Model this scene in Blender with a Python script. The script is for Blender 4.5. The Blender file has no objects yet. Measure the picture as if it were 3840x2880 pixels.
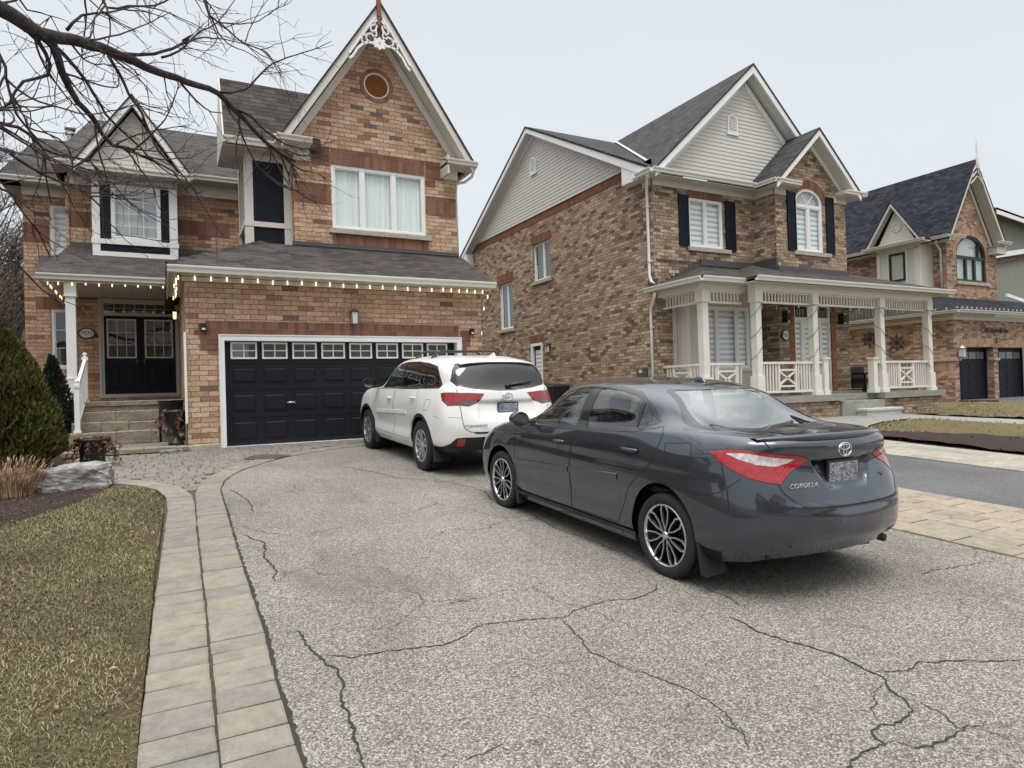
import bpy, bmesh, math, random
from mathutils import Vector, Matrix
from mathutils.geometry import tessellate_polygon, delaunay_2d_cdt
S = bpy.context.scene
COL = S.collection
R = math.radians
PI = math.pi
rnd = random.Random(7)

# ------------------------------------------------------------------ helpers
def tag(o, label=None, cat=None, group=None, kind=None):
    if label: o['label'] = label
    if cat: o['category'] = cat
    if group: o['group'] = group
    if kind: o['kind'] = kind
    return o

def empty(name, loc, rot=None, label=None, cat=None, group=None):
    o = bpy.data.objects.new(name, None); COL.objects.link(o)
    o.empty_display_size = 0.2
    o.location = loc
    if rot: o.rotation_euler = rot
    return tag(o, label, cat, group)

def root_origin(o):
    v = Vector(o.location)
    while o.parent:
        o = o.parent; v += Vector(o.location)
    return v

SPLIT = set('entrance_step side_wall brick_quoin gutter side_sill flashing eave_return wheel_well soldier_course soffit porch_slab stone_footing stone_ledge barge_board gable_side_wall right_wall frieze_board porch_skirt dormer_side upper_side_wall fascia side_barge_board eave_soffit bay_barge_board dormer_barge_board downspout porch_beam porch_ceiling upper_gutter porch_gutter garage_side_wall side_soffit dormer_trim blind valley_flashing wall bay_trim'.split())
class MB:
    """collects geometry, then links it as ONE mesh object"""
    def __init__(s): s.v = []; s.f = []; s.m = []; s.cur = 0; s.sm = []
    def add(s, vs, fs, smooth=False):
        b = len(s.v); s.v += [tuple(p) for p in vs]
        for f in fs:
            s.f.append([b+i for i in f]); s.m.append(s.cur); s.sm.append(smooth)
        return s
    def box(s, x0, x1, y0, y1, z0, z1):
        if x0 > x1: x0, x1 = x1, x0
        if y0 > y1: y0, y1 = y1, y0
        if z0 > z1: z0, z1 = z1, z0
        v = [(x, y, z) for z in (z0, z1) for y in (y0, y1) for x in (x0, x1)]
        return s.add(v, [(0,2,3,1),(4,5,7,6),(0,1,5,4),(2,6,7,3),(0,4,6,2),(1,3,7,5)])
    def bevbox(s, x0, x1, y0, y1, z0, z1, b=.01):
        # box with a chamfered top edge
        v = [(x0,y0,z0),(x1,y0,z0),(x1,y1,z0),(x0,y1,z0),(x0,y0,z1-b),(x1,y0,z1-b),(x1,y1,z1-b),(x0,y1,z1-b),
             (x0+b,y0+b,z1),(x1-b,y0+b,z1),(x1-b,y1-b,z1),(x0+b,y1-b,z1)]
        f = [(3,2,1,0),(0,1,5,4),(1,2,6,5),(2,3,7,6),(3,0,4,7),(4,5,9,8),(5,6,10,9),(6,7,11,10),(7,4,8,11),(8,9,10,11)]
        return s.add(v, f)
    def poly(s, pts): return s.add(pts, [tuple(range(len(pts)))])
    def prism(s, pts, d):
        """pts: planar 3D loop, extruded by vector d"""
        n = len(pts); d = Vector(d); p = [Vector(q) for q in pts]; q = [a+d for a in p]
        tri = tessellate_polygon([p])
        fs = [tuple(t) for t in tri] + [tuple(n+i for i in reversed(t)) for t in tri]
        fs += [(i, (i+1) % n, n+(i+1) % n, n+i) for i in range(n)]
        return s.add(p+q, fs)
    def slab(s, pts, t):
        """roof-like slab: planar loop, thickness t straight down"""
        return s.prism(pts, (0, 0, -t))
    def bar(s, p, q, w, h=None, up=(0,0,1)):
        h = h or w; p = Vector(p); q = Vector(q); d = (q-p).normalized(); u = Vector(up)
        if abs(d.dot(u)) > .98: u = Vector((0,1,0))
        a = d.cross(u).normalized()*(w/2); b = a.cross(d).normalized()*(h/2)
        v = [p-a-b, p+a-b, p+a+b, p-a+b, q-a-b, q+a-b, q+a+b, q-a+b]
        return s.add(v, [(3,2,1,0),(4,5,6,7),(0,1,5,4),(1,2,6,5),(2,3,7,6),(3,0,4,7)])
    def tube(s, pts, r, n=8, cap=True, smooth=True):
        P = [Vector(p) for p in pts]; rr = r if hasattr(r, '__len__') else [r]*len(P)
        vs = []; fs = []; prev = None
        for i, p in enumerate(P):
            d = (P[min(i+1, len(P)-1)]-P[max(i-1, 0)])
            if d.length < 1e-9: d = Vector((0,0,1))
            d.normalize()
            if prev is None:
                a = d.cross(Vector((0,0,1)))
                if a.length < .1: a = d.cross(Vector((0,1,0)))
            else: a = prev - d*prev.dot(d)
            a.normalize(); prev = a; b = d.cross(a)
            for k in range(n):
                t = 2*PI*k/n; vs.append(p+(a*math.cos(t)+b*math.sin(t))*rr[i])
        for i in range(len(P)-1):
            for k in range(n):
                k2 = (k+1) % n
                fs.append((i*n+k, i*n+k2, (i+1)*n+k2, (i+1)*n+k))
        if cap: fs += [tuple(range(n-1, -1, -1)), tuple((len(P)-1)*n+k for k in range(n))]
        return s.add(vs, fs, smooth)
    def lathe(s, prof, c, n=24, axis='z', smooth=True, sx=1, sy=1):
        """prof: (r, h) pairs turned round an axis through c"""
        c = Vector(c); vs = []; fs = []
        for r, h in prof:
            for k in range(n):
                t = 2*PI*k/n; a, b = r*math.cos(t)*sx, r*math.sin(t)*sy
                vs.append(c+Vector((a, b, h) if axis == 'z' else (a, h, b) if axis == 'y' else (h, a, b)))
        for i in range(len(prof)-1):
            for k in range(n):
                k2 = (k+1) % n; fs.append((i*n+k, i*n+k2, (i+1)*n+k2, (i+1)*n+k))
        return s.add(vs, fs, smooth)
    def disc(s, c, r, n=24, axis='y', rz=None):
        c = Vector(c); rz = rz or r
        vs = [c+Vector((r*math.cos(2*PI*k/n), 0, rz*math.sin(2*PI*k/n)) if axis == 'y' else (0, r*math.cos(2*PI*k/n), rz*math.sin(2*PI*k/n)) if axis == 'x'
               else (r*math.cos(2*PI*k/n), rz*math.sin(2*PI*k/n), 0)) for k in range(n)]
        return s.add(vs, [tuple(range(n))])
    def build(s, name, mat=None, parent=None, local=False, label=None, kind=None, cat=None, group=None, fix=True):
        if parent and name in SPLIT:
            gs = s.clusters()
            if len(gs) > 1:
                for g in gs: r = g.build_one(name, mat, parent, local)
                return r
        return s.build_one(name, mat, parent, local, label, kind, cat, group)
    def clusters(s, tol=.035):
        """separate pieces: connected faces first, then pieces whose bounding boxes touch"""
        par = list(range(len(s.v)))
        def find(a):
            while par[a] != a: par[a] = par[par[a]]; a = par[a]
            return a
        for f in s.f:
            for a in f[1:]: par[find(a)] = find(f[0])
        comp = {}
        for i, f in enumerate(s.f): comp.setdefault(find(f[0]), []).append(i)
        L = []
        for fs in comp.values():
            P = [s.v[k] for i in fs for k in s.f[i]]; L.append([fs, [min(p[k] for p in P)-tol for k in range(3)], [max(p[k] for p in P)+tol for k in range(3)]])
        ch = True
        while ch:
            ch = False
            for i in range(len(L)):
                for j in range(len(L)-1, i, -1):
                    a, b = L[i], L[j]
                    if all(a[1][k] <= b[2][k] and b[1][k] <= a[2][k] for k in range(3)):
                        a[0] += b[0]; a[1] = [min(a[1][k], b[1][k]) for k in range(3)]; a[2] = [max(a[2][k], b[2][k]) for k in range(3)]; L.pop(j); ch = True
        out = []
        for fs, _, _ in L:
            q = MB(); m = {}
            for i in fs:
                f = []
                for k in s.f[i]:
                    if k not in m: m[k] = len(q.v); q.v.append(s.v[k])
                    f.append(m[k])
                q.f.append(f); q.m.append(s.m[i]); q.sm.append(s.sm[i])
            out.append(q)
        return out
    def build_one(s, name, mat=None, parent=None, local=False, label=None, kind=None, cat=None, group=None):
        me = bpy.data.meshes.new(name)
        off = root_origin(parent) if (parent and not local) else Vector((0,0,0))
        me.from_pydata([Vector(p)-off for p in s.v], [], s.f)
        mats = mat if isinstance(mat, (list, tuple)) else [mat]
        for m in mats: me.materials.append(m)
        me.polygons.foreach_set('material_index', s.m); me.polygons.foreach_set('use_smooth', s.sm)
        me.update()
        uvl = me.uv_layers.new(name='UVMap').data
        V = me.vertices
        Z = Vector((0,0,1))
        for p in me.polygons:
            n = p.normal
            if abs(n.z) > .985: h = Vector((1,0,0)); w = Vector((0,1,0))
            else:
                h = Z.cross(n).normalized()
                if h.x < -.3 or (abs(h.x) <= .3 and h.y < 0): h = -h
                w = h.cross(n)
                if w.z < 0: w = -w
            for li in p.loop_indices:
                co = V[me.loops[li].vertex_index].co + off
                uvl[li].uv = (co.dot(h), co.dot(w))
        o = bpy.data.objects.new(name, me); COL.objects.link(o)
        if parent: o.parent = parent
        if label or kind or cat or group: tag(o, label, cat, group, kind)
        return o

def wall(mb, outer, holes, f3, reveal=None):
    """outer/holes: 2D loops (u,w); f3(u,w)->3D; reveal: vector of the opening's depth"""
    loops = [[Vector((u, w, 0)) for u, w in outer]] + [[Vector((u, w, 0)) for u, w in h] for h in holes]
    tri = tessellate_polygon(loops)
    flat = [p for l in loops for p in l]
    mb.add([f3(p.x, p.y) for p in flat], [tuple(t) for t in tri])
    if reveal is not None:
        d = Vector(reveal)
        for h in holes:
            p = [Vector(f3(u, w)) for u, w in h]; n = len(p)
            mb.add(p+[a+d for a in p], [(i, (i+1) % n, n+(i+1) % n, n+i) for i in range(n)])

def rect(a0, a1, b0, b1): return [(a0,b0),(a1,b0),(a1,b1),(a0,b1)]
def archloop(a0, a1, b0, bs, rise, n=14):
    """rect with an elliptic head: springs at bs"""
    c = (a0+a1)/2; r = (a1-a0)/2
    return [(a0,b0),(a1,b0)] + [(c+r*math.cos(PI*k/n), bs+rise*math.sin(PI*k/n)) for k in range(n+1)]

def copy_tree(o, parent=None):
    c = o.copy(); COL.objects.link(c); c.parent = parent
    for ch in list(o.children): copy_tree(ch, c)
    return c

# ------------------------------------------------------------------ materials
class NT:
    def __init__(s, name):
        s.m = bpy.data.materials.new(name); s.m.use_nodes = True
        s.t = s.m.node_tree; s.b = s.t.nodes['Principled BSDF']; s.out = s.t.nodes['Material Output']
    def n(s, typ, **kw):
        x = s.t.nodes.new(typ)
        for k, v in kw.items():
            if k.startswith('i_'): x.inputs[k[2:].replace('_', ' ')].default_value = v
            else: setattr(x, k, v)
        return x
    def l(s, a, b): s.t.links.new(a, b)
    def uv(s): 
        return s.n('ShaderNodeUVMap', uv_map='UVMap').outputs[0]
    def obj(s): return s.n('ShaderNodeTexCoord').outputs['Object']
    def noise(s, vec, scale, detail=4, rough=.55, dist=0):
        x = s.n('ShaderNodeTexNoise'); x.inputs['Scale'].default_value = scale; x.inputs['Detail'].default_value = detail
        x.inputs['Roughness'].default_value = rough; x.inputs['Distortion'].default_value = dist
        s.l(vec, x.inputs['Vector']); return x.outputs['Fac']
    def ramp(s, fac, stops, const=False):
        x = s.n('ShaderNodeValToRGB'); e = x.color_ramp.elements
        if const: x.color_ramp.interpolation = 'CONSTANT'
        while len(e) < len(stops): e.new(.5)
        for el, (p, c) in zip(e, stops):
            el.position = p; el.color = (c if len(c) == 4 else (*c, 1)) if hasattr(c, '__len__') else (c, c, c, 1)
        s.l(fac, x.inputs[0]); return x.outputs[0]
    def mix(s, fac, a, b, mode='MIX'):
        x = s.n('ShaderNodeMix', data_type='RGBA', blend_type=mode)
        for sock, val in ((x.inputs[0], fac), (x.inputs[6], a), (x.inputs[7], b)):
            if hasattr(val, 'links'): s.l(val, sock)
            elif hasattr(val, '__len__'): sock.default_value = (*val, 1) if len(val) == 3 else val
            else: sock.default_value = val
        return x.outputs[2]
    def math(s, op, a, b=0):
        x = s.n('ShaderNodeMath', operation=op)
        for sock, val in ((x.inputs[0], a), (x.inputs[1], b)):
            if hasattr(val, 'links'): s.l(val, sock)
            else: sock.default_value = val
        return x.outputs[0]
    def map(s, vec, scale=(1,1,1), rot=(0,0,0), loc=(0,0,0)):
        x = s.n('ShaderNodeMapping'); x.inputs['Scale'].default_value = scale; x.inputs['Rotation'].default_value = rot
        x.inputs['Location'].default_value = loc
        s.l(vec, x.inputs[0]); return x.outputs[0]
    def bump(s, h, strength=.3, dist=.01, norm=None):
        x = s.n('ShaderNodeBump'); x.inputs['Strength'].default_value = strength; x.inputs['Distance'].default_value = dist
        s.l(h, x.inputs['Height'])
        if norm is not None: s.l(norm, x.inputs['Normal'])
        return x.outputs[0]
    def set(s, color=None, rough=None, metal=None, normal=None, spec=None, coat=None, emis=None, es=None):
        for k, v in (('Base Color', color), ('Roughness', rough), ('Metallic', metal), ('Normal', normal), ('Specular IOR Level', spec), ('Coat Weight', coat), ('Emission Color', emis), ('Emission Strength', es)):
            if v is None: continue
            i = s.b.inputs[k]
            if hasattr(v, 'links'): s.l(v, i)
            elif hasattr(v, '__len__'): i.default_value = (*v, 1) if len(v) == 3 else v
            else: i.default_value = v
        return s.m

def plain(name, col, rough=.5, metal=0, spec=.5, var=.08, scale=3, bump=0, bscale=60, coat=0):
    t = NT(name); o = t.obj(); f = t.noise(o, scale, 5)
    c = t.mix(t.ramp(f, [(.3, 0.), (.7, 1.)]), tuple(k*(1-var) for k in col), tuple(min(1, k*(1+var)) for k in col))
    nrm = t.bump(t.noise(o, bscale, 3), bump, .01) if bump else None
    r = t.ramp(t.noise(o, scale*3, 3), [(.3, max(0, rough-.06)), (.7, min(1, rough+.06))])
    return t.set(c, r, metal, nrm, spec, coat or None)

def brick_mat(name, pal, mortar, L=.30, H=.0965, mottle=.35, off=.5, msize=.009, mcol2=None, fine=30, streak=0):
    t = NT(name); uv = t.uv()
    b = t.n('ShaderNodeTexBrick'); b.offset = off; b.offset_frequency = 2; b.squash = 1
    b.inputs['Color1'].default_value = (0,0,0,1); b.inputs['Color2'].default_value = (1,1,1,1); b.inputs['Mortar'].default_value = (0,0,0,1)
    b.inputs['Scale'].default_value = 1; b.inputs['Mortar Size'].default_value = msize/2*1.0; b.inputs['Mortar Smooth'].default_value = .15
    b.inputs['Bias'].default_value = 0; b.inputs['Brick Width'].default_value = L; b.inputs['Row Height'].default_value = H
    wob = t.n('ShaderNodeTexNoise'); wob.inputs['Scale'].default_value = 9; t.l(uv, wob.inputs['Vector'])
    d = t.n('ShaderNodeVectorMath', operation='MULTIPLY_ADD'); t.l(wob.outputs['Color'], d.inputs[0]); d.inputs[1].default_value = (.006,.006,0); t.l(uv, d.inputs[2])
    t.l(d.outputs[0], b.inputs['Vector'])
    col = t.ramp(b.outputs['Color'], pal, const=True)
    n1 = t.noise(uv, fine, 5, .7); n2 = t.noise(t.map(uv, (5, 16, 1)), 2.2, 4, .7, 1.0)
    col = t.mix(mottle, col, t.ramp(n1, [(.3, .25), (.7, .85)]), 'OVERLAY')
    if streak: col = t.mix(t.ramp(n2, [(.5, 0.), (.62, streak)]), col, (.055,.04,.032))
    big = t.noise(uv, .7, 3)
    col = t.mix(.22, col, t.ramp(big, [(.3, .3), (.7, .7)]), 'OVERLAY')
    mc = t.mix(n1, mortar, tuple(k*.75 for k in mortar))
    col = t.mix(b.outputs['Fac'], col, mc)
    h = t.math('SUBTRACT', t.math('MULTIPLY', n1, .35), b.outputs['Fac'])
    return t.set(col, .92, None, t.bump(h, .55, .008), .2)

def shingle_mat(name, c0, c1, c2):
    t = NT(name); uv = t.uv()
    b = t.n('ShaderNodeTexBrick'); b.offset = .37; b.offset_frequency = 2
    b.inputs['Color1'].default_value = (0,0,0,1); b.inputs['Color2'].default_value = (1,1,1,1); b.inputs['Mortar'].default_value = (0,0,0,1)
    b.inputs['Mortar Size'].default_value = .004; b.inputs['Mortar Smooth'].default_value = .3
    b.inputs['Scale'].default_value = 1; b.inputs['Brick Width'].default_value = .24; b.inputs['Row Height'].default_value = .125
    wob = t.n('ShaderNodeTexNoise'); wob.inputs['Scale'].default_value = 5; t.l(uv, wob.inputs['Vector'])
    d = t.n('ShaderNodeVectorMath', operation='MULTIPLY_ADD'); t.l(wob.outputs['Color'], d.inputs[0]); d.inputs[1].default_value = (.05,.012,0); t.l(uv, d.inputs[2])
    t.l(d.outputs[0], b.inputs['Vector'])
    col = t.ramp(b.outputs['Color'], [(0, c0), (.35, c1), (.7, c2), (1, c1)])
    sp = t.noise(uv, 130, 2, .8)
    col = t.mix(.5, col, t.ramp(sp, [(.3, .2), (.7, .8)]), 'OVERLAY')
    big = t.noise(t.map(uv, (1, 1.6, 1)), 1.1, 4)
    col = t.mix(.35, col, t.ramp(big, [(.3, .25), (.7, .75)]), 'OVERLAY')
    # butt edge of every row: saw-tooth height
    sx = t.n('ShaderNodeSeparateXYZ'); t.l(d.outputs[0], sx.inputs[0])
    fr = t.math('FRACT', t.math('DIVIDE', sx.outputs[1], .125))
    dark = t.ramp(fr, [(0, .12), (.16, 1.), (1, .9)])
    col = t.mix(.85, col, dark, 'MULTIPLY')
    h = t.math('ADD', t.math('SUBTRACT', 1, fr), t.math('MULTIPLY', b.outputs['Color'], .9))
    return t.set(col, .95, None, t.bump(h, .8, .012), .15)

M = {}
# facades
M['brick_a'] = brick_mat('orange_tan_brick', [(0,(.44,.285,.185)),(.16,(.50,.345,.24)),(.32,(.385,.24,.152)),(.46,(.53,.38,.275)),(.62,(.45,.295,.19)),(.78,(.29,.15,.10)),(.84,(.47,.315,.21)),(.968,(.14,.115,.105))],
                         (.17,.112,.08), mottle=.7, msize=.012, streak=.12, fine=20)
M['soldier_a'] = brick_mat('red_brown_soldier_brick', [(0,(.195,.095,.068)),(.35,(.235,.118,.085)),(.7,(.165,.08,.058))], (.27,.17,.125), L=.10, H=.60, off=0, msize=.006, mottle=.4)
M['red_a'] = brick_mat('red_brown_brick', [(0,(.195,.095,.068)),(.35,(.225,.11,.075)),(.7,(.16,.078,.056))], (.13,.08,.06), mottle=.4)
M['brick_b'] = brick_mat('brown_mottled_brick', [(0,(.345,.255,.175)),(.14,(.45,.345,.26)),(.3,(.29,.205,.14)),(.44,(.39,.285,.195)),(.58,(.52,.42,.335)),(.68,(.235,.165,.115)),(.8,(.38,.28,.195)),(.92,(.15,.11,.085))],
                         (.14,.10,.075), L=.262, H=.0925, mottle=.75, streak=.62, msize=.012, fine=22)
M['soldier_b'] = brick_mat('brown_soldier_brick', [(0,(.20,.09,.06)),(.35,(.24,.11,.072)),(.7,(.17,.078,.052))], (.13,.08,.06), L=.09, H=.6, off=0, msize=.005, mottle=.3)
M['red_b'] = brick_mat('red_quoin_brick', [(0,(.27,.12,.07)),(.4,(.30,.14,.08)),(.7,(.23,.10,.06))], (.34,.22,.15), L=.22, H=.0925, mottle=.3)
M['brick_c'] = brick_mat('pinkish_brown_brick', [(0,(.38,.25,.18)),(.2,(.46,.32,.24)),(.4,(.30,.18,.13)),(.55,(.50,.37,.285)),(.7,(.35,.225,.16)),(.87,(.20,.13,.10))],
                         (.24,.16,.12), L=.262, H=.0925, mottle=.5, streak=.4)
M['soldier_c'] = brick_mat('pale_soldier_brick', [(0,(.40,.25,.17)),(.3,(.46,.30,.21)),(.6,(.32,.19,.13)),(.8,(.42,.27,.19))], (.27,.18,.13), L=.09, H=.6, off=0, msize=.006, mottle=.4)
M['brick_far'] = brick_mat('far_grey_brown_brick', [(0,(.20,.14,.11)),(.5,(.26,.19,.15))], (.2,.16,.13))
M['shingle_a'] = shingle_mat('brown_grey_shingles', (.052,.044,.040), (.074,.063,.058), (.100,.086,.079))
M['shingle_b'] = shingle_mat('grey_shingles', (.040,.038,.040), (.060,.057,.058), (.085,.081,.081))
M['shingle_c'] = shingle_mat('charcoal_blue_shingles', (.015,.017,.023), (.025,.028,.036), (.042,.046,.057))
M['shingle_d'] = shingle_mat('reddish_brown_shingles', (.11,.07,.055), (.15,.10,.08), (.18,.12,.10))
M['flash'] = plain('dark_metal_flashing', (.075,.073,.078), .5, .2)
M['white'] = plain('white_paint', (.80,.80,.79), .45, var=.03)
M['beige'] = plain('pale_beige_aluminium', (.63,.585,.52), .5, var=.04, scale=2)
M['beige2'] = plain('cream_porch_paint', (.74,.70,.62), .5, var=.05, scale=4)
M['stucco'] = plain('beige_stucco_panel', (.56,.52,.44), .85, var=.05, bump=.25, bscale=140)
M['gutter'] = plain('cream_gutter_aluminium', (.76,.735,.68), .38, var=.03)
M['soffit'] = None
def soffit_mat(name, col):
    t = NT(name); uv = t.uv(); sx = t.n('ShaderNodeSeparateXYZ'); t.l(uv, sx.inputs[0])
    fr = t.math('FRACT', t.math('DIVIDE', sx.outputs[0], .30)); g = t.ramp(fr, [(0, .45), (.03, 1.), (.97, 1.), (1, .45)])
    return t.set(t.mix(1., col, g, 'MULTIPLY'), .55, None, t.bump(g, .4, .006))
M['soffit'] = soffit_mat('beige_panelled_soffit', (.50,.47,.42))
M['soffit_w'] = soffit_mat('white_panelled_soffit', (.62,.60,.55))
M['navy'] = plain('navy_black_paint', (.0050,.0075,.0170), .55, var=.12, scale=1.2, spec=.22)
M['door'] = plain('dark_navy_garage_door', (.0085,.0105,.0175), .55, var=.10, scale=1.5, spec=.25)
M['black'] = plain('black_metal', (.012,.012,.014), .45)
M['sidingm'] = plain('cream_vinyl_siding', (.62,.59,.53), .5, var=.03, scale=1.5)
M['sidingp'] = plain('greyish_pink_vinyl_siding', (.60,.555,.51), .5, var=.03, scale=1.5)
M['siding_g'] = None
def board_mat(name, col, w=.3):
    t = NT(name); uv = t.uv(); sx = t.n('ShaderNodeSeparateXYZ'); t.l(uv, sx.inputs[0])
    fr = t.math('FRACT', t.math('DIVIDE', sx.outputs[0], w)); g = t.ramp(fr, [(0, .35), (.05, .9), (.9, 1.), (1, .55)])
    c = t.mix(1., col, g, 'MULTIPLY'); c = t.mix(.2, c, t.noise(t.map(uv, (3,.5,1)), 3, 4), 'OVERLAY')
    return t.set(c, .7, None, t.bump(g, .5, .01))
M['siding_g'] = board_mat('grey_green_board_siding', (.25,.25,.225))
def stone_mat(name, a, b, scale=3, rough=.9, bump=.6, fine=25):
    t = NT(name); o = t.obj(); n1 = t.noise(t.map(o, (1,1,2.2)), scale, 8, .7, .6); n2 = t.noise(o, fine, 6, .7)
    c = t.mix(t.ramp(n1, [(.3, 0.), (.68, 1.)]), a, b); c = t.mix(.45, c, t.ramp(n2, [(.3, .2), (.7, .8)]), 'OVERLAY')
    h = t.math('ADD', n1, t.math('MULTIPLY', n2, .4))
    return t.set(c, rough, None, t.bump(h, bump, .03), .3)
M['sill'] = stone_mat('rough_limestone_sill', (.33,.29,.23), (.50,.46,.37), 6)
M['step'] = stone_mat('buff_step_stone', (.17,.145,.11), (.36,.31,.235), 5, fine=34)
M['boulder'] = stone_mat('grey_boulder_stone', (.075,.07,.068), (.46,.44,.41), 7, bump=1.0, fine=22)
M['concrete'] = stone_mat('grey_concrete', (.22,.22,.20), (.34,.335,.30), 2.2, bump=.2, fine=60)
M['rockwall'] = stone_mat('brown_rock_wall', (.09,.075,.068), (.30,.25,.23), 9, bump=1.0)
M['glass_dark'] = None
def glass_mat(name, tint=(1,1,1), trans=.75, dark=(.02,.022,.025), rough=.02, ior=1.5, mir=.09):
    """thin pane: fresnel mirror over a tinted see-through sheet"""
    t = NT(name); nt = t.t; nt.nodes.remove(t.b)
    gl = t.n('ShaderNodeBsdfGlossy'); gl.inputs['Roughness'].default_value = rough; gl.inputs['Color'].default_value = (1,1,1,1)
    tr = t.n('ShaderNodeBsdfTransparent'); tr.inputs['Color'].default_value = (*tint, 1)
    df = t.n('ShaderNodeBsdfDiffuse'); df.inputs['Color'].default_value = (*dark, 1)
    m1 = t.n('ShaderNodeMixShader'); m1.inputs[0].default_value = trans; t.l(df.outputs[0], m1.inputs[1]); t.l(tr.outputs[0], m1.inputs[2])
    nz = t.noise(t.obj(), 1.3, 2); b = t.bump(nz, .06, .05); geo = t.n('ShaderNodeNewGeometry'); dt = t.n('ShaderNodeVectorMath', operation='DOT_PRODUCT'); t.l(geo.outputs['Incoming'], dt.inputs[0]); t.l(b, dt.inputs[1])
    om = t.math('SUBTRACT', 1, t.math('ABSOLUTE', dt.outputs['Value'])); fac = t.math('MINIMUM', 1, t.math('ADD', mir, t.math('MULTIPLY', t.math('POWER', om, 4.2), 1.0)))
    m2 = t.n('ShaderNodeMixShader'); t.l(fac, m2.inputs[0]); t.l(m1.outputs[0], m2.inputs[1]); t.l(gl.outputs[0], m2.inputs[2])
    t.l(b, gl.inputs['Normal'])
    t.l(m2.outputs[0], t.out.inputs[0]); return t.m
M['pane'] = glass_mat('window_glass', (.96,.99,.98), .98)
M['pane_dark'] = glass_mat('dark_window_glass', (.5,.55,.55), .5)
def curtain_mat(name, col, sc=16, horiz=False, band=None):
    t = NT(name); uv = t.uv()
    if band:
        sx = t.n('ShaderNodeSeparateXYZ'); t.l(uv, sx.inputs[0])
        fr = t.math('FRACT', t.math('DIVIDE', sx.outputs[1], band)); g = t.ramp(fr, [(0, 1.), (.55, 1.), (.6, .55), (.95, .55), (1, 1.)])
        return t.set(t.mix(1., col, g, 'MULTIPLY'), .8)
    f = t.noise(t.map(uv, (1,.06,1) if not horiz else (.03,1,1)), sc, 3)
    return t.set(t.mix(t.ramp(f, [(.35, 0.), (.65, 1.)]), tuple(k*.84 for k in col), col), .85, None, t.bump(f, .5, .03))
M['curtain'] = curtain_mat('pale_sheer_curtain', (.90,.95,.92), 9)
M['blind'] = curtain_mat('striped_roller_blind', (.85,.88,.88), band=.15)
M['shade'] = curtain_mat('grey_window_shade', (.52,.56,.59), 4)
M['shade_d'] = curtain_mat('dark_window_shade', (.13,.15,.15), band=.12)
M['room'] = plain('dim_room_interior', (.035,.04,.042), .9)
M['copper'] = plain('rusty_copper', (.16,.075,.045), .55, .4, var=.3, scale=14)
M['rustwood'] = plain('weathered_reddish_wood', (.20,.085,.05), .8, var=.3, scale=18)
M['orange_louvre'] = plain('orange_painted_louvre', (.46,.19,.06), .6, var=.12, scale=8)
def emit_mat(name, col, s):
    t = NT(name); return t.set((.8,.7,.5), .4, emis=col, es=s)
M['bulb'] = emit_mat('warm_bulb_glow', (1,.78,.42), 1.7)
M['bulb_off'] = plain('clear_bulb_glass', (.55,.55,.52), .15)
M['lampglass'] = plain('frosted_lamp_glass', (.62,.63,.60), .3)
M['steel'] = plain('galvanised_steel', (.42,.43,.44), .35, .8)
M['wire'] = plain('dark_green_wire', (.018,.02,.018), .5)
M['plate_w'] = plain('white_sign_face', (.72,.70,.64), .5)
M['bark'] = None
def bark_mat():
    t = NT('dark_grey_bark'); o = t.obj(); f = t.noise(o, 14, 6, .7)
    c = t.mix(t.ramp(f, [(.35, 0.), (.7, 1.)]), (.030,.023,.022), (.105,.085,.078))
    return t.set(c, .9, None, t.bump(f, .8, .02), .2)
M['bark'] = bark_mat()
M['twig'] = plain('reddish_brown_twig', (.055,.034,.033), .85, var=.3, scale=6)
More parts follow.
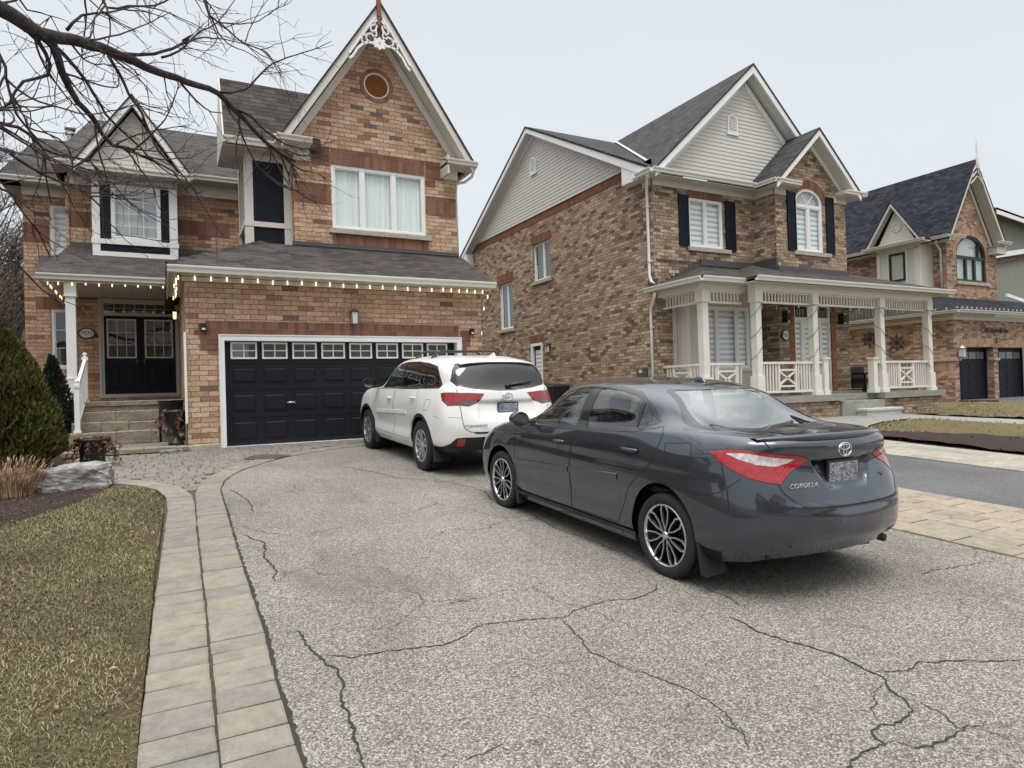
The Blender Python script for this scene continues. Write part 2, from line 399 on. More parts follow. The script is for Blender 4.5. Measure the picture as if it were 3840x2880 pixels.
# ------------------------------------------------------------------ car body surfaces
import numpy as np
class Skin:
    """smooth half-body: rows = levels (sill -> roof centre), columns = stations (nose centre -> tail centre)"""
    def __init__(s, rows, mod=None):
        C = np.array(rows, float)                       # L x N x 3
        s.mod = mod; L, N, _ = C.shape
        du = np.linalg.norm(np.diff(C[:8], axis=1), axis=2).mean(0); s.ku = np.concatenate([[0], np.cumsum(du)]); s.ku /= s.ku[-1]
        dv = np.linalg.norm(np.diff(C, axis=0), axis=2)[:, 4:12].mean(1); s.kv = np.concatenate([[0], np.cumsum(dv)]); s.kv /= s.kv[-1]
        my = np.array([1,-1,1.])
        C = np.concatenate([C[:, 1:2]*my, C, C[:, -2:-1]*my], 1)
        C = np.concatenate([C[:1]*2-C[1:2], C, C[-2:-1]*my], 0)
        s.C = C
        s.eu = np.concatenate([[-(s.ku[1])], s.ku, [1+s.ku[-1]-s.ku[-2]]])
        s.ev = np.concatenate([[-(s.kv[1])], s.kv, [1+s.kv[-1]-s.kv[-2]]])
    @staticmethod
    def W(k, t):
        t = np.asarray(t, float); n = len(k)
        i = np.clip(np.searchsorted(k, t, side='right')-1, 1, n-3)
        h = k[i+1]-k[i]; x = (t-k[i])/h
        h00 = 2*x**3-3*x**2+1; h10 = x**3-2*x**2+x; h01 = -2*x**3+3*x**2; h11 = x**3-x**2
        w = np.zeros((len(t), n)); r = np.arange(len(t))
        def slope(j, wt):
            a = k[j]-k[j-1]; b = k[j+1]-k[j]
            c1 = a/(b*(a+b)); c0 = -b/(a*(a+b))
            np.add.at(w, (r, j+1), wt*c1); np.add.at(w, (r, j-1), wt*c0); np.add.at(w, (r, j), wt*(-c1-c0))
        np.add.at(w, (r, i), h00); np.add.at(w, (r, i+1), h01)
        slope(i, h10*h); slope(i+1, h11*h)
        return w
    def P(s, u, v):
        u = np.atleast_1d(u); v = np.atleast_1d(v)
        p = np.einsum('nl,nk,lkc->nc', s.W(s.ev, v), s.W(s.eu, u), s.C, optimize=True)
        p[:, 1] = np.maximum(p[:, 1], 0)
        if s.mod: p = s.mod(p)
        return p
    def N(s, u, v):
        e = 1.5e-3; u = np.atleast_1d(u).astype(float); v = np.atleast_1d(v).astype(float)
        def q(a, b):   # mirrored continuation across the centre plane
            m = (a < 0) | (a > 1); a2 = np.where(a < 0, -a, np.where(a > 1, 2-a, a)); m2 = b > 1; b2 = np.where(m2, 2-b, np.maximum(b, 0))
            p = s.P(a2, b2); f = m ^ m2; p[f, 1] *= -1; return p
        du = q(u+e, v)-q(u-e, v); dv = q(u, v+e)-q(u, np.maximum(v-e, 0))
        n = np.cross(du, dv); l = np.linalg.norm(n, axis=1); bad = l < 1e-12
        n[bad] = (0,0,1); l[bad] = 1; n /= l[:, None]
        return n
    def table(s):
        if not hasattr(s, 'T'):
            uu, vv = np.meshgrid(np.linspace(0,1,361), np.linspace(0,1,161)); s.TU = uu.ravel(); s.TV = vv.ravel(); s.T = s.P(s.TU, s.TV)
        return s.T
    def inv(s, pts, ax, sel):
        """(a,b) pairs in the two axes ax -> uv; sel(P) masks the searched part"""
        T = s.table(); m = np.where(sel(T))[0]; out = []
        for a in pts:
            a = np.array(a, float); d = ((T[m][:, ax]-a)**2).sum(1); k = m[d.argmin()]; u, v = s.TU[k], s.TV[k]
            for it in range(6):
                e = 1e-4; p = s.P([u, u+e, u], [v, v, v+e])[:, ax]; J = np.array([(p[1]-p[0])/e, (p[2]-p[0])/e]).T
                try: st = np.linalg.solve(J, a-p[0])
                except Exception: break
                if np.abs(st).max() > .02: st *= .02/np.abs(st).max()
                u = min(1, max(0, u+st[0])); v = min(1, max(0, v+st[1]))
            out.append((u, v))
        return out

def densify(pts, d=.03, closed=True, smooth=False):
    P = [np.array(p, float) for p in pts]; n = len(P); out = []
    for i in range(n if closed else n-1):
        a, b = P[i], P[(i+1) % n]
        k = max(1, int(np.ceil(np.linalg.norm(b-a)/d)))
        if smooth:
            p0 = P[i-1] if (closed or i > 0) else a; p3 = P[(i+2) % n] if (closed or i+2 < n) else b
            for j in range(k):
                t = j/k; out.append(.5*((2*a)+(b-p0)*t+(2*p0-5*a+4*b-p3)*t*t+(3*a-p0-3*b+p3)*t**3))
        else:
            for j in range(k): out.append(a+(b-a)*j/k)
    if not closed: out.append(P[-1])
    return out

SED = [
 [(2.20,0,.20),(2.17,.38,.20),(2.05,.62,.20),(1.88,.76,.20),(1.70,.80,.20),(1.35,.81,.20),(.95,.80,.20),(.45,.80,.20),(-.1,.80,.20),(-.65,.80,.20),(-1.0,.80,.20),(-1.35,.81,.21),(-1.72,.80,.23),(-2.0,.72,.27),(-2.15,.52,.30),(-2.21,.28,.31),(-2.23,0,.31)],
 [(2.27,0,.32),(2.24,.38,.32),(2.12,.65,.32),(1.93,.80,.32),(1.71,.86,.32),(1.35,.87,.31),(.95,.865,.29),(.45,.862,.28),(-.1,.862,.28),(-.65,.862,.28),(-1.0,.865,.29),(-1.35,.872,.31),(-1.74,.865,.34),(-2.05,.78,.39),(-2.23,.55,.42),(-2.30,.29,.43),(-2.32,0,.43)],
 [(2.30,0,.48),(2.27,.38,.48),(2.15,.66,.48),(1.96,.82,.48),(1.72,.875,.48),(1.35,.885,.48),(.95,.875,.46),(.45,.868,.46),(-.1,.866,.46),(-.65,.868,.46),(-1.0,.875,.48),(-1.35,.888,.50),(-1.75,.878,.52),(-2.07,.79,.55),(-2.25,.56,.57),(-2.325,.29,.57),(-2.34,0,.57)],
 [(2.27,0,.62),(2.24,.38,.63),(2.12,.65,.64),(1.93,.81,.65),(1.70,.87,.66),(1.35,.888,.67),(.95,.882,.67),(.45,.878,.67),(-.1,.878,.67),(-.65,.880,.68),(-1.0,.885,.69),(-1.35,.89,.71),(-1.74,.875,.72),(-2.05,.78,.74),(-2.22,.56,.73),(-2.29,.29,.68),(-2.305,0,.66)],
 [(2.20,0,.72),(2.17,.36,.73),(2.04,.60,.76),(1.86,.76,.80),(1.66,.835,.83),(1.35,.865,.85),(.95,.872,.86),(.45,.872,.87),(-.1,.873,.88),(-.65,.873,.90),(-1.0,.872,.92),(-1.35,.868,.93),(-1.72,.845,.95),(-1.98,.76,.95),(-2.13,.56,.94),(-2.19,.29,.90),(-2.205,0,.89)],
 [(2.08,0,.80),(2.04,.33,.82),(1.92,.54,.85),(1.75,.68,.885),(1.56,.755,.92),(1.30,.80,.95),(.98,.825,.965),(.45,.838,.985),(-.1,.842,1.01),(-.65,.838,1.035),(-1.0,.825,1.06),(-1.35,.80,1.075),(-1.68,.765,1.09),(-1.94,.70,1.095),(-2.12,.53,1.09),(-2.18,.28,1.085),(-2.195,0,1.085)],
 [(1.42,0,1.00),(1.37,.30,.998),(1.29,.50,.992),(1.21,.63,.985),(1.13,.70,.985),(1.04,.745,.985),(.82,.785,.99),(.44,.80,1.005),(-.1,.808,1.03),(-.62,.80,1.055),(-.92,.785,1.08),(-1.18,.745,1.12),(-1.44,.69,1.125),(-1.66,.62,1.12),(-1.77,.48,1.105),(-1.81,.26,1.11),(-1.82,0,1.115)],
 [(.50,0,1.42),(.49,.25,1.415),(.46,.42,1.40),(.42,.50,1.38),(.375,.545,1.365),(.315,.565,1.365),(.17,.578,1.395),(-.08,.59,1.412),(-.27,.592,1.415),(-.50,.59,1.412),(-.72,.58,1.40),(-.90,.565,1.375),(-1.02,.545,1.355),(-1.09,.50,1.345),(-1.12,.40,1.352),(-1.14,.22,1.372),(-1.15,0,1.378)],
 [(.46,0,1.428),(.45,.20,1.428),(.42,.30,1.428),(.37,.36,1.428),(.31,.39,1.43),(.23,.40,1.436),(.07,.41,1.448),(-.10,.415,1.453),(-.28,.415,1.453),(-.50,.41,1.45),(-.70,.40,1.44),(-.87,.39,1.425),(-.97,.37,1.41),(-1.03,.34,1.40),(-1.07,.28,1.395),(-1.10,.16,1.392),(-1.11,0,1.392)],
 [(.43,0,1.434),(.42,.02,1.435),(.39,.02,1.438),(.34,.02,1.443),(.28,.02,1.448),(.20,.02,1.455),(.05,.02,1.464),(-.11,.02,1.468),(-.28,.02,1.468),(-.50,.02,1.464),(-.70,.02,1.453),(-.86,.02,1.44),(-.96,.02,1.428),(-1.01,.02,1.418),(-1.05,.02,1.408),(-1.08,.01,1.40),(-1.09,0,1.398)]]
for q in range(17):
    SED[9][q] = (SED[9][q][0], 0, SED[9][q][2])
SUV = [
 [(2.22,0,.29),(2.18,.4,.29),(2.07,.66,.29),(1.93,.80,.29),(1.76,.86,.29),(1.395,.87,.29),(.98,.86,.28),(.45,.855,.28),(-.15,.855,.28),(-.7,.855,.28),(-1.05,.86,.29),(-1.395,.87,.32),(-1.80,.86,.34),(-2.12,.79,.34),(-2.29,.57,.37),(-2.35,.3,.38),(-2.37,0,.38)],
 [(2.31,0,.42),(2.27,.41,.42),(2.15,.70,.42),(1.99,.86,.42),(1.80,.93,.42),(1.395,.945,.42),(.98,.93,.40),(.45,.925,.40),(-.15,.925,.40),(-.7,.925,.40),(-1.05,.93,.42),(-1.395,.945,.44),(-1.82,.93,.44),(-2.18,.85,.44),(-2.37,.60,.46),(-2.44,.32,.46),(-2.46,0,.46)],
 [(2.35,0,.60),(2.31,.42,.60),(2.19,.72,.60),(2.02,.89,.60),(1.82,.95,.60),(1.395,.96,.60),(.98,.94,.58),(.45,.93,.57),(-.15,.928,.57),(-.7,.93,.58),(-1.05,.945,.60),(-1.395,.963,.62),(-1.83,.95,.62),(-2.20,.87,.60),(-2.40,.62,.60),(-2.475,.32,.60),(-2.495,0,.60)],
 [(2.34,0,.78),(2.30,.42,.79),(2.18,.71,.80),(2.01,.88,.81),(1.80,.945,.82),(1.395,.96,.84),(.98,.953,.80),(.45,.948,.78),(-.15,.947,.78),(-.7,.948,.80),(-1.05,.956,.83),(-1.395,.965,.87),(-1.83,.945,.84),(-2.20,.87,.80),(-2.39,.62,.77),(-2.46,.32,.76),(-2.48,0,.76)],
 [(2.28,0,.93),(2.24,.40,.94),(2.12,.67,.96),(1.95,.84,.98),(1.75,.91,1.00),(1.395,.94,1.03),(.98,.943,1.00),(.45,.945,1.00),(-.15,.946,1.00),(-.7,.947,1.02),(-1.05,.947,1.04),(-1.395,.94,1.06),(-1.80,.92,1.05),(-2.13,.86,1.02),(-2.31,.66,.98),(-2.37,.34,.95),(-2.385,0,.95)],
 [(2.14,0,1.02),(2.10,.36,1.04),(1.99,.60,1.06),(1.83,.76,1.08),(1.63,.84,1.10),(1.33,.885,1.125),(.98,.905,1.14),(.45,.915,1.155),(-.15,.915,1.17),(-.7,.912,1.19),(-1.05,.905,1.20),(-1.395,.895,1.215),(-1.78,.875,1.22),(-2.08,.82,1.21),(-2.24,.66,1.19),(-2.31,.34,1.18),(-2.325,0,1.18)],
 [(1.40,0,1.16),(1.35,.32,1.16),(1.27,.54,1.16),(1.18,.68,1.155),(1.10,.77,1.155),(1.02,.83,1.155),(.84,.86,1.16),(.44,.885,1.17),(-.15,.888,1.185),(-.7,.885,1.20),(-1.05,.88,1.21),(-1.395,.868,1.235),(-1.75,.85,1.25),(-2.03,.80,1.26),(-2.19,.67,1.26),(-2.27,.36,1.24),(-2.285,0,1.235)],
 [(.42,0,1.63),(.41,.28,1.63),(.38,.46,1.62),(.33,.56,1.61),(.28,.61,1.60),(.22,.64,1.60),(.12,.66,1.615),(-.10,.675,1.635),(-.40,.68,1.645),(-.75,.68,1.65),(-1.10,.675,1.645),(-1.42,.665,1.635),(-1.70,.65,1.62),(-1.88,.62,1.60),(-2.00,.53,1.585),(-2.07,.30,1.60),(-2.09,0,1.605)],
 [(.40,0,1.635),(.39,.22,1.638),(.36,.34,1.643),(.31,.42,1.648),(.25,.46,1.655),(.19,.48,1.66),(.09,.49,1.668),(-.12,.50,1.68),(-.41,.505,1.69),(-.75,.505,1.693),(-1.08,.50,1.69),(-1.38,.49,1.682),(-1.66,.47,1.665),(-1.84,.44,1.645),(-1.95,.38,1.63),(-2.03,.22,1.622),(-2.05,0,1.622)],
 [(.38,0,1.64),(.37,0,1.644),(.34,0,1.65),(.29,0,1.658),(.23,0,1.666),(.17,0,1.674),(.07,0,1.686),(-.13,0,1.70),(-.42,0,1.708),(-.75,0,1.71),(-1.06,0,1.706),(-1.35,0,1.698),(-1.62,0,1.682),(-1.80,0,1.665),(-1.92,0,1.652),(-2.01,0,1.635),(-2.03,0,1.632)]]
# ------------------------------------------------------------------ car materials
def paint_mat(name, col, flake=.0, coat=1.0, rough=.35, metal=.0):
    t = NT(name); o = t.obj(); c = col
    if flake:
        f = t.noise(o, 900, 1); c = t.mix(t.ramp(f, [(.45, 0.), (.7, flake)]), col, tuple(min(1, k*2.2) for k in col))
    dirt = t.noise(t.map(o, (1,1,2)), 3.2, 5, .6)
    m = t.set(c, t.ramp(dirt, [(.35, rough), (.7, rough+.08)]), metal, None, .5)
    t.b.inputs['Coat Weight'].default_value = coat; t.b.inputs['Coat Roughness'].default_value = .04; t.b.inputs['Coat IOR'].default_value = 1.65
    return m
M['p_grey'] = paint_mat('slate_grey_car_paint', (.022,.029,.043), .3, 1.0, .20, .30)
M['p_white'] = paint_mat('pearl_white_car_paint', (.76,.75,.71), 0, .8, .4, 0)
M['gloss_black'] = paint_mat('gloss_black_trim', (.006,.006,.008), 0, .6, .3)
M['sat_black'] = plain('satin_black_trim', (.014,.014,.016), .5)
M['tyre'] = plain('black_rubber', (.016,.016,.017), .78, var=.25, scale=12, bump=.2, bscale=90)
M['chrome'] = plain('chrome', (.70,.71,.73), .09, 1.0, var=.02)
M['alloy'] = plain('silver_alloy', (.56,.56,.57), .24, .85, var=.05)
M['alloy_b'] = plain('black_alloy', (.012,.012,.014), .35, .3)
M['carglass'] = glass_mat('car_window_glass', (.66,.78,.74), .93, mir=.13)
M['carglass_rear'] = glass_mat('rear_screen_glass', (.70,.84,.80), .95, mir=.22)
M['cartint'] = glass_mat('privacy_car_glass', (.07,.075,.08), .85, mir=.08)
M['interior'] = plain('dark_car_upholstery', (.045,.045,.048), .9)
M['intmid'] = plain('grey_car_upholstery', (.11,.11,.115), .9)
def lamp_mat(name, col, em=0):
    t = NT(name); o = t.obj(); w = t.n('ShaderNodeTexWave'); w.inputs['Scale'].default_value = 28; w.inputs['Distortion'].default_value = 1.5; t.l(t.map(o, (1,1,.35)), w.inputs[0])
    n = t.noise(o, 26, 3, .6)
    c = t.mix(t.ramp(n, [(.3, 0.), (.7, 1.)]), tuple(k*.6 for k in col), tuple(min(1, k*1.15) for k in col))
    c = t.mix(.15, c, t.ramp(w.outputs['Fac'], [(0, .3), (1, .8)]), 'OVERLAY')
    m = t.set(c, .12, .15, t.bump(w.outputs['Fac'], .25, .004), .6); t.b.inputs['Coat Weight'].default_value = 1; t.b.inputs['Coat Roughness'].default_value = .03
    return m
M['lamp_red'] = lamp_mat('red_lamp_lens', (.38,.005,.009)); M['lamp_clear'] = lamp_mat('clear_lamp_lens', (.62,.56,.57)); M['lamp_dark'] = lamp_mat('smoked_lamp_lens', (.16,.05,.055))
M['lamp_orange'] = lamp_mat('orange_lamp_lens', (.6,.2,.04))
def plate_mat(name, ink):
    t = NT(name); o = t.obj(); f = t.noise(t.map(o, (60,60,60)), 2.4, 3, .75); g = t.noise(t.map(o, (14,14,14)), 2, 2)
    c = t.mix(t.ramp(f, [(.40, 0.), (.46, .97)]), (.70,.73,.77), ink)
    return t.set(t.mix(t.ramp(g, [(.4, 0.), (.6, .3)]), c, (.60,.64,.72)), .35)
M['plate_a'] = plate_mat('scribbled_number_plate', (.02,.02,.03)); M['plate_b'] = plate_mat('blurred_number_plate', (.03,.05,.09))

# ------------------------------------------------------------------ car builder
def in_poly(P, poly):
    x = P[:, 0]; y = P[:, 1]; ins = np.zeros(len(P), bool); n = len(poly); j = n-1
    for i in range(n):
        xi, yi = poly[i]; xj, yj = poly[j]
        if yi != yj:
            ins ^= ((yi > y) != (yj > y)) & (x < (xj-xi)*(y-yi)/(yj-yi)+xi)
        j = i
    return ins

def skin_parts(sk, regions, arches, nu=150, nv=64):
    """regions: (name, pts, mode, smooth); returns uv loops and the classified triangles"""
    selF = {'xz': ([0,2], lambda T: (T[:,1] > .45)), 'rear': ([1,2], lambda T: T[:,0] < -1.0), 'front': ([1,2], lambda T: T[:,0] > .28), '3d': ([0,1,2], lambda T: T[:,1] > -1)}
    def loop(pts, mode, smooth, d=.03, closed=True):
        D = densify(pts, d, closed, smooth)
        if mode == '3d':
            T = sk.table(); out = []
            for a in D:
                k = ((T-a)**2).sum(1).argmin(); u, v = sk.TU[k], sk.TV[k]
                for it in range(5):
                    e = 1e-4; p = sk.P([u, u+e, u], [v, v, v+e]); J = np.array([(p[1]-p[0])/e, (p[2]-p[0])/e]).T
                    st = np.linalg.lstsq(J, a-p[0], rcond=None)[0]; m = np.abs(st).max()
                    if m > .01: st *= .01/m
                    u = min(1, max(0, u+st[0])); v = min(1, max(0, v+st[1]))
                out.append((u, v))
            return out
        ax, sel = selF[mode]; return sk.inv(D, ax, sel)
    loops = []
    for r in regions:
        L = loop(r[1], r[2], r[3])
        loops.append(L)
    verts = []; edges = []; key = {}
    def vid(p):
        k = (round(p[0]*4e3), round(p[1]*4e3))
        if k not in key: key[k] = len(verts); verts.append((min(1, max(0, p[0])), min(1, max(0, p[1]))))
        return key[k]
    def path(L, closed=True):
        ids = [vid(p) for p in L]
        for a, b in zip(ids, ids[1:]+(ids[:1] if closed else [])):
            if a != b: edges.append((a, b))
    for L in loops: path([p for p in L])
    aL = []
    for cx, cz, r in arches:
        pts = []
        for k in range(49):
            a = PI*(-.28+1.56*k/48); pts.append((cx+r*math.cos(a), cz+r*math.sin(a)))
        uv = sk.inv(pts, [0,2], lambda T: T[:,1] > .4)
        # keep only points whose inverse really is there
        P3 = sk.P([p[0] for p in uv], [p[1] for p in uv]); ok = [i for i in range(len(uv)) if abs(P3[i][2]-pts[i][1]) < .004 and abs(P3[i][0]-pts[i][0]) < .004]
        a, b = ok[0], ok[-1]; L = uv[a:b+1]; L = [(L[0][0], 0.0)]+L+[(L[-1][0], 0.0)]
        path(L, False); aL.append([(L[0][0], -.1)]+L+[(L[-1][0], -.1)])
    nb = len(verts)
    for i in range(nu+1):
        for j in range(nv+1):
            verts.append((i/nu, j/nv))
    g = lambda i, j: nb+i*(nv+1)+j
    for i in range(nu): edges.append((g(i,0), g(i+1,0))); edges.append((g(i,nv), g(i+1,nv)))
    for j in range(nv): edges.append((g(0,j), g(0,j+1))); edges.append((g(nu,j), g(nu,j+1)))
    V = [Vector((a*4, b*2)) for a, b in verts]      # stretched so that triangles are near isotropic
    ov, oe, of, *_ = delaunay_2d_cdt(V, edges, [], 0, 1e-6)
    UV = np.array([(p.x/4, p.y/2) for p in ov]); F = np.array([tuple(f) for f in of if len(f) == 3])
    cen = UV[F].mean(1); cls = np.full(len(F), -1)
    for i in reversed(range(len(regions))): cls[in_poly(cen, loops[i])] = i
    for a in aL: cls[in_poly(cen, a)] = -9
    UVc = np.clip(UV, 0, 1)
    P = sk.P(UVc[:,0], UVc[:,1]); Nn = sk.N(UVc[:,0], UVc[:,1])
    return UV, P, Nn, F, cls, loops, aL

def mesh_from(name, P, Nn, F, mats, parent, extra=None, off=0.0, flip=False, thick=0):
    """triangles with analytic normals"""
    used = np.unique(F); mp = -np.ones(len(P), int); mp[used] = np.arange(len(used))
    V = P[used]+Nn[used]*off; N_ = Nn[used]; F2 = mp[F]
    if flip: V = V*np.array([1,-1,1]); N_ = N_*np.array([1,-1,1]); F2 = F2[:, ::-1]
    return V, N_, F2

def link_mesh(name, chunks, mats, parent):
    """chunks: (V, N or None, F, matindex)"""
    vs = []; ns = []; fs = []; mi = []; b = 0
    for V, N_, F, m in chunks:
        vs += [tuple(p) for p in V]; ns += [tuple(n) for n in N_] if N_ is not None else [(0,0,0)]*len(V)
        fs += [tuple(int(b+i) for i in f) for f in F]; mi += [m]*len(F); b += len(V)
    me = bpy.data.meshes.new(name); me.from_pydata(vs, [], fs)
    for m in mats: me.materials.append(m)
    me.polygons.foreach_set('material_index', mi); me.polygons.foreach_set('use_smooth', [True]*len(fs)); me.update()
    me.normals_split_custom_set_from_vertices(ns)
    o = bpy.data.objects.new(name, me); COL.objects.link(o); o.parent = parent
    return o

def strip(sk, uv, w, off, flip, closed=False):
    """thin ribbon lying on the skin along a uv path"""
    uv = np.array(uv); P = sk.P(uv[:,0], uv[:,1]); Nn = sk.N(uv[:,0], uv[:,1]); n = len(P); V = []; NN = []; F = []
    for i in range(n):
        a = P[(i-1) % n] if (closed or i > 0) else P[i]; b = P[(i+1) % n] if (closed or i < n-1) else P[i]
        t = b-a; s = np.cross(Nn[i], t); l = np.linalg.norm(s); s = s/l if l > 1e-9 else s
        V += [P[i]+s*w/2+Nn[i]*off, P[i]-s*w/2+Nn[i]*off]; NN += [Nn[i], Nn[i]]
    m = n if closed else n-1
    for i in range(m):
        a, b = 2*i, 2*((i+1) % n); F += [(a, a+1, b+1), (a, b+1, b)]
    V = np.array(V); NN = np.array(NN); F = np.array(F)
    if flip: V = V*np.array([1,-1,1]); NN = NN*np.array([1,-1,1]); F = F[:, ::-1]
    return V, NN, F

def make_wheel(root, cx, cy, cz, r, w, rim, side, style):
    """cy = outer face of the tyre, side +1 left / -1 right"""
    s = side; wh = empty('wheel', (cx, cy, cz)); wh.parent = root
    t = MB(); k = .93
    prof = [(rim*.98, -w), (rim*1.04, -w-.004), (r*.97, -w+.006), (r, -w+.03), (r, -.03), (r*.97, -.008), (r*.90, 0), (rim*1.12, .002), (rim*1.04, -.003), (rim*1.0, -.012), (rim*.97, -.03)]
    t.lathe([(a, h*s) for a, h in prof], (0,0,0), 64, 'y')
    for q in range(72):      # tread sipes
        a = 2*PI*q/72
        for h0, h1 in ((-.035, -.075), (-.085, -.13), (-w+.035, -w+.075)):
            p0 = Vector((r*1.001*math.cos(a), h0*s, r*1.001*math.sin(a))); p1 = Vector((r*1.001*math.cos(a+.03), h1*s, r*1.001*math.sin(a+.03)))
            t.bar(p0, p1, .006, .006, up=(math.cos(a), 0, math.sin(a)))
    for h in (-.08, -w+.08): t.lathe([(r*1.002, (h-.004)*s), (r*1.002, (h+.004)*s)], (0,0,0), 64, 'y')
    ty = t.build('tyre', M['tyre'], wh, local=True)
    b = MB(); b.lathe([(rim*.98, -.012*s), (rim*.93, -.03*s), (rim*.90, -.12*s), (.02, -.13*s)], (0,0,0), 48, 'y')
    b.lathe([(rim*.62, -.125*s), (rim*.62, -.118*s), (.05, -.11*s)], (0,0,0), 32, 'y')
    b.build('rim_barrel', M['alloy_b'] if style == 'a' else plainsilver, wh, local=True)
    q = MB(); q.lathe([(rim*1.0, -.010*s), (rim*.985, -.004*s), (rim*.945, -.006*s), (rim*.93, -.03*s)], (0,0,0), 64, 'y')
    def pt(rr, a, h): return Vector((rr*math.cos(a), h*s, rr*math.sin(a)))
    if style == 'a':
        n = 7
        for i in range(n):
            a0 = 2*PI*i/n+.2
            for sg in (-1, 1):
                a1 = a0+sg*.24; a2 = a0+sg*.20; a3 = a0+sg*.36
                q.bar(pt(.035, a0+sg*.55, -.022), pt(rim*.45, a2*1.0+sg*.0, -.020), .008, .012, up=(0,1,0))
                q.bar(pt(rim*.44, a2, -.020), pt(rim*.80, a1, -.016), .0085, .012, up=(0,1,0))
                q.bar(pt(rim*.79, a1, -.016), pt(rim*.97, a3, -.010), .012, .012, up=(0,1,0))
        q.build('rim_spokes', M['alloy'], wh, local=True)
        c = MB(); c.lathe([(.0, -.004*s), (.026, -.005*s), (.030, -.012*s), (.034, -.03*s)], (0,0,0), 24, 'y'); c.build('hub_cap', M['chrome'], wh, local=True)
        d = MB()
        for i in range(n):
            a0 = 2*PI*i/n+.2
            for sg in (-1, 1): d.bar(pt(.03, a0+sg*.2, -.05), pt(rim*.93, a0+sg*.30, -.05), .012, .05, up=(0,1,0))
        d.build('spoke_backs', M['alloy_b'], wh, local=True)
    else:
        n = 5
        for i in range(n):
            a0 = 2*PI*i/n+PI/2
            for sg in (-1, 1):
                q.bar(pt(.045, a0+sg*.55, -.035), pt(rim*.55, a0+sg*.26, -.030), .034, .022, up=(0,1,0))
                q.bar(pt(rim*.53, a0+sg*.26, -.030), pt(rim*.96, a0+sg*.23, -.012), .038, .022, up=(0,1,0))
                q.bar(pt(.05, a0+sg*.08, -.055), pt(rim*.94, a0+sg*.05, -.045), .018, .02, up=(0,1,0))
        q.build('rim_spokes', M['alloy'], wh, local=True)
        c = MB(); c.lathe([(.0, -.012*s), (.034, -.013*s), (.040, -.022*s), (.075, -.04*s)], (0,0,0), 24, 'y'); c.build('hub_cap', M['alloy'], wh, local=True)
    return wh
plainsilver = plain('dull_silver_alloy', (.22,.22,.225), .45, .6)

def text_mesh(name, body, size, depth, mat, parent, loc, rot, font_scale=1, align='CENTER', shear=0):
    cu = bpy.data.curves.new(name, 'FONT'); cu.body = body; cu.size = size; cu.extrude = depth; cu.align_x = align; cu.align_y = 'CENTER'; cu.resolution_u = 3; cu.shear = shear
    o = bpy.data.objects.new(name+'_t', cu); COL.objects.link(o)
    dg = bpy.context.evaluated_depsgraph_get(); me = bpy.data.meshes.new_from_object(o.evaluated_get(dg)); me.name = name
    bpy.data.objects.remove(o); bpy.data.curves.remove(cu)
    me.materials.clear(); me.materials.append(mat)
    n = bpy.data.objects.new(name, me); COL.objects.link(n)
    if parent: n.parent = parent
    n.location = loc; n.rotation_euler = rot; n.scale = (font_scale, 1, 1)
    return n

def emblem(root, x, y, z, w, tilt, mat, nx=-1):
    """three interlaced ellipses on the tail"""
    q = MB()
    def ell(cy, cz, a, b, r=.0045, n=32):
        pts = [(x+nx*.004+math.tan(tilt)*(cz+b*math.sin(2*PI*k/n)), y+cy+a*math.cos(2*PI*k/n), z+cz+b*math.sin(2*PI*k/n)) for k in range(n+1)]
        q.tube(pts, r, 6)
    ell(0, 0, w/2, w*.34, .0055); ell(0, w*.005, w*.125, w*.32); ell(0, w*.12, w*.36, w*.13, .005)
    return q.build('emblem', mat, root, local=True)

def car(root, rows, mod, spec):
    sk = Skin(rows, mod); regs = spec['regions']
    UV, P, Nn, F, cls, loops, aL = skin_parts(sk, regs, spec['arches'], *spec.get('grid', (150, 64)))
    body = []
    def tri(i): return F[cls == i]
    bi = [-1]+[i for i, r in enumerate(regs) if r[4] is None]
    for fl in (False, True):
        for i in bi:
            if len(tri(i)): body.append((*mesh_from('', P, Nn, tri(i), None, None, flip=fl), 0))
        for L, w in [(loops[i], r[6]) for i, r in enumerate(regs) if r[6]]:
            body.append((*strip(sk, L, w, .0012, fl, True), 1))
        for pts, mode, w in spec.get('lines', []):
            ax = {'xz': ([0,2], lambda T: T[:,1] > .45), 'rear': ([1,2], lambda T: T[:,0] < -1.9), 'front': ([1,2], lambda T: T[:,0] > 1.9), 'top': ([0,1], lambda T: T[:,2] > .78)}[mode]
            body.append((*strip(sk, sk.inv(densify(pts, .025, False, True), *ax), w, .0013, fl), 1))
        for a in aL:      # arch lip turned inwards
            L = np.array([p for p in a[1:-1]]); p = sk.P(L[:,0], L[:,1]); q = p.copy(); q[:,1] -= .05
            V = np.concatenate([p, q]); n = len(p); FF = []
            for i in range(n-1): FF += [(i, i+1, n+i+1), (i, n+i+1, n+i)]
            FF = np.array(FF); cx = p[:,0].mean(); cz = .35; NN = np.stack([cx-V[:,0], V[:,0]*0, cz-V[:,2]], 1); NN /= np.linalg.norm(NN, axis=1)[:, None]
            if fl: V = V*np.array([1,-1,1]); FF = FF[:, ::-1]
            body.append((V, NN, FF, 0))
    link_mesh('body', body, [spec['paint'], M['sat_black']], root)
    for i, r in enumerate(regs):
        if r[4] is None or not len(tri(i)): continue
        cs = [mesh_from('', P, Nn, tri(i), None, None, flip=fl, off=r[5]) for fl in (False, True)]
        if r[7]: link_mesh(r[0], [(*c, 0) for c in cs], [r[4]], root)
        else:
            for c in cs: 
                o = link_mesh(r[0], [(*c, 0)], [r[4]], root)
    return sk

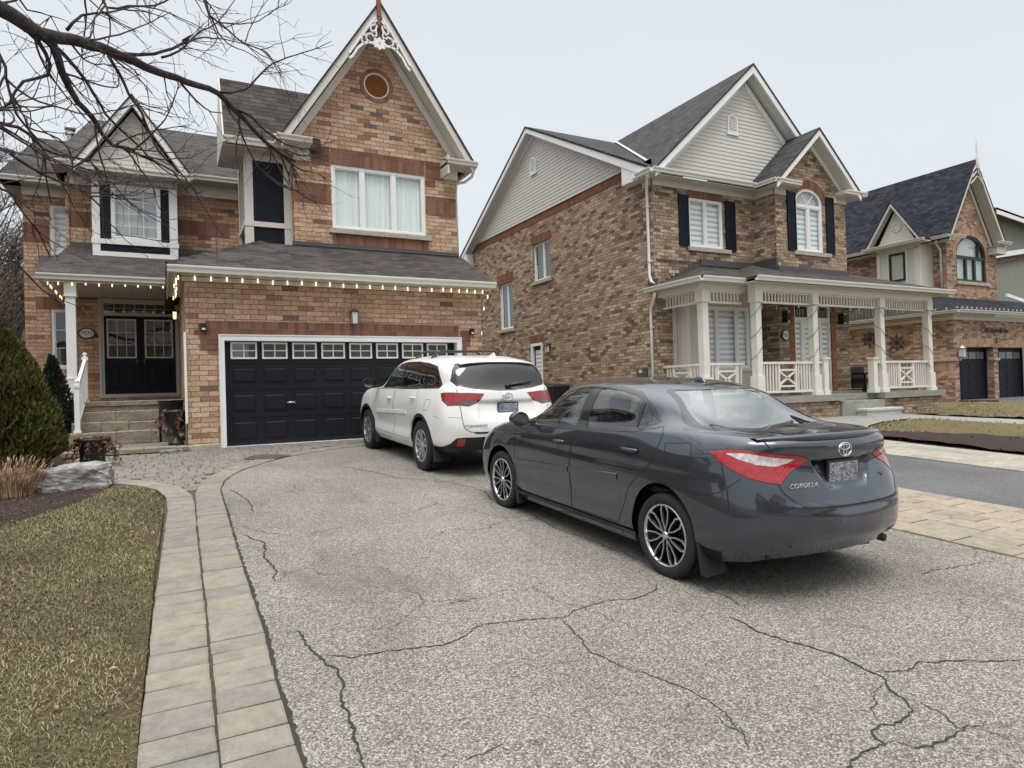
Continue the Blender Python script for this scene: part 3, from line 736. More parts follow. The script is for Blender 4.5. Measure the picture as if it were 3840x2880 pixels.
def wells(root, arches, yo, yi, wr):
    q = MB()
    for cx, cz, r in arches:
        for s in (1, -1):
            n = 20; pts = [(cx+(r+.012)*math.cos(PI*(-.25+1.5*k/n)), cz+(r+.012)*math.sin(PI*(-.25+1.5*k/n))) for k in range(n+1)]
            for k in range(n):
                a, b = pts[k], pts[k+1]; q.poly([(a[0], s*yo, a[1]), (b[0], s*yo, b[1]), (b[0], s*yi, b[1]), (a[0], s*yi, a[1])])
            q.poly([(p[0], s*yi, p[1]) for p in pts])
    q.build('wheel_well', M['sat_black'], root, local=True)

def seat(root, x, y, z, back_top, w=.48, mat=None, head=True):
    q = MB(); q.bevbox(x-.1, x+.42, y-w/2, y+w/2, z-.2, z+.02, .05)
    n = 8; pr = []
    for k in range(n+1):
        a = k/n; pr.append((x-.02-.22*a, w/2*(1-.22*a**3), z+(back_top-z)*a))
    for (x0, w0, z0), (x1, w1, z1) in zip(pr, pr[1:]):
        q.add([(x0+.07,y-w0,z0),(x0+.07,y+w0,z0),(x0-.06,y+w0*.93,z0),(x0-.06,y-w0*.93,z0),(x1+.07,y-w1,z1),(x1+.07,y+w1,z1),(x1-.06,y+w1*.93,z1),(x1-.06,y-w1*.93,z1)],
              [(0,1,5,4),(1,2,6,5),(2,3,7,6),(3,0,4,7),(4,5,6,7)], True)
    if head:
        q.lathe([(.0,-.10),(.09,-.085),(.125,-.03),(.125,.03),(.10,.08),(.0,.10)], (x-.25, y, back_top+.10), 16, 'z', True, .45, 1)
        for d in (-.05, .05): q.tube([(x-.25,y+d,back_top-.03),(x-.25,y+d,back_top+.05)], .006, 6)
    q.build('seat', mat or M['interior'], root, local=True)

def mirror_part(root, x, y, z, w, h, mat):
    for s in (1, -1):
        q = MB(); n = 14; prof = [(.0, .10), (.45, .085), (.78, .05), (.97, .0), (1.0, -.05), (.93, -.07)]
        vs = []
        for f, dx in prof:
            for k in range(n):
                a = 2*PI*k/n; vs.append((x+dx, s*(y+w/2*f*math.cos(a)*(1 if math.cos(a) > 0 else 1.05)), z+h/2*f*math.sin(a)))
        fs = []
        for i in range(len(prof)-1):
            for k in range(n): k2 = (k+1) % n; fs.append((i*n+k, i*n+k2, (i+1)*n+k2, (i+1)*n+k))
        q.add(vs, fs, True); q.bar((x, s*(y-w/2+.02), z-h*.2), (x, s*(y-w/2-.10), z-h*.28), .05, .035)
        mo = q.build('door_mirror', mat, root, local=True)
        g = MB(); g.add([(x-.068, s*(y+w/2*.9*math.cos(2*PI*k/n)), z+h/2*.88*math.sin(2*PI*k/n)) for k in range(n)], [tuple(range(n))]); g.build('mirror_glass', M['mirrorglass'], mo, local=True)
M['mirrorglass'] = plain('mirror_glass', (.35,.36,.36), .03, 1.0, var=.01)

def handle(root, x0, x1, y, z, dz, mat, cup):
    for s in (1, -1):
        q = MB(); n = 8
        pts = [(x0+(x1-x0)*k/n, s*(y+.012+.022*math.sin(PI*k/n)), z+dz*k/n) for k in range(n+1)]
        q.tube(pts, [.009]+[.0135]*(n-1)+[.009], 8); h = q.build('door_handle', mat, root, local=True)
        c = MB(); c.add([((x0+x1)/2+abs(x1-x0)*.46*math.cos(2*PI*k/16), s*(y+.003), z+dz/2-.006+.032*math.sin(2*PI*k/16)) for k in range(16)], [tuple(range(16))])
        c.build('handle_recess', cup, h, local=True)
# ------------------------------------------------------------------ the two cars
def ring(cx, cz, r0, a0=-.22, a1=1.22, n=30): return [(cx+r0*math.cos(PI*(a0+(a1-a0)*k/n)), cz+r0*math.sin(PI*(a0+(a1-a0)*k/n))) for k in range(n+1)]
def car_matrix(o, x, y, z, yaw, pitch):
    F = Vector((math.sin(yaw)*math.cos(pitch), math.cos(yaw)*math.cos(pitch), math.sin(pitch))); L = Vector((-math.cos(yaw), math.sin(yaw), 0)); U = F.cross(L)
    m = Matrix((F, L, U)).transposed().to_4x4(); m.translation = (x, y, z); o.rotation_euler = m.to_euler(); o.location = (x, y, z)

def sedan_mod(p):
    z = p[:,2]; y = np.abs(p[:,1]); hw = .20+(z-.765)/.19*.12
    ins = np.minimum(np.minimum(hw-y, z-.762), .955-z); t = np.clip(ins/.03, 0, 1); t = t*t*(3-2*t)
    p = p.copy(); p[:,0] += np.where(p[:,0] < -2.0, .035*t, 0)
    # crease under the window line and bumper step
    side = np.clip((y-.7)/.1, 0, 1); p[:,1] -= side*.006*np.exp(-((z-.80)/.05)**2)*(p[:,0] > -1.9)
    zc = .435-.10*np.clip((y-.50)/.14, 0, 1); st = np.clip((zc-z)/.012, 0, 1); st = st*st*(3-2*st); p[:,0] += np.where(p[:,0] < -1.8, .030*st*np.clip((.70-y)/.08, 0, 1), 0)
    lip = np.exp(-((z-.665)/.022)**2)*np.clip((.62-y)/.12, 0, 1); p[:,0] -= np.where(p[:,0] < -2.0, .012*lip, 0)
    return p
# region: name, points, mode, smooth, material (None = painted body), offset, seam width, both sides in one mesh
R_ = lambda n, p, m='xz', sm=False, mat=None, off=0.0, seam=0, both=False: (n, p, m, sm, mat, off, seam, both)
sedan = empty('sedan', (0,0,0), label='dark slate grey sedan parked nearest with its boot towards the camera', cat='car')
G_ = M['p_grey']
lampS = [(-1.761,.816,.996),(-1.84,.79,1.014),(-1.96,.71,1.020),(-2.101,.600,1.008),(-2.17,.43,.992),(-2.195,.34,.962),(-2.19,.38,.935),(-2.17,.50,.885),(-2.165,.585,.81),(-2.12,.66,.822),(-2.05,.745,.848),(-1.95,.80,.895),(-1.85,.82,.948)]
sed_regs = [
 R_('window', [(.74,1.055),(.60,1.165),(.44,1.262),(.25,1.335),(.08,1.372),(-.115,1.388),(-.05,1.032),(.70,.99)], mat=M['carglass'], off=-.004),
 R_('window', [(-.25,1.387),(-.56,1.374),(-.76,1.343),(-.875,1.305),(-.885,1.078),(-.225,1.038)], mat=M['carglass'], off=-.004),
 R_('quarter_window', [(-.915,1.285),(-1.11,1.146),(-.915,1.085)], mat=M['carglass'], off=-.004),
 R_('window_trim', [(1.02,.985),(.82,1.105),(.64,1.22),(.46,1.312),(.27,1.372),(.05,1.405),(-.14,1.415),(-.49,1.41),(-.80,1.372),(-.98,1.285),(-1.15,1.150),(-.95,1.068),(-.15,1.022),(.5,.984)], mat=M['gloss_black'], off=.001),
 R_('fuel_door', [(-1.33,1.012),(-1.56,1.034),(-1.60,1.01),(-1.635,.90),(-1.60,.875),(-1.40,.845),(-1.365,.87)], seam=.006),
 R_('tail_lamp', [(-1.88,.78,.995),(-2.0,.685,.999),(-2.10,.60,.985),(-2.16,.44,.972),(-2.16,.50,.945),(-2.145,.60,.930),(-2.06,.69,.935),(-1.97,.75,.960)], '3d', False, M['lamp_clear'], .002),
 R_('tail_lamp', lampS, '3d', False, M['lamp_red'], .003, .008),
 R_('headlight', [(1.60,.80,.905),(1.90,.70,.83),(2.14,.45,.745),(2.15,.46,.67),(2.0,.73,.66),(1.80,.85,.74)], '3d', False, M['lamp_clear'], .003, .006),
 R_('door', [(1.0,.975),(1.014,.73),(1.0,.49),(.95,.33),(.87,.275),(-.09,.285),(-.062,.47),(-.046,.634),(-.077,.89),(-.145,1.012),(.4,.975)], mat=G_, seam=.007),
 R_('door', [(-.152,1.012),(-.085,.89),(-.054,.634),(-.07,.47),(-.098,.285),(-.79,.295),(-.85,.428),(-.94,.62),(-1.06,.73),(-1.189,.83),(-1.265,1.0),(-1.262,1.08),(-1.20,1.122),(-.95,1.060)], mat=G_, seam=.007),
 R_('rear_window', [(-.002,1.125),(.30,1.125),(.585,1.135),(.61,1.15),(.475,1.375),(.44,1.388),(-.002,1.392)], 'rear', False, M['carglass_rear'], -.003, 0, True),
 R_('rear_window_border', [(-.002,1.112),(.30,1.112),(.64,1.122),(.665,1.14),(.52,1.375),(.47,1.396),(-.002,1.402)], 'rear', False, M['gloss_black'], .001, 0, True),
 R_('windscreen', [(-.002,1.02),(.63,1.005),(.655,1.03),(.52,1.36),(.48,1.385),(-.002,1.41)], 'front', False, M['carglass'], -.003, 0, True),
]
AS = [(1.335,.350,.352),(-1.335,.352,.360)]
spec = dict(paint=G_, regions=sed_regs, arches=AS, grid=(170, 70), lines=[
  ([(-1.60,.693),(-1.75,.70),(-1.90,.745),(-2.01,.84)], 'xz', .006),
  ([(.62,1.085),(.60,1.0),(.605,.90),(.60,.81),(.575,.745),(.50,.685),(.42,.663),(.2,.655),(0,.652)], 'rear', .010),
  ([(1.35,.955),(1.35,.90),(1.0,.97)], 'xz', .004),
  ([(1.38,0),(1.34,.35),(1.22,.62),(1.06,.80)], 'top', .012),
  ([(0,.52),(.5,.52),(.72,.50)], 'front', .012)])
sk = car(sedan, SED, sedan_mod, spec)
wells(sedan, AS, .84, .50, .32)
for cx in (1.35, -1.35):
    for s in (1, -1): make_wheel(sedan, cx, s*.872, .318, .318, .215, .236, s, 'a')
q = MB(); q.bevbox(-1.0, 1.0, -.78, .78, .19, .42, .02); q.bevbox(-2.1, -1.72, -.62, .62, .30, .60, .02); q.bevbox(1.72, 2.1, -.60, .60, .24, .6, .02); q.box(-1.72,1.72,-.49,.49,.30,.62)
q.build('underbody', M['sat_black'], sedan, local=True)
q = MB(); q.box(-1.75, 1.3, -.76, .76, .60, .64); q.bevbox(.62, 1.25, -.70, .70, .62, .98, .06); q.bevbox(-1.80,-1.20,-.62,.62,.95,1.085,.01)
q.tube([(.66+.0*k, .38+.18*math.cos(2*PI*k/20), .93+.18*math.sin(2*PI*k/20)) for k in range(21)], .014, 6)
q.build('dashboard', M['interior'], sedan, local=True)
for x, y, bt in ((.10,.37,1.12),(.10,-.37,1.12)): seat(sedan, x, y, .62, bt)
for y in (.36, -.36): seat(sedan, -.92, y, .60, 1.09, .5, M['intmid'])
# sill, moulding, mud flaps, spoiler, plate, lettering
q = MB()
for s in (1, -1): q.add([(1.0,s*.868,.27),(-1.0,s*.868,.27),(-1.0,s*.878,.24),(1.0,s*.878,.24),(1.0,s*.84,.19),(-1.0,s*.84,.19)], [(0,1,2,3),(3,2,5,4)])
q.build('side_sill', G_, sedan, local=True)
for x0, x1, z0, z1 in ((1.00,-.035,.578,.634),(-.055,-.785,.636,.680)):
    for s in (1, -1):
        q = MB(); n = 10
        for a, b in [(i/n, (i+1)/n) for i in range(n)]:
            xa, xb = x0+(x1-x0)*a, x0+(x1-x0)*b; za, zb = z0+(z1-z0)*a, z0+(z1-z0)*b; ha = .018+.012*min(1, a*1.2+(.5 if x0 < 0 else 0)); y = .880
            ha = .030; y0 = y-.006
            q.add([(xa,s*y0,za-ha),(xa,s*(y+.011),za-ha*.7),(xa,s*(y+.011),za+ha*.6),(xa,s*y0,za+ha),(xb,s*y0,zb-ha),(xb,s*(y+.011),zb-ha*.7),(xb,s*(y+.011),zb+ha*.6),(xb,s*y0,zb+ha)],
                  [(0,1,5,4),(1,2,6,5),(2,3,7,6),(4,5,6,7),(0,3,2,1)])
        q.build('side_moulding', G_, sedan, local=True)
for cx, dx in ((-1.35,-.345),(1.35,-.335)):
    for s in (1, -1):
        q = MB(); q.add([(cx+dx, s*.875, .36),(cx+dx+.02, s*.66, .36),(cx+dx-.05, s*.66, .135),(cx+dx-.06, s*.885, .135),(cx+dx-.02, s*.875, .36),(cx+dx, s*.66, .36),(cx+dx-.09, s*.66, .135),(cx+dx-.12, s*.885, .135)],
                        [(0,1,2,3),(4,5,6,7),(0,3,7,4),(3,2,6,7)]); q.build('mud_flap', M['sat_black'], sedan, local=True)
q = MB(); n = 28; ring_v = []
for k in range(n+1):
    y = -.66+1.32*k/n; a = abs(y)/.66; bx = -2.185+.155*a**2.6; zt = 1.105+.022*(1-a**4); th = .034*(1-a**6)+.004
    ring_v += [(bx+.16, y, 1.098+.012*(1-a**3)), (bx+.02, y, zt), (bx-.012, y, zt-.004), (bx-.010, y, zt-th-.006), (bx+.03, y, 1.082-.004)]
fs = []
for k in range(n):
    for j in range(4): fs.append((5*k+j, 5*k+j+1, 5*k+j+6, 5*k+j+5))
q.add(ring_v, fs, True); q.build('boot_spoiler', G_, sedan, local=True)
q = MB(); q.box(-2.205,-2.19,-.165,.165,.775,.94); pf = q.build('number_plate', M['gloss_black'], sedan, local=True)
q = MB(); q.box(-2.211,-2.206,-.150,.150,.788,.925); q.build('plate_face', M['plate_a'], pf, local=True)
emblem(sedan, -2.212, 0, 1.012, .135, .04, M['chrome'])
RR = (R(90), 0, R(-90))
text_mesh('model_lettering', 'COROLLA', .046, .002, M['chrome'], sedan, (-2.228,.435,.800), (R(90),0,R(-97)), 1.15, shear=.25)
text_mesh('model_lettering', 'S', .055, .002, M['lamp_red'], sedan, (-2.222,-.40,.81), (R(90),0,R(-83)), 1.1)
mirror_part(sedan, .74, .99, 1.045, .20, .155, G_)
for s in (1,-1):
    q = MB(); q.add([(.70,s*.806,.985),(1.0,s*.792,.985),(.80,s*.755,1.085),(.74,s*.762,1.06)], [(0,1,2,3)])
handle(sedan, .21, .02, .873, .882, 0, G_, M['sat_black']); handle(sedan, -.85, -1.06, .876, .925, .0, G_, M['sat_black'])
q = MB(); q.tube([(-1.90,-.58,.305),(-2.135,-.58,.300)], .03, 14); q.build('exhaust_pipe', M['black'], sedan, local=True)
q = MB(); q.lathe([(.06,0),(.045,.03),(.012,.055),(0,.056)], (-.80,0,1.443), 12, 'z', True, 1.4, .35); q.build('roof_antenna', G_, sedan, local=True)
car_matrix(sedan, 4.172, 5.256, .292, .001, .053)

suv = empty('suv', (0,0,0), label='white SUV with roof bars parked close to the garage door', cat='car')
W_ = M['p_white']
def suv_mod(p):
    z = p[:,2]; y = np.abs(p[:,1]); p = p.copy(); rear = p[:,0] < -2.0
    ins = np.minimum(np.minimum(.48-y, z-.80), 1.075-z); t = np.clip(ins/.05, 0, 1); t = t*t*(3-2*t); p[:,0] += np.where(rear, .030*t, 0)
    side = np.clip((y-.75)/.1, 0, 1)*(np.abs(p[:,0]) < 1.6); p[:,1] -= side*.022*np.exp(-((z-.62)/.12)**2)*np.clip((1.05-np.abs(p[:,0]))/.2, 0, 1)
    return p
suv_regs = [
 R_('window', [(.60,1.172),(.44,1.290),(.30,1.395),(.15,1.49),(0,1.55),(-.13,1.578),(-.275,1.590),(-.33,1.20)], mat=M['carglass'], off=-.004),
 R_('window', [(-.345,1.590),(-.60,1.597),(-.90,1.595),(-1.262,1.572),(-1.362,1.226),(-.40,1.203)], mat=M['cartint'], off=-.004),
 R_('window', [(-1.285,1.572),(-1.46,1.555),(-1.63,1.52),(-1.72,1.47),(-1.80,1.385),(-1.89,1.285),(-1.882,1.248),(-1.385,1.229)], mat=M['cartint'], off=-.004),
 R_('window_trim', [(.70,1.155),(.50,1.285),(.33,1.41),(.16,1.515),(0,1.575),(-.284,1.61),(-.8,1.617),(-1.274,1.594),(-1.654,1.545),(-1.78,1.455),(-1.935,1.290),(-1.915,1.232),(-1.347,1.210),(-.412,1.183)], mat=M['gloss_black'], off=.001),
 R_('tail_lamp', [(-2.02,.862,1.155),(-2.10,.80,1.158),(-2.222,.700,1.160),(-2.28,.700,1.06),(-2.17,.82,1.045),(-2.07,.865,1.09)], '3d', False, M['lamp_red'], .003),
 R_('tail_lamp', [(-2.225,.685,1.148),(-2.30,.38,1.146),(-2.32,.40,1.085),(-2.28,.685,1.075)], '3d', False, M['lamp_red'], .003),
 R_('tail_lamp', [(-1.996,.867,1.166),(-2.232,.692,1.175),(-2.318,.346,1.160),(-2.334,.439,1.047),(-2.329,.591,.992),(-2.285,.693,1.006),(-2.168,.835,.999),(-2.06,.868,1.07)], '3d', False, M['lamp_dark'], .002, .007),
 R_('headlight', [(1.55,.865,1.075),(1.85,.75,1.06),(2.14,.50,1.0),(2.22,.50,.92),(2.05,.77,.89),(1.80,.90,.95)], '3d', False, M['lamp_clear'], .003, .006),
 R_('fuel_door', [(-1.584,1.061),(-1.74,1.066),(-1.755,1.04),(-1.69,.915),(-1.54,.908),(-1.53,.93)], seam=.005),
 R_('rear_window', [(-.002,1.215),(.114,1.215),(.45,1.245),(.675,1.29),(.715,1.34),(.675,1.48),(.61,1.565),(-.002,1.592)], 'rear', False, M['cartint'], -.003, 0, True),
 R_('rear_window_border', [(-.002,1.198),(.114,1.198),(.45,1.225),(.70,1.268),(.75,1.34),(.70,1.50),(.63,1.582),(-.002,1.603)], 'rear', False, M['gloss_black'], .001, 0, True),
 R_('reflector', [(-2.318,.74,.553),(-2.37,.655,.545),(-2.325,.665,.445),(-2.27,.755,.447)], '3d', False, M['lamp_red'], .004),
 R_('bumper_cladding', [(-1.80,.918,.40),(-1.9,.90,.425),(-2.10,.87,.44),(-2.22,.825,.478),(-2.30,.76,.56),(-2.37,.65,.572),(-2.466,.364,.575),(-2.50,.0,.577),(-2.50,0,.30),(-2.35,0,.30),(-2.30,.57,.30),(-2.12,.79,.30),(-1.80,.86,.30)], '3d', False, M['sat_black'], .002),
 R_('bumper_step', [(-.002,.618),(.52,.618),(.56,.634),(.52,.640),(-.002,.640)], 'rear', False, M['sat_black'], .002, 0, True),
 R_('arch_cladding', [(1.395+.0,.39)]+ring(1.405,.39,.462), mat=M['sat_black'], off=.004),
 R_('arch_cladding', ring(-1.39,.39,.462)+[(-1.39,.39)], mat=M['sat_black'], off=.004),
 R_('door', [(1.12,1.13),(1.08,.98),(1.03,.80),(.99,.62),(.95,.48),(.90,.42),(-.055,.42),(-.08,.60),(-.105,.87),(-.16,1.10),(-.19,1.178),(.6,1.150)], mat=W_, seam=.006),
 R_('door', [(-.20,1.178),(-.17,1.10),(-.115,.87),(-.09,.60),(-.065,.42),(-.85,.42),(-.90,.60),(-1.02,.76),(-1.19,.85),(-1.255,1.0),(-1.23,1.12),(-1.195,1.203),(-.412,1.178)], mat=W_, seam=.006),
 R_('windscreen', [(-.002,1.19),(.73,1.18),(.75,1.21),(.60,1.56),(.55,1.595),(-.002,1.615)], 'front', False, M['carglass'], -.003, 0, True),
]
AV = [(1.395,.385,.415),(-1.395,.385,.415)]
spec = dict(paint=W_, regions=suv_regs, arches=AV, grid=(170, 74), lines=[
  ([(.715,1.24),(.705,1.17),(.70,1.0),(.69,.80),(.675,.71),(.63,.665),(.55,.642),(.2,.637),(0,.636)], 'rear', .009),
  ([(1.36,0),(1.32,.35),(1.20,.64),(1.04,.86)], 'top', .012), ([(-1.86,.845),(-2.05,.83)], 'xz', .004), ([(.69,.835),(.85,.845)], 'rear', .004)])
car(suv, SUV, suv_mod, spec)
wells(suv, AV, .90, .54, .37)
for cx in (1.395, -1.395):
    for s in (1, -1): make_wheel(suv, cx, s*.955, .372, .372, .245, .245, s, 'b')
q = MB(); q.bevbox(-1.0, 1.0, -.84, .84, .26, .5, .02); q.bevbox(-2.25, -1.80, -.68, .68, .38, .60, .02); q.bevbox(1.80, 2.15, -.66, .66, .33, .6, .02); q.box(-1.8,1.8,-.53,.53,.36,.7)
q.build('underbody', M['sat_black'], suv, local=True)
q = MB(); q.box(-2.2, 1.3, -.84, .84, .70, .74); q.bevbox(.60, 1.25, -.76, .76, .74, 1.14, .06); q.build('dashboard', M['interior'], suv, local=True)
for x, y in ((.05,.40),(.05,-.40)): seat(suv, x, y, .78, 1.30)
for x in (-.85, -1.55):
    for y in (.42, -.42): seat(suv, x, y, .78, 1.27)
for x0, x1, z0, z1 in ((.86,-.09,.752,.800),(-.12,-.74,.802,.828)):
    for s in (1, -1):
        q = MB(); y = .948; q.add([(x0,s*(y-.02),z0-.035),(x0,s*(y+.012),z0-.028),(x0,s*(y+.012),z0+.026),(x0,s*(y-.02),z0+.034),(x1,s*(y-.02),z1-.035),(x1,s*(y+.012),z1-.028),(x1,s*(y+.012),z1+.026),(x1,s*(y-.02),z1+.034)],
              [(0,1,5,4),(1,2,6,5),(2,3,7,6),(4,5,6,7),(0,3,2,1)]); q.build('side_moulding', W_, suv, local=True)
for cx, dx in ((-1.395,-.41),(1.395,-.39)):
    for s in (1, -1):
        q = MB(); q.add([(cx+dx, s*.93, .46),(cx+dx, s*.70, .46),(cx+dx-.07, s*.70, .20),(cx+dx-.09, s*.945, .20),(cx+dx-.03, s*.93, .46),(cx+dx-.03, s*.70, .46),(cx+dx-.12, s*.70, .20),(cx+dx-.15, s*.945, .20)],
                        [(0,1,2,3),(4,5,6,7),(0,3,7,4),(3,2,6,7)]); q.build('mud_flap', M['sat_black'], suv, local=True)
q = MB(); q.box(-2.375,-2.36,-.165,.165,.865,1.035); pf = q.build('number_plate', M['gloss_black'], suv, local=True)
q = MB(); q.box(-2.381,-2.376,-.150,.150,.88,1.02); q.build('plate_face', M['plate_b'], pf, local=True)
emblem(suv, -2.352, 0, 1.112, .165, -.05, M['chrome'])
text_mesh('model_lettering', 'HIGHLANDER', .042, .002, M['black'], suv, (-2.440,.53,.730), (R(90),0,R(-106)), 1.25)
mirror_part(suv, .78, 1.10, 1.245, .24, .17, M['sat_black'])
handle(suv, .19, -.02, .945, 1.02, 0, W_, W_); handle(suv, -.95, -1.16, .945, 1.07, 0, W_, W_)
# crosswise roof bars on feet
for x in (-.32, -1.02):
    q = MB(); n = 16; pts = []
    for k in range(n+1):
        y = -.60+1.20*k/n; e = max(0, abs(y)-.46)/.14; pts.append((x, y, 1.775-.115*e*e))
    q.tube(pts, .017, 8)
    for s in (1, -1): q.add([(x-.05,s*.63,1.655),(x+.05,s*.63,1.655),(x+.05,s*.54,1.672),(x-.05,s*.54,1.672),(x-.02,s*.585,1.71),(x+.02,s*.585,1.71),(x+.02,s*.53,1.735),(x-.02,s*.53,1.735)], [(0,1,5,4),(1,2,6,5),(2,3,7,6),(3,0,4,7),(4,5,6,7)])
    q.build('roof_bar', M['sat_black'], suv, local=True)
q = MB(); q.add([(-1.78,-.03,1.668),(-1.78,.03,1.668),(-1.98,.03,1.640),(-1.98,-.03,1.640),(-1.93,.006,1.745),(-1.93,-.006,1.745),(-1.96,0,1.74)], [(0,1,4,5),(1,2,6,4),(3,0,5,6),(4,6,5),(2,3,6)]); q.build('roof_antenna', W_, suv, local=True)
# tailgate spoiler lip, wiper
q = MB(); n = 20; vs = []
for k in range(n+1):
    y = -.60+1.2*k/n; a = abs(y)/.6; b = -2.05+.07*a**3; vs += [(b+.10,y,1.630-.03*a**3),(b-.06,y,1.618-.035*a**3),(b-.075,y,1.603-.035*a**3),(b+.0,y,1.590-.03*a**3)]
fs = [(4*k+j,4*k+j+1,4*k+j+5,4*k+j+4) for k in range(n) for j in range(3)]
q.add(vs, fs, True); q.build('tailgate_spoiler', W_, suv, local=True)
q = MB(); q.lathe([(.0,-.03),(.035,-.02),(.04,.0)], (-2.27,-.05,1.262), 12, 'x'); q.tube([(-2.285,-.05,1.27),(-2.275,-.25,1.295),(-2.25,-.46,1.308)], [.018,.012,.005], 6); q.tube([(-2.27,-.07,1.285),(-2.235,-.50,1.325)], .007, 5)
q.build('rear_wiper', M['sat_black'], suv, local=True)
car_matrix(suv, 4.291, 10.743, .596, -.009, .052)
# ------------------------------------------------------------------ ground
def gz(y): return .0555*min(max(y, -3), 13.5)
def patch(name, pts, mat, lift, kind='structure', label=None, cat=None):
    """flat sheet following the slope; split where the slope changes"""
    bm = bmesh.new(); vs = [bm.verts.new((x, y, 0)) for x, y in pts]; bm.faces.new(vs)
    for yc in (-3, 13.5):
        bmesh.ops.bisect_plane(bm, geom=bm.verts[:]+bm.edges[:]+bm.faces[:], plane_co=(0,yc,0), plane_no=(0,1,0))
    bmesh.ops.triangulate(bm, faces=bm.faces[:])
    q = MB(); bm.verts.index_update(); q.add([(v.co.x, v.co.y, gz(v.co.y)+lift) for v in bm.verts], [tuple(v.index for v in f.verts) if f.normal.z > 0 else tuple(v.index for v in reversed(f.verts)) for f in bm.faces])
    bm.free(); return q.build(name, mat, kind=kind, label=label, cat=cat)

def soil_mat(name, a, b, c, sc=1.0):
    t = NT(name); o = t.obj(); n1 = t.noise(o, 1.3*sc, 5, .6); n2 = t.noise(t.map(o, (1,1,1), (0,0,.5)), 42*sc, 5, .75, .8); n3 = t.noise(o, 150*sc, 2, .8)
    col = t.mix(t.ramp(n1, [(.38, 0.), (.62, 1.)]), a, b); col = t.mix(t.ramp(n2, [(.42, 0.), (.60, 1.)]), col, c)
    col = t.mix(.7, col, t.ramp(n3, [(.3, .2), (.7, .8)]), 'OVERLAY')
    return t.set(col, .95, None, t.bump(t.math('ADD', n2, t.math('MULTIPLY', n3, .5)), .9, .03), .15)
M['grass_g'] = soil_mat('dormant_lawn', (.095,.085,.038), (.075,.052,.032), (.19,.15,.08))
M['grass_far'] = soil_mat('dormant_far_lawn', (.095,.098,.035), (.15,.115,.06), (.24,.19,.105), 1.0)
M['mulch'] = soil_mat('dark_mulch', (.035,.022,.022), (.055,.035,.032), (.10,.065,.055), 1.2)
def asphalt_mat(name, base, light, dark, sc=1.0, stain=True):
    t = NT(name); o = t.obj()
    v = t.n('ShaderNodeTexVoronoi'); v.feature = 'F1'; v.inputs['Scale'].default_value = 120*sc; t.l(o, v.inputs['Vector'])
    sx = t.n('ShaderNodeSeparateColor'); t.l(v.outputs['Color'], sx.inputs[0])
    n1 = t.noise(o, 210*sc, 2, .8)
    col = t.ramp(sx.outputs[0], [(0, dark), (.22, base), (.55, tuple(k*1.25 for k in base)), (.80, light), (1, tuple(min(.8, k*1.3) for k in light))])
    gap = t.ramp(v.outputs['Distance'], [(.0, 1.), (.45, .88), (.75, .5)])
    col = t.mix(.85, col, gap, 'MULTIPLY')
    col = t.mix(.45, col, t.ramp(n1, [(.3, .2), (.7, .8)]), 'OVERLAY')
    big = t.noise(o, .55, 5, .6); col = t.mix(.5, col, t.ramp(big, [(.32, .33), (.68, .66)]), 'OVERLAY')
    if stain:
        s1 = t.noise(t.map(o, (1,.55,1)), 1.15, 6, .55, .4); col = t.mix(t.ramp(s1, [(.56, 0.), (.72, .5)]), col, tuple(k*.45 for k in base))
        s2 = t.noise(t.map(o, (1,1,1), (0,0,0), (7,3,0)), 3.2, 5, .6, .6); col = t.mix(t.ramp(s2, [(.66, 0.), (.74, .35)]), col, tuple(k*.4 for k in base))
    if stain:
        wn = t.n('ShaderNodeTexNoise'); wn.inputs['Scale'].default_value = 2.6; wn.inputs['Detail'].default_value = 6; t.l(o, wn.inputs['Vector'])
        dv = t.n('ShaderNodeVectorMath', operation='MULTIPLY_ADD'); t.l(wn.outputs['Color'], dv.inputs[0]); dv.inputs[1].default_value = (.55,.55,0); t.l(o, dv.inputs[2])
        vc = t.n('ShaderNodeTexVoronoi'); vc.feature = 'DISTANCE_TO_EDGE'; vc.inputs['Scale'].default_value = .62; t.l(dv.outputs[0], vc.inputs['Vector'])
        mk = t.math('MULTIPLY', t.ramp(vc.outputs['Distance'], [(0, 1.), (.0022, .9), (.0050, 0.)]), t.ramp(t.noise(o, .8, 3), [(.44, 0.), (.56, .85)]))
        col = t.mix(mk, col, (.035,.031,.027))
    h = t.math('SUBTRACT', t.math('MULTIPLY', sx.outputs[1], .5), v.outputs['Distance'])
    return t.set(col, .88, None, t.bump(h, .55, .006), .25)
M['asphalt'] = asphalt_mat('worn_exposed_aggregate_asphalt', (.205,.184,.158), (.395,.36,.31), (.105,.093,.08))
M['asphalt2'] = asphalt_mat('dark_smooth_asphalt', (.125,.125,.125), (.20,.20,.20), (.06,.06,.06), 1.3, False)
def paver_mat(name, a, b, c):
    t = NT(name); o = t.obj(); i = t.n('ShaderNodeNewGeometry').outputs['Random Per Island']
    col = t.ramp(i, [(0, a), (.4, b), (.75, c), (1, a)])
    n = t.noise(o, 9, 6, .7); n2 = t.noise(o, 160, 3, .8)
    col = t.mix(.45, col, t.ramp(n, [(.3, .25), (.7, .75)]), 'OVERLAY'); col = t.mix(.35, col, t.ramp(n2, [(.3, .2), (.7, .8)]), 'OVERLAY')
    return t.set(col, .9, None, t.bump(t.math('ADD', n2, n), .35, .006), .2)
M['paver'] = paver_mat('buff_grey_paver', (.235,.208,.168), (.268,.233,.185), (.21,.195,.168))
M['paver_r'] = paver_mat('pinkish_buff_paver', (.29,.242,.185), (.335,.278,.21), (.255,.222,.178))
M['paver_s'] = paver_mat('pale_buff_paver', (.31,.28,.23), (.37,.325,.26), (.265,.25,.225))
M['cobble'] = paver_mat('grey_tumbled_cobble', (.20,.178,.148), (.225,.20,.165), (.175,.16,.138))
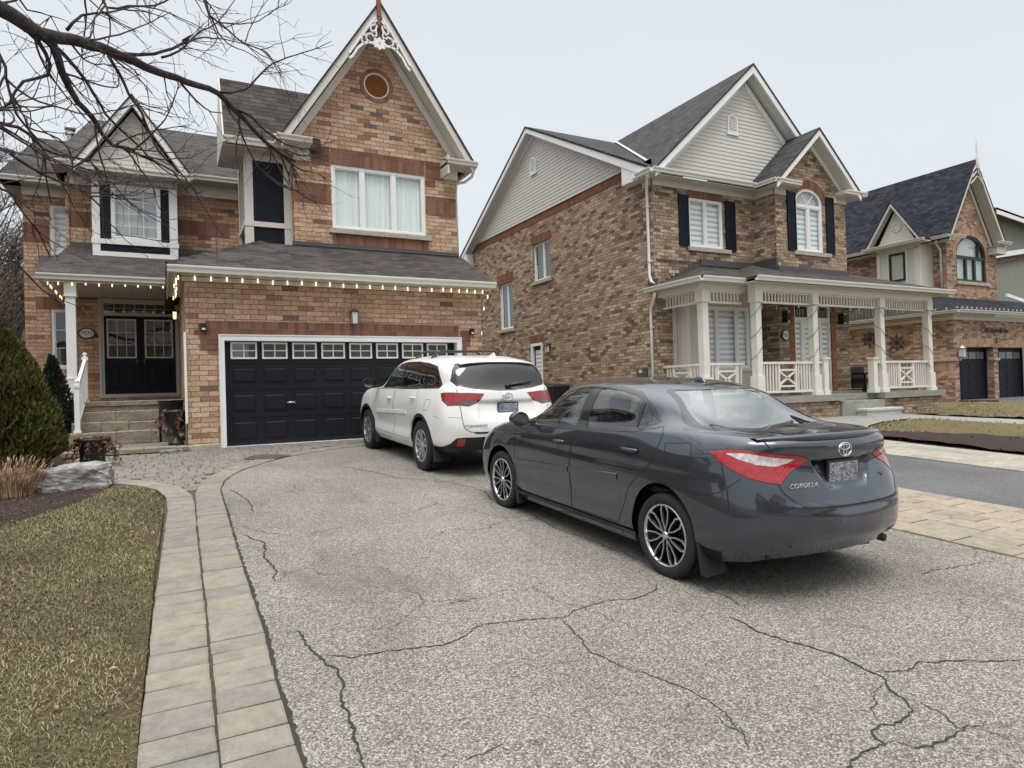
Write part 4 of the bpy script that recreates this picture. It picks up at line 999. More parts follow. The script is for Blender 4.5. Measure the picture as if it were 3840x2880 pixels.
M['joint'] = plain('dark_sandy_joint', (.075,.06,.046), .95, var=.3, scale=20)
M['crack'] = plain('dark_crack_filler', (.030,.027,.024), .95, var=.3, scale=30)

q = MB()
xs = [-600, -60, -20, 0, 20, 45, 100, 600]; ys = [-400, -60, -3, 13.5, 30, 90, 600]
vs = [(x, y, gz(y)-.03 if abs(x) < 700 else 0) for y in ys for x in xs]; n = len(xs)
q.add(vs, [(j*n+i, j*n+i+1, (j+1)*n+i+1, (j+1)*n+i) for j in range(len(ys)-1) for i in range(n-1)])
q.build('ground', M['grass_far'], kind='structure')
EDGE_R = [(.46,-3),(.46,2.0),(.47,2.95),(.48,3.62),(.51,4.24),(.52,4.99),(.54,6.31),(.58,7.75),(.61,9.13),(.71,9.81),(.86,10.3),(1.08,10.75),(1.4,11.2),(1.78,11.66),(2.22,12.0),(2.8,12.3),(3.6,12.62),(5.0,13.0),(6.12,13.2)]
MID = [(.15,-3),(.16,2.0),(.17,2.95),(.19,3.62),(.20,4.24),(.22,4.99),(.245,6.31),(.275,7.75),(.31,9.0),(.42,9.9),(.62,10.45),(.85,10.97),(1.2,11.45),(1.6,11.93),(2.08,12.27),(2.7,12.58),(3.53,12.92),(4.97,13.3),(6.12,13.5)]
EDGE_L = [(-.14,-3),(-.14,2.2),(-.13,3.4),(-.11,4.18),(-.09,5.12),(-.06,6.03),(-.02,7.35),(.01,8.27),(-.01,8.96),(-.1,9.52),(-.29,9.92),(-.57,10.25),(-.95,10.45),(-1.4,10.6)]
INNER_L = [(.149,-3),(.163,2.2),(.178,3.4),(.198,4.18),(.222,5.12),(.238,6.03),(.264,7.35),(.290,8.27),(.285,8.96),(.18,9.55),(-.05,10.08),(-.42,10.50),(-.85,10.74),(-1.4,10.9)]
patch('joint_bed', [(-1.5,10.3),(-.6,10.1),(-.10,9.6),(-.0,9.0),(-.12,3),(-.13,-3),(.50,-3),(.60,7),(.75,9.8),(1.5,11.2),(3.6,12.55),(6.12,13.15),(6.12,13.55),(-1.5,13.55)], M['joint'], .004)
patch('driveway', EDGE_R+[(6.13,-3)], M['asphalt'], .012)
patch('neighbour_driveway', [(8.12,-8),(10.78,-8),(10.78,26),(8.12,26)], M['asphalt2'], .010)
patch('joint_bed', [(6.12,-8),(8.14,-8),(8.14,13.6),(6.12,13.6)], M['joint'], .006)
patch('joint_bed', [(10.76,-8),(12.55,-8),(12.55,9.5),(11.95,12.0),(11.95,14.0),(10.76,14.0)], M['joint'], .006)
patch('side_yard', [(6.3,13.6),(8.14,13.6),(8.14,30),(6.3,30)], M['mulch'], .004)

def stones(name, rows, mat, lift, h=.03):
    """rows: list of 4-corner stones (2D, CCW) laid on the slope with chamfers and slight tilt"""
    q = MB()
    for c in rows:
        m = Vector((sum(p[0] for p in c)/4, sum(p[1] for p in c)/4)); t = rnd.uniform(-.003, .003)
        def at(p, s, z): 
            v = m+(Vector(p)-m)*s; j = .0
            return (v.x, v.y, gz(v.y)+z)
        sz = min((Vector(c[0])-Vector(c[1])).length, (Vector(c[1])-Vector(c[2])).length)
        a = 1-.009/sz; b = 1-.026/sz
        vs = [at(p, a, 0) for p in c]+[at(p, a, lift+t-.006) for p in c]+[at(p, b, lift+t) for p in c]
        q.add(vs, [(0,1,5,4),(1,2,6,5),(2,3,7,6),(3,0,4,7),(4,5,9,8),(5,6,10,9),(6,7,11,10),(7,4,8,11),(8,9,10,11)])
    return q.build(name, mat, kind='structure')
def along(a, b, d0, jit, y0=-3):
    """stones between two poly-lines a and b (same direction)"""
    A = [Vector(p) for p in a]; B = [Vector(p) for p in b]; m = [(p+r_)/2 for p, r_ in zip(A, B)]; s = [0]
    for p, r_ in zip(m, m[1:]): s.append(s[-1]+(r_-p).length)
    def at(P, t):
        for i in range(len(s)-1):
            if t <= s[i+1] or i == len(s)-2: return P[i].lerp(P[i+1], (t-s[i])/(s[i+1]-s[i]))
    out = []; t = 0
    while t < s[-1]-.02:
        t2 = min(s[-1], t+d0*(1+rnd.uniform(-jit, jit))); p = [at(A, t), at(B, t), at(B, t2), at(A, t2)]
        out.append([(v.x+rnd.uniform(-.004,.004), v.y+rnd.uniform(-.006,.006)) for v in p]); t = t2
    return out
stones('paver_border', along(EDGE_L, INNER_L, .205, .35)+along(MID, EDGE_R, .205, .35), M['paver'], .026)
# tumbled cobbles in front of the entrance and garage
def inside(p, poly): 
    return bool(in_poly(np.array([p]), poly)[0])
cob_zone = [(-1.45,10.93),(-.85,10.76),(-.42,10.53),(-.04,10.12),(.19,9.6),(.285,9.1),(.34,9.55),(.46,10.0),(.61,10.42),(.82,10.82),(1.13,11.32),(1.49,11.82),(1.94,12.22),(2.6,12.6),(3.5,12.97),(5.0,13.32),(6.1,13.5),(.42,13.5),(.42,13.26),(-1.45,13.24)]
C = []; y = 9.0; r = 0
while y < 13.5:
    hgt = rnd.choice((.12,.16,.16,.20)); x = -1.5+rnd.uniform(0,.2)
    while x < 6.1:
        wd = rnd.choice((.12,.17,.17,.23))
        if inside((x+wd/2, y+hgt/2), cob_zone): C.append([(x, y), (x+wd, y), (x+wd, y+hgt), (x, y+hgt)])
        x += wd
    y += hgt
stones('cobble_paving', C, M['cobble'], .024)
# pavers between the two driveways
Cr = []
for x0, x1, d in ((6.13,6.46,.42),(6.46,6.76,.42),(6.76,7.05,.36),(7.05,7.35,.42),(7.35,7.58,.30),(7.58,7.86,.42),(7.86,8.12,.32)):
    y = -3+rnd.uniform(0,.3)
    while y < 13.5:
        d2 = d*rnd.uniform(.8,1.25); Cr.append([(x0,y),(x1,y),(x1,min(y+d2,13.55)),(x0,min(y+d2,13.55))]); y += d2
stones('paver_strip', Cr, M['paver_r'], .028)
Cr = []
for x0, x1, d in ((10.78,11.10,.45),(11.10,11.45,.42),(11.45,11.80,.5),(11.80,12.14,.42),(12.14,12.5,.5)):
    y = -3+rnd.uniform(0,.3)
    while y < 9.2+(.0 if x0 > 11.9 else 4.5):
        d2 = d*rnd.uniform(.8,1.25); Cr.append([(x0,y),(x1,y),(x1,y+d2),(x0,y+d2)]); y += d2
stones('paver_strip', Cr, M['paver_s'], .030)
# lawns, beds, path
patch('mulch_bed', [(-12,7.3),(-1.9,8.05),(-1.45,8.2),(-1.1,8.75),(-.85,9.2),(-.72,9.75),(-.62,10.2),(-1.45,10.9),(-1.45,13.3),(-2.2,16.5),(-12,16.5)], M['mulch'], .006)
patch('garden_path', [(12.5,8.6),(15.07,10.15),(16.31,10.6),(17.4,10.72),(18.0,10.45),(18.2,9.4),(18.5,7.4),(18.9,3),(20.2,3),(19.95,9.0),(19.2,10.6),(19.05,12.3),(16.5,12.3),(12.0,12.3),(12.0,9.4)], M['concrete'], .010)
patch('soil_bank', [(12.55,-3),(12.5,9.0),(13.6,9.3),(14.1,8.9),(14.4,8.2),(15.2,7.8),(15.7,7.1),(15.4,5),(15.2,-3)], M['mulch'], .006)
def mound(name, pts, z1, mat, kind='structure'):
    q = MB(); xs = [p[0] for p in pts]; ys = [p[1] for p in pts]; d = .22; x0, x1, y0, y1 = min(xs), max(xs), min(ys), max(ys); nx = int((x1-x0)/d)+1; ny = int((y1-y0)/d)+1
    P = [(x0+d*i, y0+d*j) for j in range(ny+1) for i in range(nx+1)]; ins = in_poly(np.array(P), pts); idx = {}
    PP = np.array(pts); 
    for k, p in enumerate(P):
        if ins[k]:
            dm = min(((PP[a][0]+(PP[b][0]-PP[a][0])*t-p[0])**2+(PP[a][1]+(PP[b][1]-PP[a][1])*t-p[1])**2)**.5 for a, b in zip(range(len(pts)), list(range(1, len(pts)))+[0]) for t in (0,.25,.5,.75,1))
            idx[k] = (p[0]+rnd.uniform(-.05,.05), p[1]+rnd.uniform(-.05,.05), gz(p[1])+z1*min(1, dm/.6)+rnd.uniform(0,.03)-.005)
    ks = list(idx); m = {k: i for i, k in enumerate(ks)}; fs = []
    for j in range(ny):
        for i in range(nx):
            a = j*(nx+1)+i; qd = (a, a+1, a+nx+2, a+nx+1)
            if all(t in m for t in qd): fs.append(tuple(m[t] for t in qd))
    q.add([idx[k] for k in ks], fs, True); return q.build(name, mat, kind=kind)
mound('soil_bank', [(12.6,-2),(12.55,8.9),(13.5,9.4),(14.4,8.9),(15.0,8.1),(15.6,7.2),(15.2,-2)], .07, M['mulch'])
mound('lawn_right', [(13.3,9.3),(14.9,9.95),(16.3,10.45),(17.3,10.55),(17.85,10.3),(18.0,9.3),(18.3,7.4),(18.6,-2),(14.4,-2),(14.5,7.4),(14.0,8.3)], .07, M['grass_far'])
mound('lawn_far', [(19.2,12.0),(19.4,10.7),(20.15,9.2),(20.5,3),(60,3),(60,10),(30,12.4),(25,13.4),(21.8,12.0)], .06, M['grass_far'])
patch('far_driveway', [(27.6,-8),(36,-8),(36,15),(27.6,15)], M['asphalt2'], .02)
LAWN = [(-.135,-2),(-.13,3.4),(-.10,5.12),(-.09,6.03),(-.05,7.35),(-.02,8.27),(-.04,8.96),(-.12,9.5),(-.31,9.88),(-.60,10.15),(-.72,9.7),(-.88,9.15),(-1.15,8.7),(-1.5,8.15),(-1.9,8.0),(-6,7.7),(-6,-2)]
patch('lawn', LAWN, M['grass_g'], .008)
# dry grass blades over the near lawn
q = MB(); BL = []
LP = LAWN
cnt = 0; gx = rnd
while cnt < 60000:
    y = .8+9.2*rnd.random()**1.35; x = -3.6+3.6*rnd.random()
    if x/y < -.42 or not (x < -.02): continue
    BL.append((x, y)); cnt += 1
BLa = np.array(BL); keep = in_poly(BLa, LP)
for (x, y), k in zip(BL, keep):
    if not k: continue
    bare = math.sin(x*2.3+1.1*math.sin(y*1.7))+math.sin(y*1.9+x*3.1+1.5)+(1.3 if y < 3.6 else 0)*(1 if rnd.random() < .8 else 0)+(1.2 if x > -.14-.10*rnd.random() else 0)
    if bare > 1.15 and rnd.random() < .72: continue
    z = gz(y)+.006; L = rnd.uniform(.010,.030)*(1+.06*y); a = rnd.uniform(0, 2*PI); lean = rnd.uniform(.4, 1.5); w = rnd.uniform(.0010,.0021)*(1+.14*y)
    d = Vector((math.cos(a), math.sin(a), 0)); s_ = Vector((-d.y, d.x, 0))*w; p = Vector((x, y, z)); m_ = p+d*L*lean*.45+Vector((0,0,L*.55)); t_ = p+d*L*lean+Vector((0,0,L*(.75 if lean < 1 else .35)))
    q.add([p-s_, p+s_, m_+s_*.7, m_-s_*.7, t_], [(0,1,2,3),(3,2,4)])
def blade_mat():
    t = NT('dry_grass_blade'); i = t.n('ShaderNodeNewGeometry').outputs['Random Per Island']; o = t.obj()
    col = t.ramp(i, [(0, (.22,.17,.08)), (.3, (.31,.25,.13)), (.5, (.13,.125,.045)), (.68, (.095,.105,.038)), (.85, (.38,.31,.185)), (1, (.11,.07,.045))])
    n = t.noise(o, 1.6, 4); col = t.mix(.55, col, t.ramp(n, [(.35, .2), (.65, .72)]), 'OVERLAY')
    return t.set(col, .8)
M['blade'] = blade_mat()
q.build('grass', M['blade'], kind='stuff')
# fallen leaves and twigs on the lawn
M['leaf'] = plain('dry_fallen_leaf', (.33,.20,.11), .8, var=.35, scale=3)
lw = MB()
for k in range(240):
    y = 1.0+8.6*rnd.random()**1.3; x = -.2-2.8*rnd.random()*min(1, y/4)
    if not inside((x, y), LAWN): continue
    r_ = rnd.uniform(.010,.026); a = rnd.uniform(0, 6); z = gz(y)+.03; c_, s_ = math.cos(a)*r_, math.sin(a)*r_
    lw.add([(x-c_, y-s_, z), (x+s_*.5, y-c_*.5, z+.008), (x+c_, y+s_, z+.004), (x-s_*.5, y+c_*.5, z+.012)], [(0,1,2,3)])
lw.build('leaf_litter', M['leaf'], kind='stuff')
lw = MB()
for k in range(1500):
    x = -3.8+3.3*rnd.random(); y = 7.6+3.4*rnd.random()
    if not inside((x, y), [(-12,7.3),(-1.9,8.05),(-1.45,8.2),(-1.1,8.75),(-.85,9.2),(-.72,9.75),(-.62,10.2),(-1.45,10.9),(-12,10.9)]): continue
    r_ = rnd.uniform(.008,.03); a = rnd.uniform(0, 6); z = gz(y)+.012+rnd.uniform(0,.02); c_, s_ = math.cos(a)*r_, math.sin(a)*r_
    lw.add([(x-c_, y-s_, z), (x+s_*.4, y-c_*.4, z+.006), (x+c_, y+s_, z), (x-s_*.4, y+c_*.4, z+.008)], [(0,1,2,3)])
lw.build('bark_chips', paver_mat('bark_chip', (.05,.03,.028), (.13,.08,.06), (.30,.22,.16)), kind='stuff')
# cracks in the asphalt
CR = [[(3.4,3.43),(3.39,3.35),(3.35,3.22),(3.34,3.16)],[(3.15,3.11),(3.14,2.99),(3.12,2.88),(3.13,2.77),(3.16,2.67),(3.2,2.59),(3.22,2.5),(3.26,2.46),(3.24,2.37),(3.24,2.27),(3.24,2.2),(3.21,2.12),(3.18,2.11),(3.14,2.03),(3.11,1.96),(3.03,1.88),(2.92,1.85),(2.83,1.85),(2.78,1.87),(2.7,1.85),(2.67,1.78),(2.55,1.77),(2.48,1.78),(2.4,1.76),(2.3,1.7)],
[(3.25,2.21),(3.39,2.14),(3.55,2.15),(3.67,2.11),(3.8,2.07),(3.87,2.01),(3.94,1.97),(4.1,1.92)],[(3.16,2.1),(3.07,2.08),(2.97,2.03),(2.88,1.98),(2.82,1.89)],[(3.11,1.96),(3.14,1.9),(3.14,1.83),(3.12,1.77),(3.09,1.7),(3.17,1.68),(3.26,1.67)],[(3.09,1.7),(3.06,1.69),(2.94,1.68),(2.83,1.68),(2.75,1.7),(2.73,1.77),(2.67,1.77)],
[(3.12,1.67),(3.17,1.6),(3.18,1.54)],[(4.99,2.99),(5.2,3.03),(5.5,2.98),(5.74,2.95),(5.85,2.91),(5.87,2.82)],[(5.97,3.04),(5.9,2.92)],[(2.23,2.28),(2.21,2.2),(2.21,2.14),(2.17,2.06),(2.14,2.01)],[(3.39,3.78),(3.4,3.55),(3.39,3.4)],
[(3.17,3.82),(3.04,3.7),(2.85,3.64),(2.62,3.7),(2.33,3.65),(2.21,3.6),(1.89,3.71),(1.7,3.73),(1.53,3.63),(1.39,3.57),(1.11,3.64),(.89,3.67),(.76,3.79)],[(2.21,3.6),(2.14,3.31),(2.08,3.13),(2.12,2.92),(2.21,2.69),(2.27,2.55),(2.28,2.33),(2.22,2.12)],
[(3.43,6.19),(3.32,5.49),(3.39,4.9),(3.4,4.57),(3.38,4.3)],[(.68,4.2),(.71,4.0),(.73,3.76),(.77,3.58),(.74,3.32),(.72,3.14),(.71,2.89),(.68,2.69),(.67,2.4)],[(.73,9.1),(.86,8.26),(.82,7.63)],[(.65,6.67),(.77,6.34),(.72,5.82),(.75,5.4),(.69,5.19)],[(3.25,8.42),(3.42,7.95),(3.5,7.4),(3.31,6.9)],[(2.4,10.21),(2.66,9.59),(2.84,8.85),(3.23,8.44)],[(1.02,2.52),(1.16,2.53),(1.25,2.54)]]
WD = {1:.011,2:.008,5:.010,11:.007,12:.006,13:.006,14:.011,16:.009}
q = MB()
for ci, L in enumerate(CR):
    P = [Vector((p[0], p[1])) for p in densify(L, .025, False, False)]; n = len(P); w0 = 1.35*WD.get(ci, .006); off = 0; pts = []
    for i, p in enumerate(P):
        t_ = (P[min(i+1, n-1)]-P[max(i-1, 0)]).normalized(); nn = Vector((-t_.y, t_.x)); off = off*.7+rnd.uniform(-.011,.011); w = w0*(.5+rnd.random())*(.35+.65*min(1, min(i, n-1-i)/5))*(.55+.09*p.y)
        c = p+nn*off; pts += [c-nn*w/2, c+nn*w/2]
    q.add([(p.x, p.y, gz(p.y)+.016) for p in pts], [(2*i, 2*i+2, 2*i+3, 2*i+1) for i in range(n-1)])
pe = densify(EDGE_R[1:15], .04, False); n = len(pe); pts = []
for i, p in enumerate(pe):
    a = pe[max(i-1,0)]; b = pe[min(i+1,n-1)]; t_ = Vector((b[0]-a[0], b[1]-a[1])).normalized(); nn = Vector((t_.y, -t_.x)); w = rnd.uniform(.006,.026)*(1.0 if p[1] < 8 else .6)
    pts += [Vector(p)-nn*.01, Vector(p)+nn*w]
q.add([(p.x, p.y, gz(p.y)+.0165) for p in pts], [(2*i, 2*i+1, 2*i+3, 2*i+2) for i in range(n-1)])
q.build('asphalt_cracks', M['crack'], kind='structure')
patch('oil_stain', [(1.12,11.62),(1.35,11.55),(1.62,11.46),(1.75,11.62),(1.92,11.80),(1.7,11.98),(1.5,12.12),(1.3,12.02),(1.2,11.85)], plain('dark_damp_stain', (.07,.06,.052), .8, var=.3, scale=6), .030)

# rough turf and clods on the neighbour's lawns
q = MB(); Z1 = [(12.75,1),(12.7,8.9),(13.5,9.35),(14.9,9.9),(16.3,10.4),(17.3,10.5),(17.85,10.3),(18.0,9.3),(18.3,7.4),(18.5,1)]; Z2 = [(19.3,11.8),(19.5,10.7),(20.2,9.2),(20.6,3),(36,3),(32,10),(25,13.2),(21.9,11.9)]
for k in range(30000):
    x = rnd.uniform(12.7, 33); y = rnd.uniform(1.5, 13.2); p = (x, y)
    if x < 18.6:
        if not inside(p, Z1): continue
        dark = x < 14.2+.35*math.sin(y*2)+rnd.uniform(-.5,.5)
    elif not inside(p, Z2): continue
    else: dark = False
    z = gz(y)+(.05 if not dark else .04); L = rnd.uniform(.02,.06); a = rnd.uniform(0, 2*PI); d = Vector((math.cos(a), math.sin(a), 0))*L; s_ = Vector((-d.y, d.x, 0))*.35
    q.cur = 1 if dark else 0; c = Vector((x, y, z)); q.add([c-s_, c+s_, c+d+Vector((0,0,L*rnd.uniform(.4,1.2)))], [(0,1,2)])
q.build('rough_turf', [M['blade'], M['mulch']], kind='stuff')
# ------------------------------------------------------------------ house-building helpers
class Pl:
    """a facade plane: kind 'y' (faces the street, -Y) or 'x' (faces -X)"""
    def __init__(s, kind, at): s.k, s.a = kind, at
    def __call__(s, u, w, d=0): return (u, s.a+d, w) if s.k == 'y' else (s.a+d, u, w)
    def inward(s, d): return (0, d, 0) if s.k == 'y' else (d, 0, 0)
    def box(s, q, u0, u1, w0, w1, d0, d1):
        if s.k == 'y': q.box(u0, u1, s.a+d0, s.a+d1, w0, w1)
        else: q.box(s.a+d0, s.a+d1, u0, u1, w0, w1)
    def frame(s, q, u0, u1, w0, w1, t, d0, d1):
        s.box(q, u0, u0+t, w0, w1, d0, d1); s.box(q, u1-t, u1, w0, w1, d0, d1); s.box(q, u0+t, u1-t, w0, w0+t, d0, d1); s.box(q, u0+t, u1-t, w1-t, w1, d0, d1)
    def raised(s, q, u0, u1, w0, w1, d0, h, b):
        """frustum standing h proud (towards the viewer)"""
        P = [s(u0,w0,d0),s(u1,w0,d0),s(u1,w1,d0),s(u0,w1,d0),s(u0+b,w0+b,d0-h),s(u1-b,w0+b,d0-h),s(u1-b,w1-b,d0-h),s(u0+b,w1-b,d0-h)]
        q.add(P, [(0,1,5,4),(1,2,6,5),(2,3,7,6),(3,0,4,7),(4,5,6,7)])
def facade(name, pl, outer, holes, mat, parent, depth=.10):
    q = MB(); wall(q, outer, holes, lambda u, w: pl(u, w), pl.inward(depth) if holes else None); return q.build(name, mat, parent)
def slabbox(name, pl, rects, mat, parent, d0=-.006, d1=.02):
    q = MB()
    for r_ in rects: pl.box(q, *r_, d0, d1)
    return q.build(name, mat, parent)
def window(parent, pl, u0, u1, w0, w1, mulls=(), fr=.06, grid=None, mat='white', back='curtain', pane='pane', d=.05, sill=None, open_d=.30, name='window'):
    m = M[mat]; q = MB(); pl.frame(q, u0, u1, w0, w1, fr, d-.03, d+.04)
    edges = [u0+fr]+[x for mu in mulls for x in (mu-fr*.6, mu+fr*.6)]+[u1-fr]
    for mu in mulls: pl.box(q, mu-fr*.6, mu+fr*.6, w0+fr, w1-fr, d-.028, d+.04)
    for a, b in zip(edges[::2], edges[1::2]): pl.frame(q, a, b, w0+fr, w1-fr, .028, d-.012, d+.03)
    if grid:
        nx, nz = grid
        for k in range(1, nx): x = u0+fr+(u1-u0-2*fr)*k/nx; pl.box(q, x-.008, x+.008, w0+fr, w1-fr, d-.002, d+.022)
        for k in range(1, nz): z_ = w0+fr+(w1-w0-2*fr)*k/nz; pl.box(q, u0+fr, u1-fr, z_-.008, z_+.008, d-.0018, d+.0218)
    wo = q.build(name, m, parent)
    g = MB(); g.poly([pl(u0+fr,w0+fr,d+.012), pl(u1-fr,w0+fr,d+.012), pl(u1-fr,w1-fr,d+.012), pl(u0+fr,w1-fr,d+.012)]); g.build('pane', M[pane], wo)
    c = MB(); c.cur = 0
    if back in ('curtain',):
        n = max(8, int((u1-u0)/.025)); vs = []
        for k in range(n+1):
            x = u0+(u1-u0)*k/n; dd = d+.10+.018*math.sin(k*1.25+math.sin(k*.7)); vs += [pl(x, w0, dd), pl(x, w1, dd)]
        c.add(vs, [(2*k, 2*k+2, 2*k+3, 2*k+1) for k in range(n)], True)
        c.build('curtain', M[back], wo)
    elif back:
        c.poly([pl(u0,w0,d+.09), pl(u1,w0,d+.09), pl(u1,w1,d+.09), pl(u0,w1,d+.09)]); c.build('blind' if back != 'room' else 'dark_room', M[back], wo)
    if sill:
        a, b, z0, z1, mt = sill; s_ = MB(); pl.box(s_, a, b, z0, z1, -.07, .02); s_.build('sill', M[mt], wo)
    return wo
def gutter(q, p, r_, side, h=.115, w=.12):
    """K-style gutter from p to r_; side: horizontal unit vector pointing outwards; p at the top inner edge"""
    p, r_, s = Vector(p), Vector(r_), Vector(side); Z = Vector((0,0,1))
    prof = [(0,0),(0,-h),(w*.62,-h),(w*.70,-h*.55),(w*.95,-h*.30),(w,-.012),(w,.004),(w*.9,.004),(w*.9,-.01),(.012,-.02)]
    n = len(prof); A = [p+s*a+Z*b for a, b in prof]; B = [r_+s*a+Z*b for a, b in prof]
    q.add(A+B, [(i, (i+1) % n, n+(i+1) % n, n+i) for i in range(n)]+[tuple(range(n-1, -1, -1)), tuple(range(n, 2*n))])
def gable_y(name, parent, mat, x0, x1, ze0, ze1, xr, zr, y0, y1, t=.07):
    """roof with its ridge along Y"""
    q = MB(); q.slab([(x0,y0,ze0),(xr,y0,zr),(xr,y1,zr),(x0,y1,ze0)], t); q.slab([(xr,y0,zr),(x1,y0,ze1),(x1,y1,ze1),(xr,y1,zr)], t); return q.build(name, mat, parent)
def rake(q, a, b, y, h=.20, t=.045, drop=.0, ax='y'):
    """barge board along a sloping edge; a/b=(u,z)"""
    A = [(a[0], a[1]-drop), (b[0], b[1]-drop), (b[0], b[1]-drop-h), (a[0], a[1]-drop-h)]
    if ax == 'y': q.prism([(u, y, z_) for u, z_ in A], (0, t, 0))
    else: q.prism([(y, u, z_) for u, z_ in A], (t, 0, 0))
def siding(name, parent, mat, pl, u0, u1, w0, ua, wa, e=.115, prd=.014):
    """clapboards filling a triangle: base (u0..u1, w0), apex (ua, wa)"""
    q = MB(); z_ = w0
    while z_ < wa-.02:
        z2 = min(z_+e, wa-.001); f = lambda zz: (u0+(ua-u0)*(zz-w0)/(wa-w0), u1+(ua-u1)*(zz-w0)/(wa-w0))
        a, b = f(z_); c, d = f(z2)
        q.add([pl(a,z_,-prd), pl(b,z_,-prd), pl(d,z2,0), pl(c,z2,0), pl(a,z_,0), pl(b,z_,0)], [(0,1,2,3),(4,5,1,0)]); z_ = z2
    return q.build(name, mat, parent)
def arch_ring(q, pl, c, w, r0x, r0z, r1x, r1z, a0=0, a1=PI, n=28, d0=-.008, d1=.02):
    P = []
    for k in range(n+1):
        a = a0+(a1-a0)*k/n
        P.append((pl(c+r0x*math.cos(a), w+r0z*math.sin(a), d0), pl(c+r1x*math.cos(a), w+r1z*math.sin(a), d0), pl(c+r1x*math.cos(a), w+r1z*math.sin(a), d1), pl(c+r0x*math.cos(a), w+r0z*math.sin(a), d1)))
    for a, b in zip(P, P[1:]): q.add(list(a)+list(b), [(0,1,5,4),(1,2,6,5),(3,0,4,7)])

# ------------------------------------------------------------------ house 1 (orange-tan brick, double garage)
h1 = empty('brick_house', (3.4,13.5,.75), label='orange tan brick house with navy double garage door and tall steep gable', cat='house')
G = Pl('y', 13.5); gw = facade('garage_wall', G, [(.38,.55),(.97,.55),(.97,2.83),(5.82,2.83),(5.82,.55),(6.38,.55),(6.38,3.95),(.38,3.95)], [], M['brick_a'], h1)
q = MB(); q.box(.97-.0,.972,13.5,13.66,.6,2.83); q.poly([(.97,13.5,2.83),(5.82,13.5,2.83),(5.82,13.7,2.83),(.97,13.7,2.83)]); q.poly([(5.82,13.5,.6),(5.82,13.7,.6),(5.82,13.7,2.83),(5.82,13.5,2.83)]); q.build('door_reveal', M['white'], h1)
q = MB(); q.poly([(.38,13.5,.55),(.38,20,.55),(.38,20,4.0),(.38,13.5,4.0)]); q.poly([(6.38,13.5,.55),(6.38,24,.55),(6.38,24,4.9),(6.38,15.0,4.9),(6.38,13.5,4.0)]); q.build('side_wall', M['brick_a'], h1)
slabbox('soldier_course', G, [(.71,5.82,2.875,3.145)], M['soldier_a'], h1)
slabbox('brick_quoin', G, [(.62,.94,2.585,2.875),(.52,.72,2.875,2.97),(5.86,6.10,2.68,3.05),(5.86,6.0,2.49,2.68)], M['red_a'], h1)
q = MB(); 
for x0, x1, z1 in ((.36,.74,.845),(.74,.93,.86),(5.88,6.4,.84)): q.bevbox(x0, x1, 13.46, 13.52, .62, z1, .015)
q.build('stone_footing', M['sill'], h1)
q = MB(); q.box(.95,1.03,13.465,13.66,.74,2.87); q.box(5.76,5.85,13.465,13.66,.74,2.87); q.box(1.03,5.76,13.465,13.66,2.775,2.87)
q.box(.93,.95,13.45,13.52,.74,2.89); q.box(5.85,5.87,13.45,13.52,.74,2.89); q.box(.95,5.85,13.45,13.52,2.87,2.89); q.box(.97,5.82,13.50,13.66,.735,.775); q.build('door_casing', M['white'], h1)
DR = Pl('y', 13.64); q = MB(); DR.box(q, 1.03, 5.76, .775, 2.775, 0, .05)
for z0, z1 in ((1.98,2.25),(1.43,1.74),(.90,1.22)):
    for k in range(8):
        x = 1.155+.5665*k; DR.frame(q, x, x+.44, z0-.02, z1+.02, .012, -.006, 0); DR.raised(q, x+.022, x+.418, z0+.004, z1-.004, 0, .014, .02)
for z_ in (2.345,1.84,1.31): DR.box(q, 1.03, 5.76, z_-.006, z_+.002, -.008, 0)
gd = q.build('garage_door', M['door'], h1)
for k in range(8):
    x = 1.145+.5665*k; q = MB(); DR.frame(q, x, x+.475, 2.435, 2.755, .032, -.022, 0); DR.box(q, x+.228, x+.247, 2.467, 2.723, -.016, -.001); DR.box(q, x+.032, x+.443, 2.585, 2.603, -.0165, -.0012)
    wo = q.build('door_window', M['white'], gd)
q = MB()
for k in range(8):
    x = 1.145+.5665*k; q.poly([DR(x+.03,2.465,-.004), DR(x+.445,2.465,-.004), DR(x+.445,2.725,-.004), DR(x+.03,2.725,-.004)])
q.build('door_pane', glass_mat('grey_door_glass', (.3,.36,.35), .25, (.10,.125,.12)), gd)
q = MB(); q.tube([(2.13,13.61,1.565),(2.20,13.595,1.575),(2.27,13.595,1.575),(2.34,13.61,1.565)], [.008,.014,.014,.008], 8); q.tube([(2.235,13.64,1.57),(2.235,13.59,1.575)], .022, 10); q.build('door_handle', M['chrome'], gd)
q = MB(); q.box(.34,6.42,13.455,13.5,3.865,4.02); q.build('frieze_board', M['beige'], h1)
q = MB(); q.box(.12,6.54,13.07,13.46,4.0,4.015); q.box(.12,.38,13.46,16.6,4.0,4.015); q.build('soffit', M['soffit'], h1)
q = MB(); gutter(q, (.10,13.13,4.07), (6.56,13.13,4.07), (0,-1,0)); q.box(.10,.13,13.13,16.65,3.95,4.08); q.build('gutter', M['gutter'], h1)
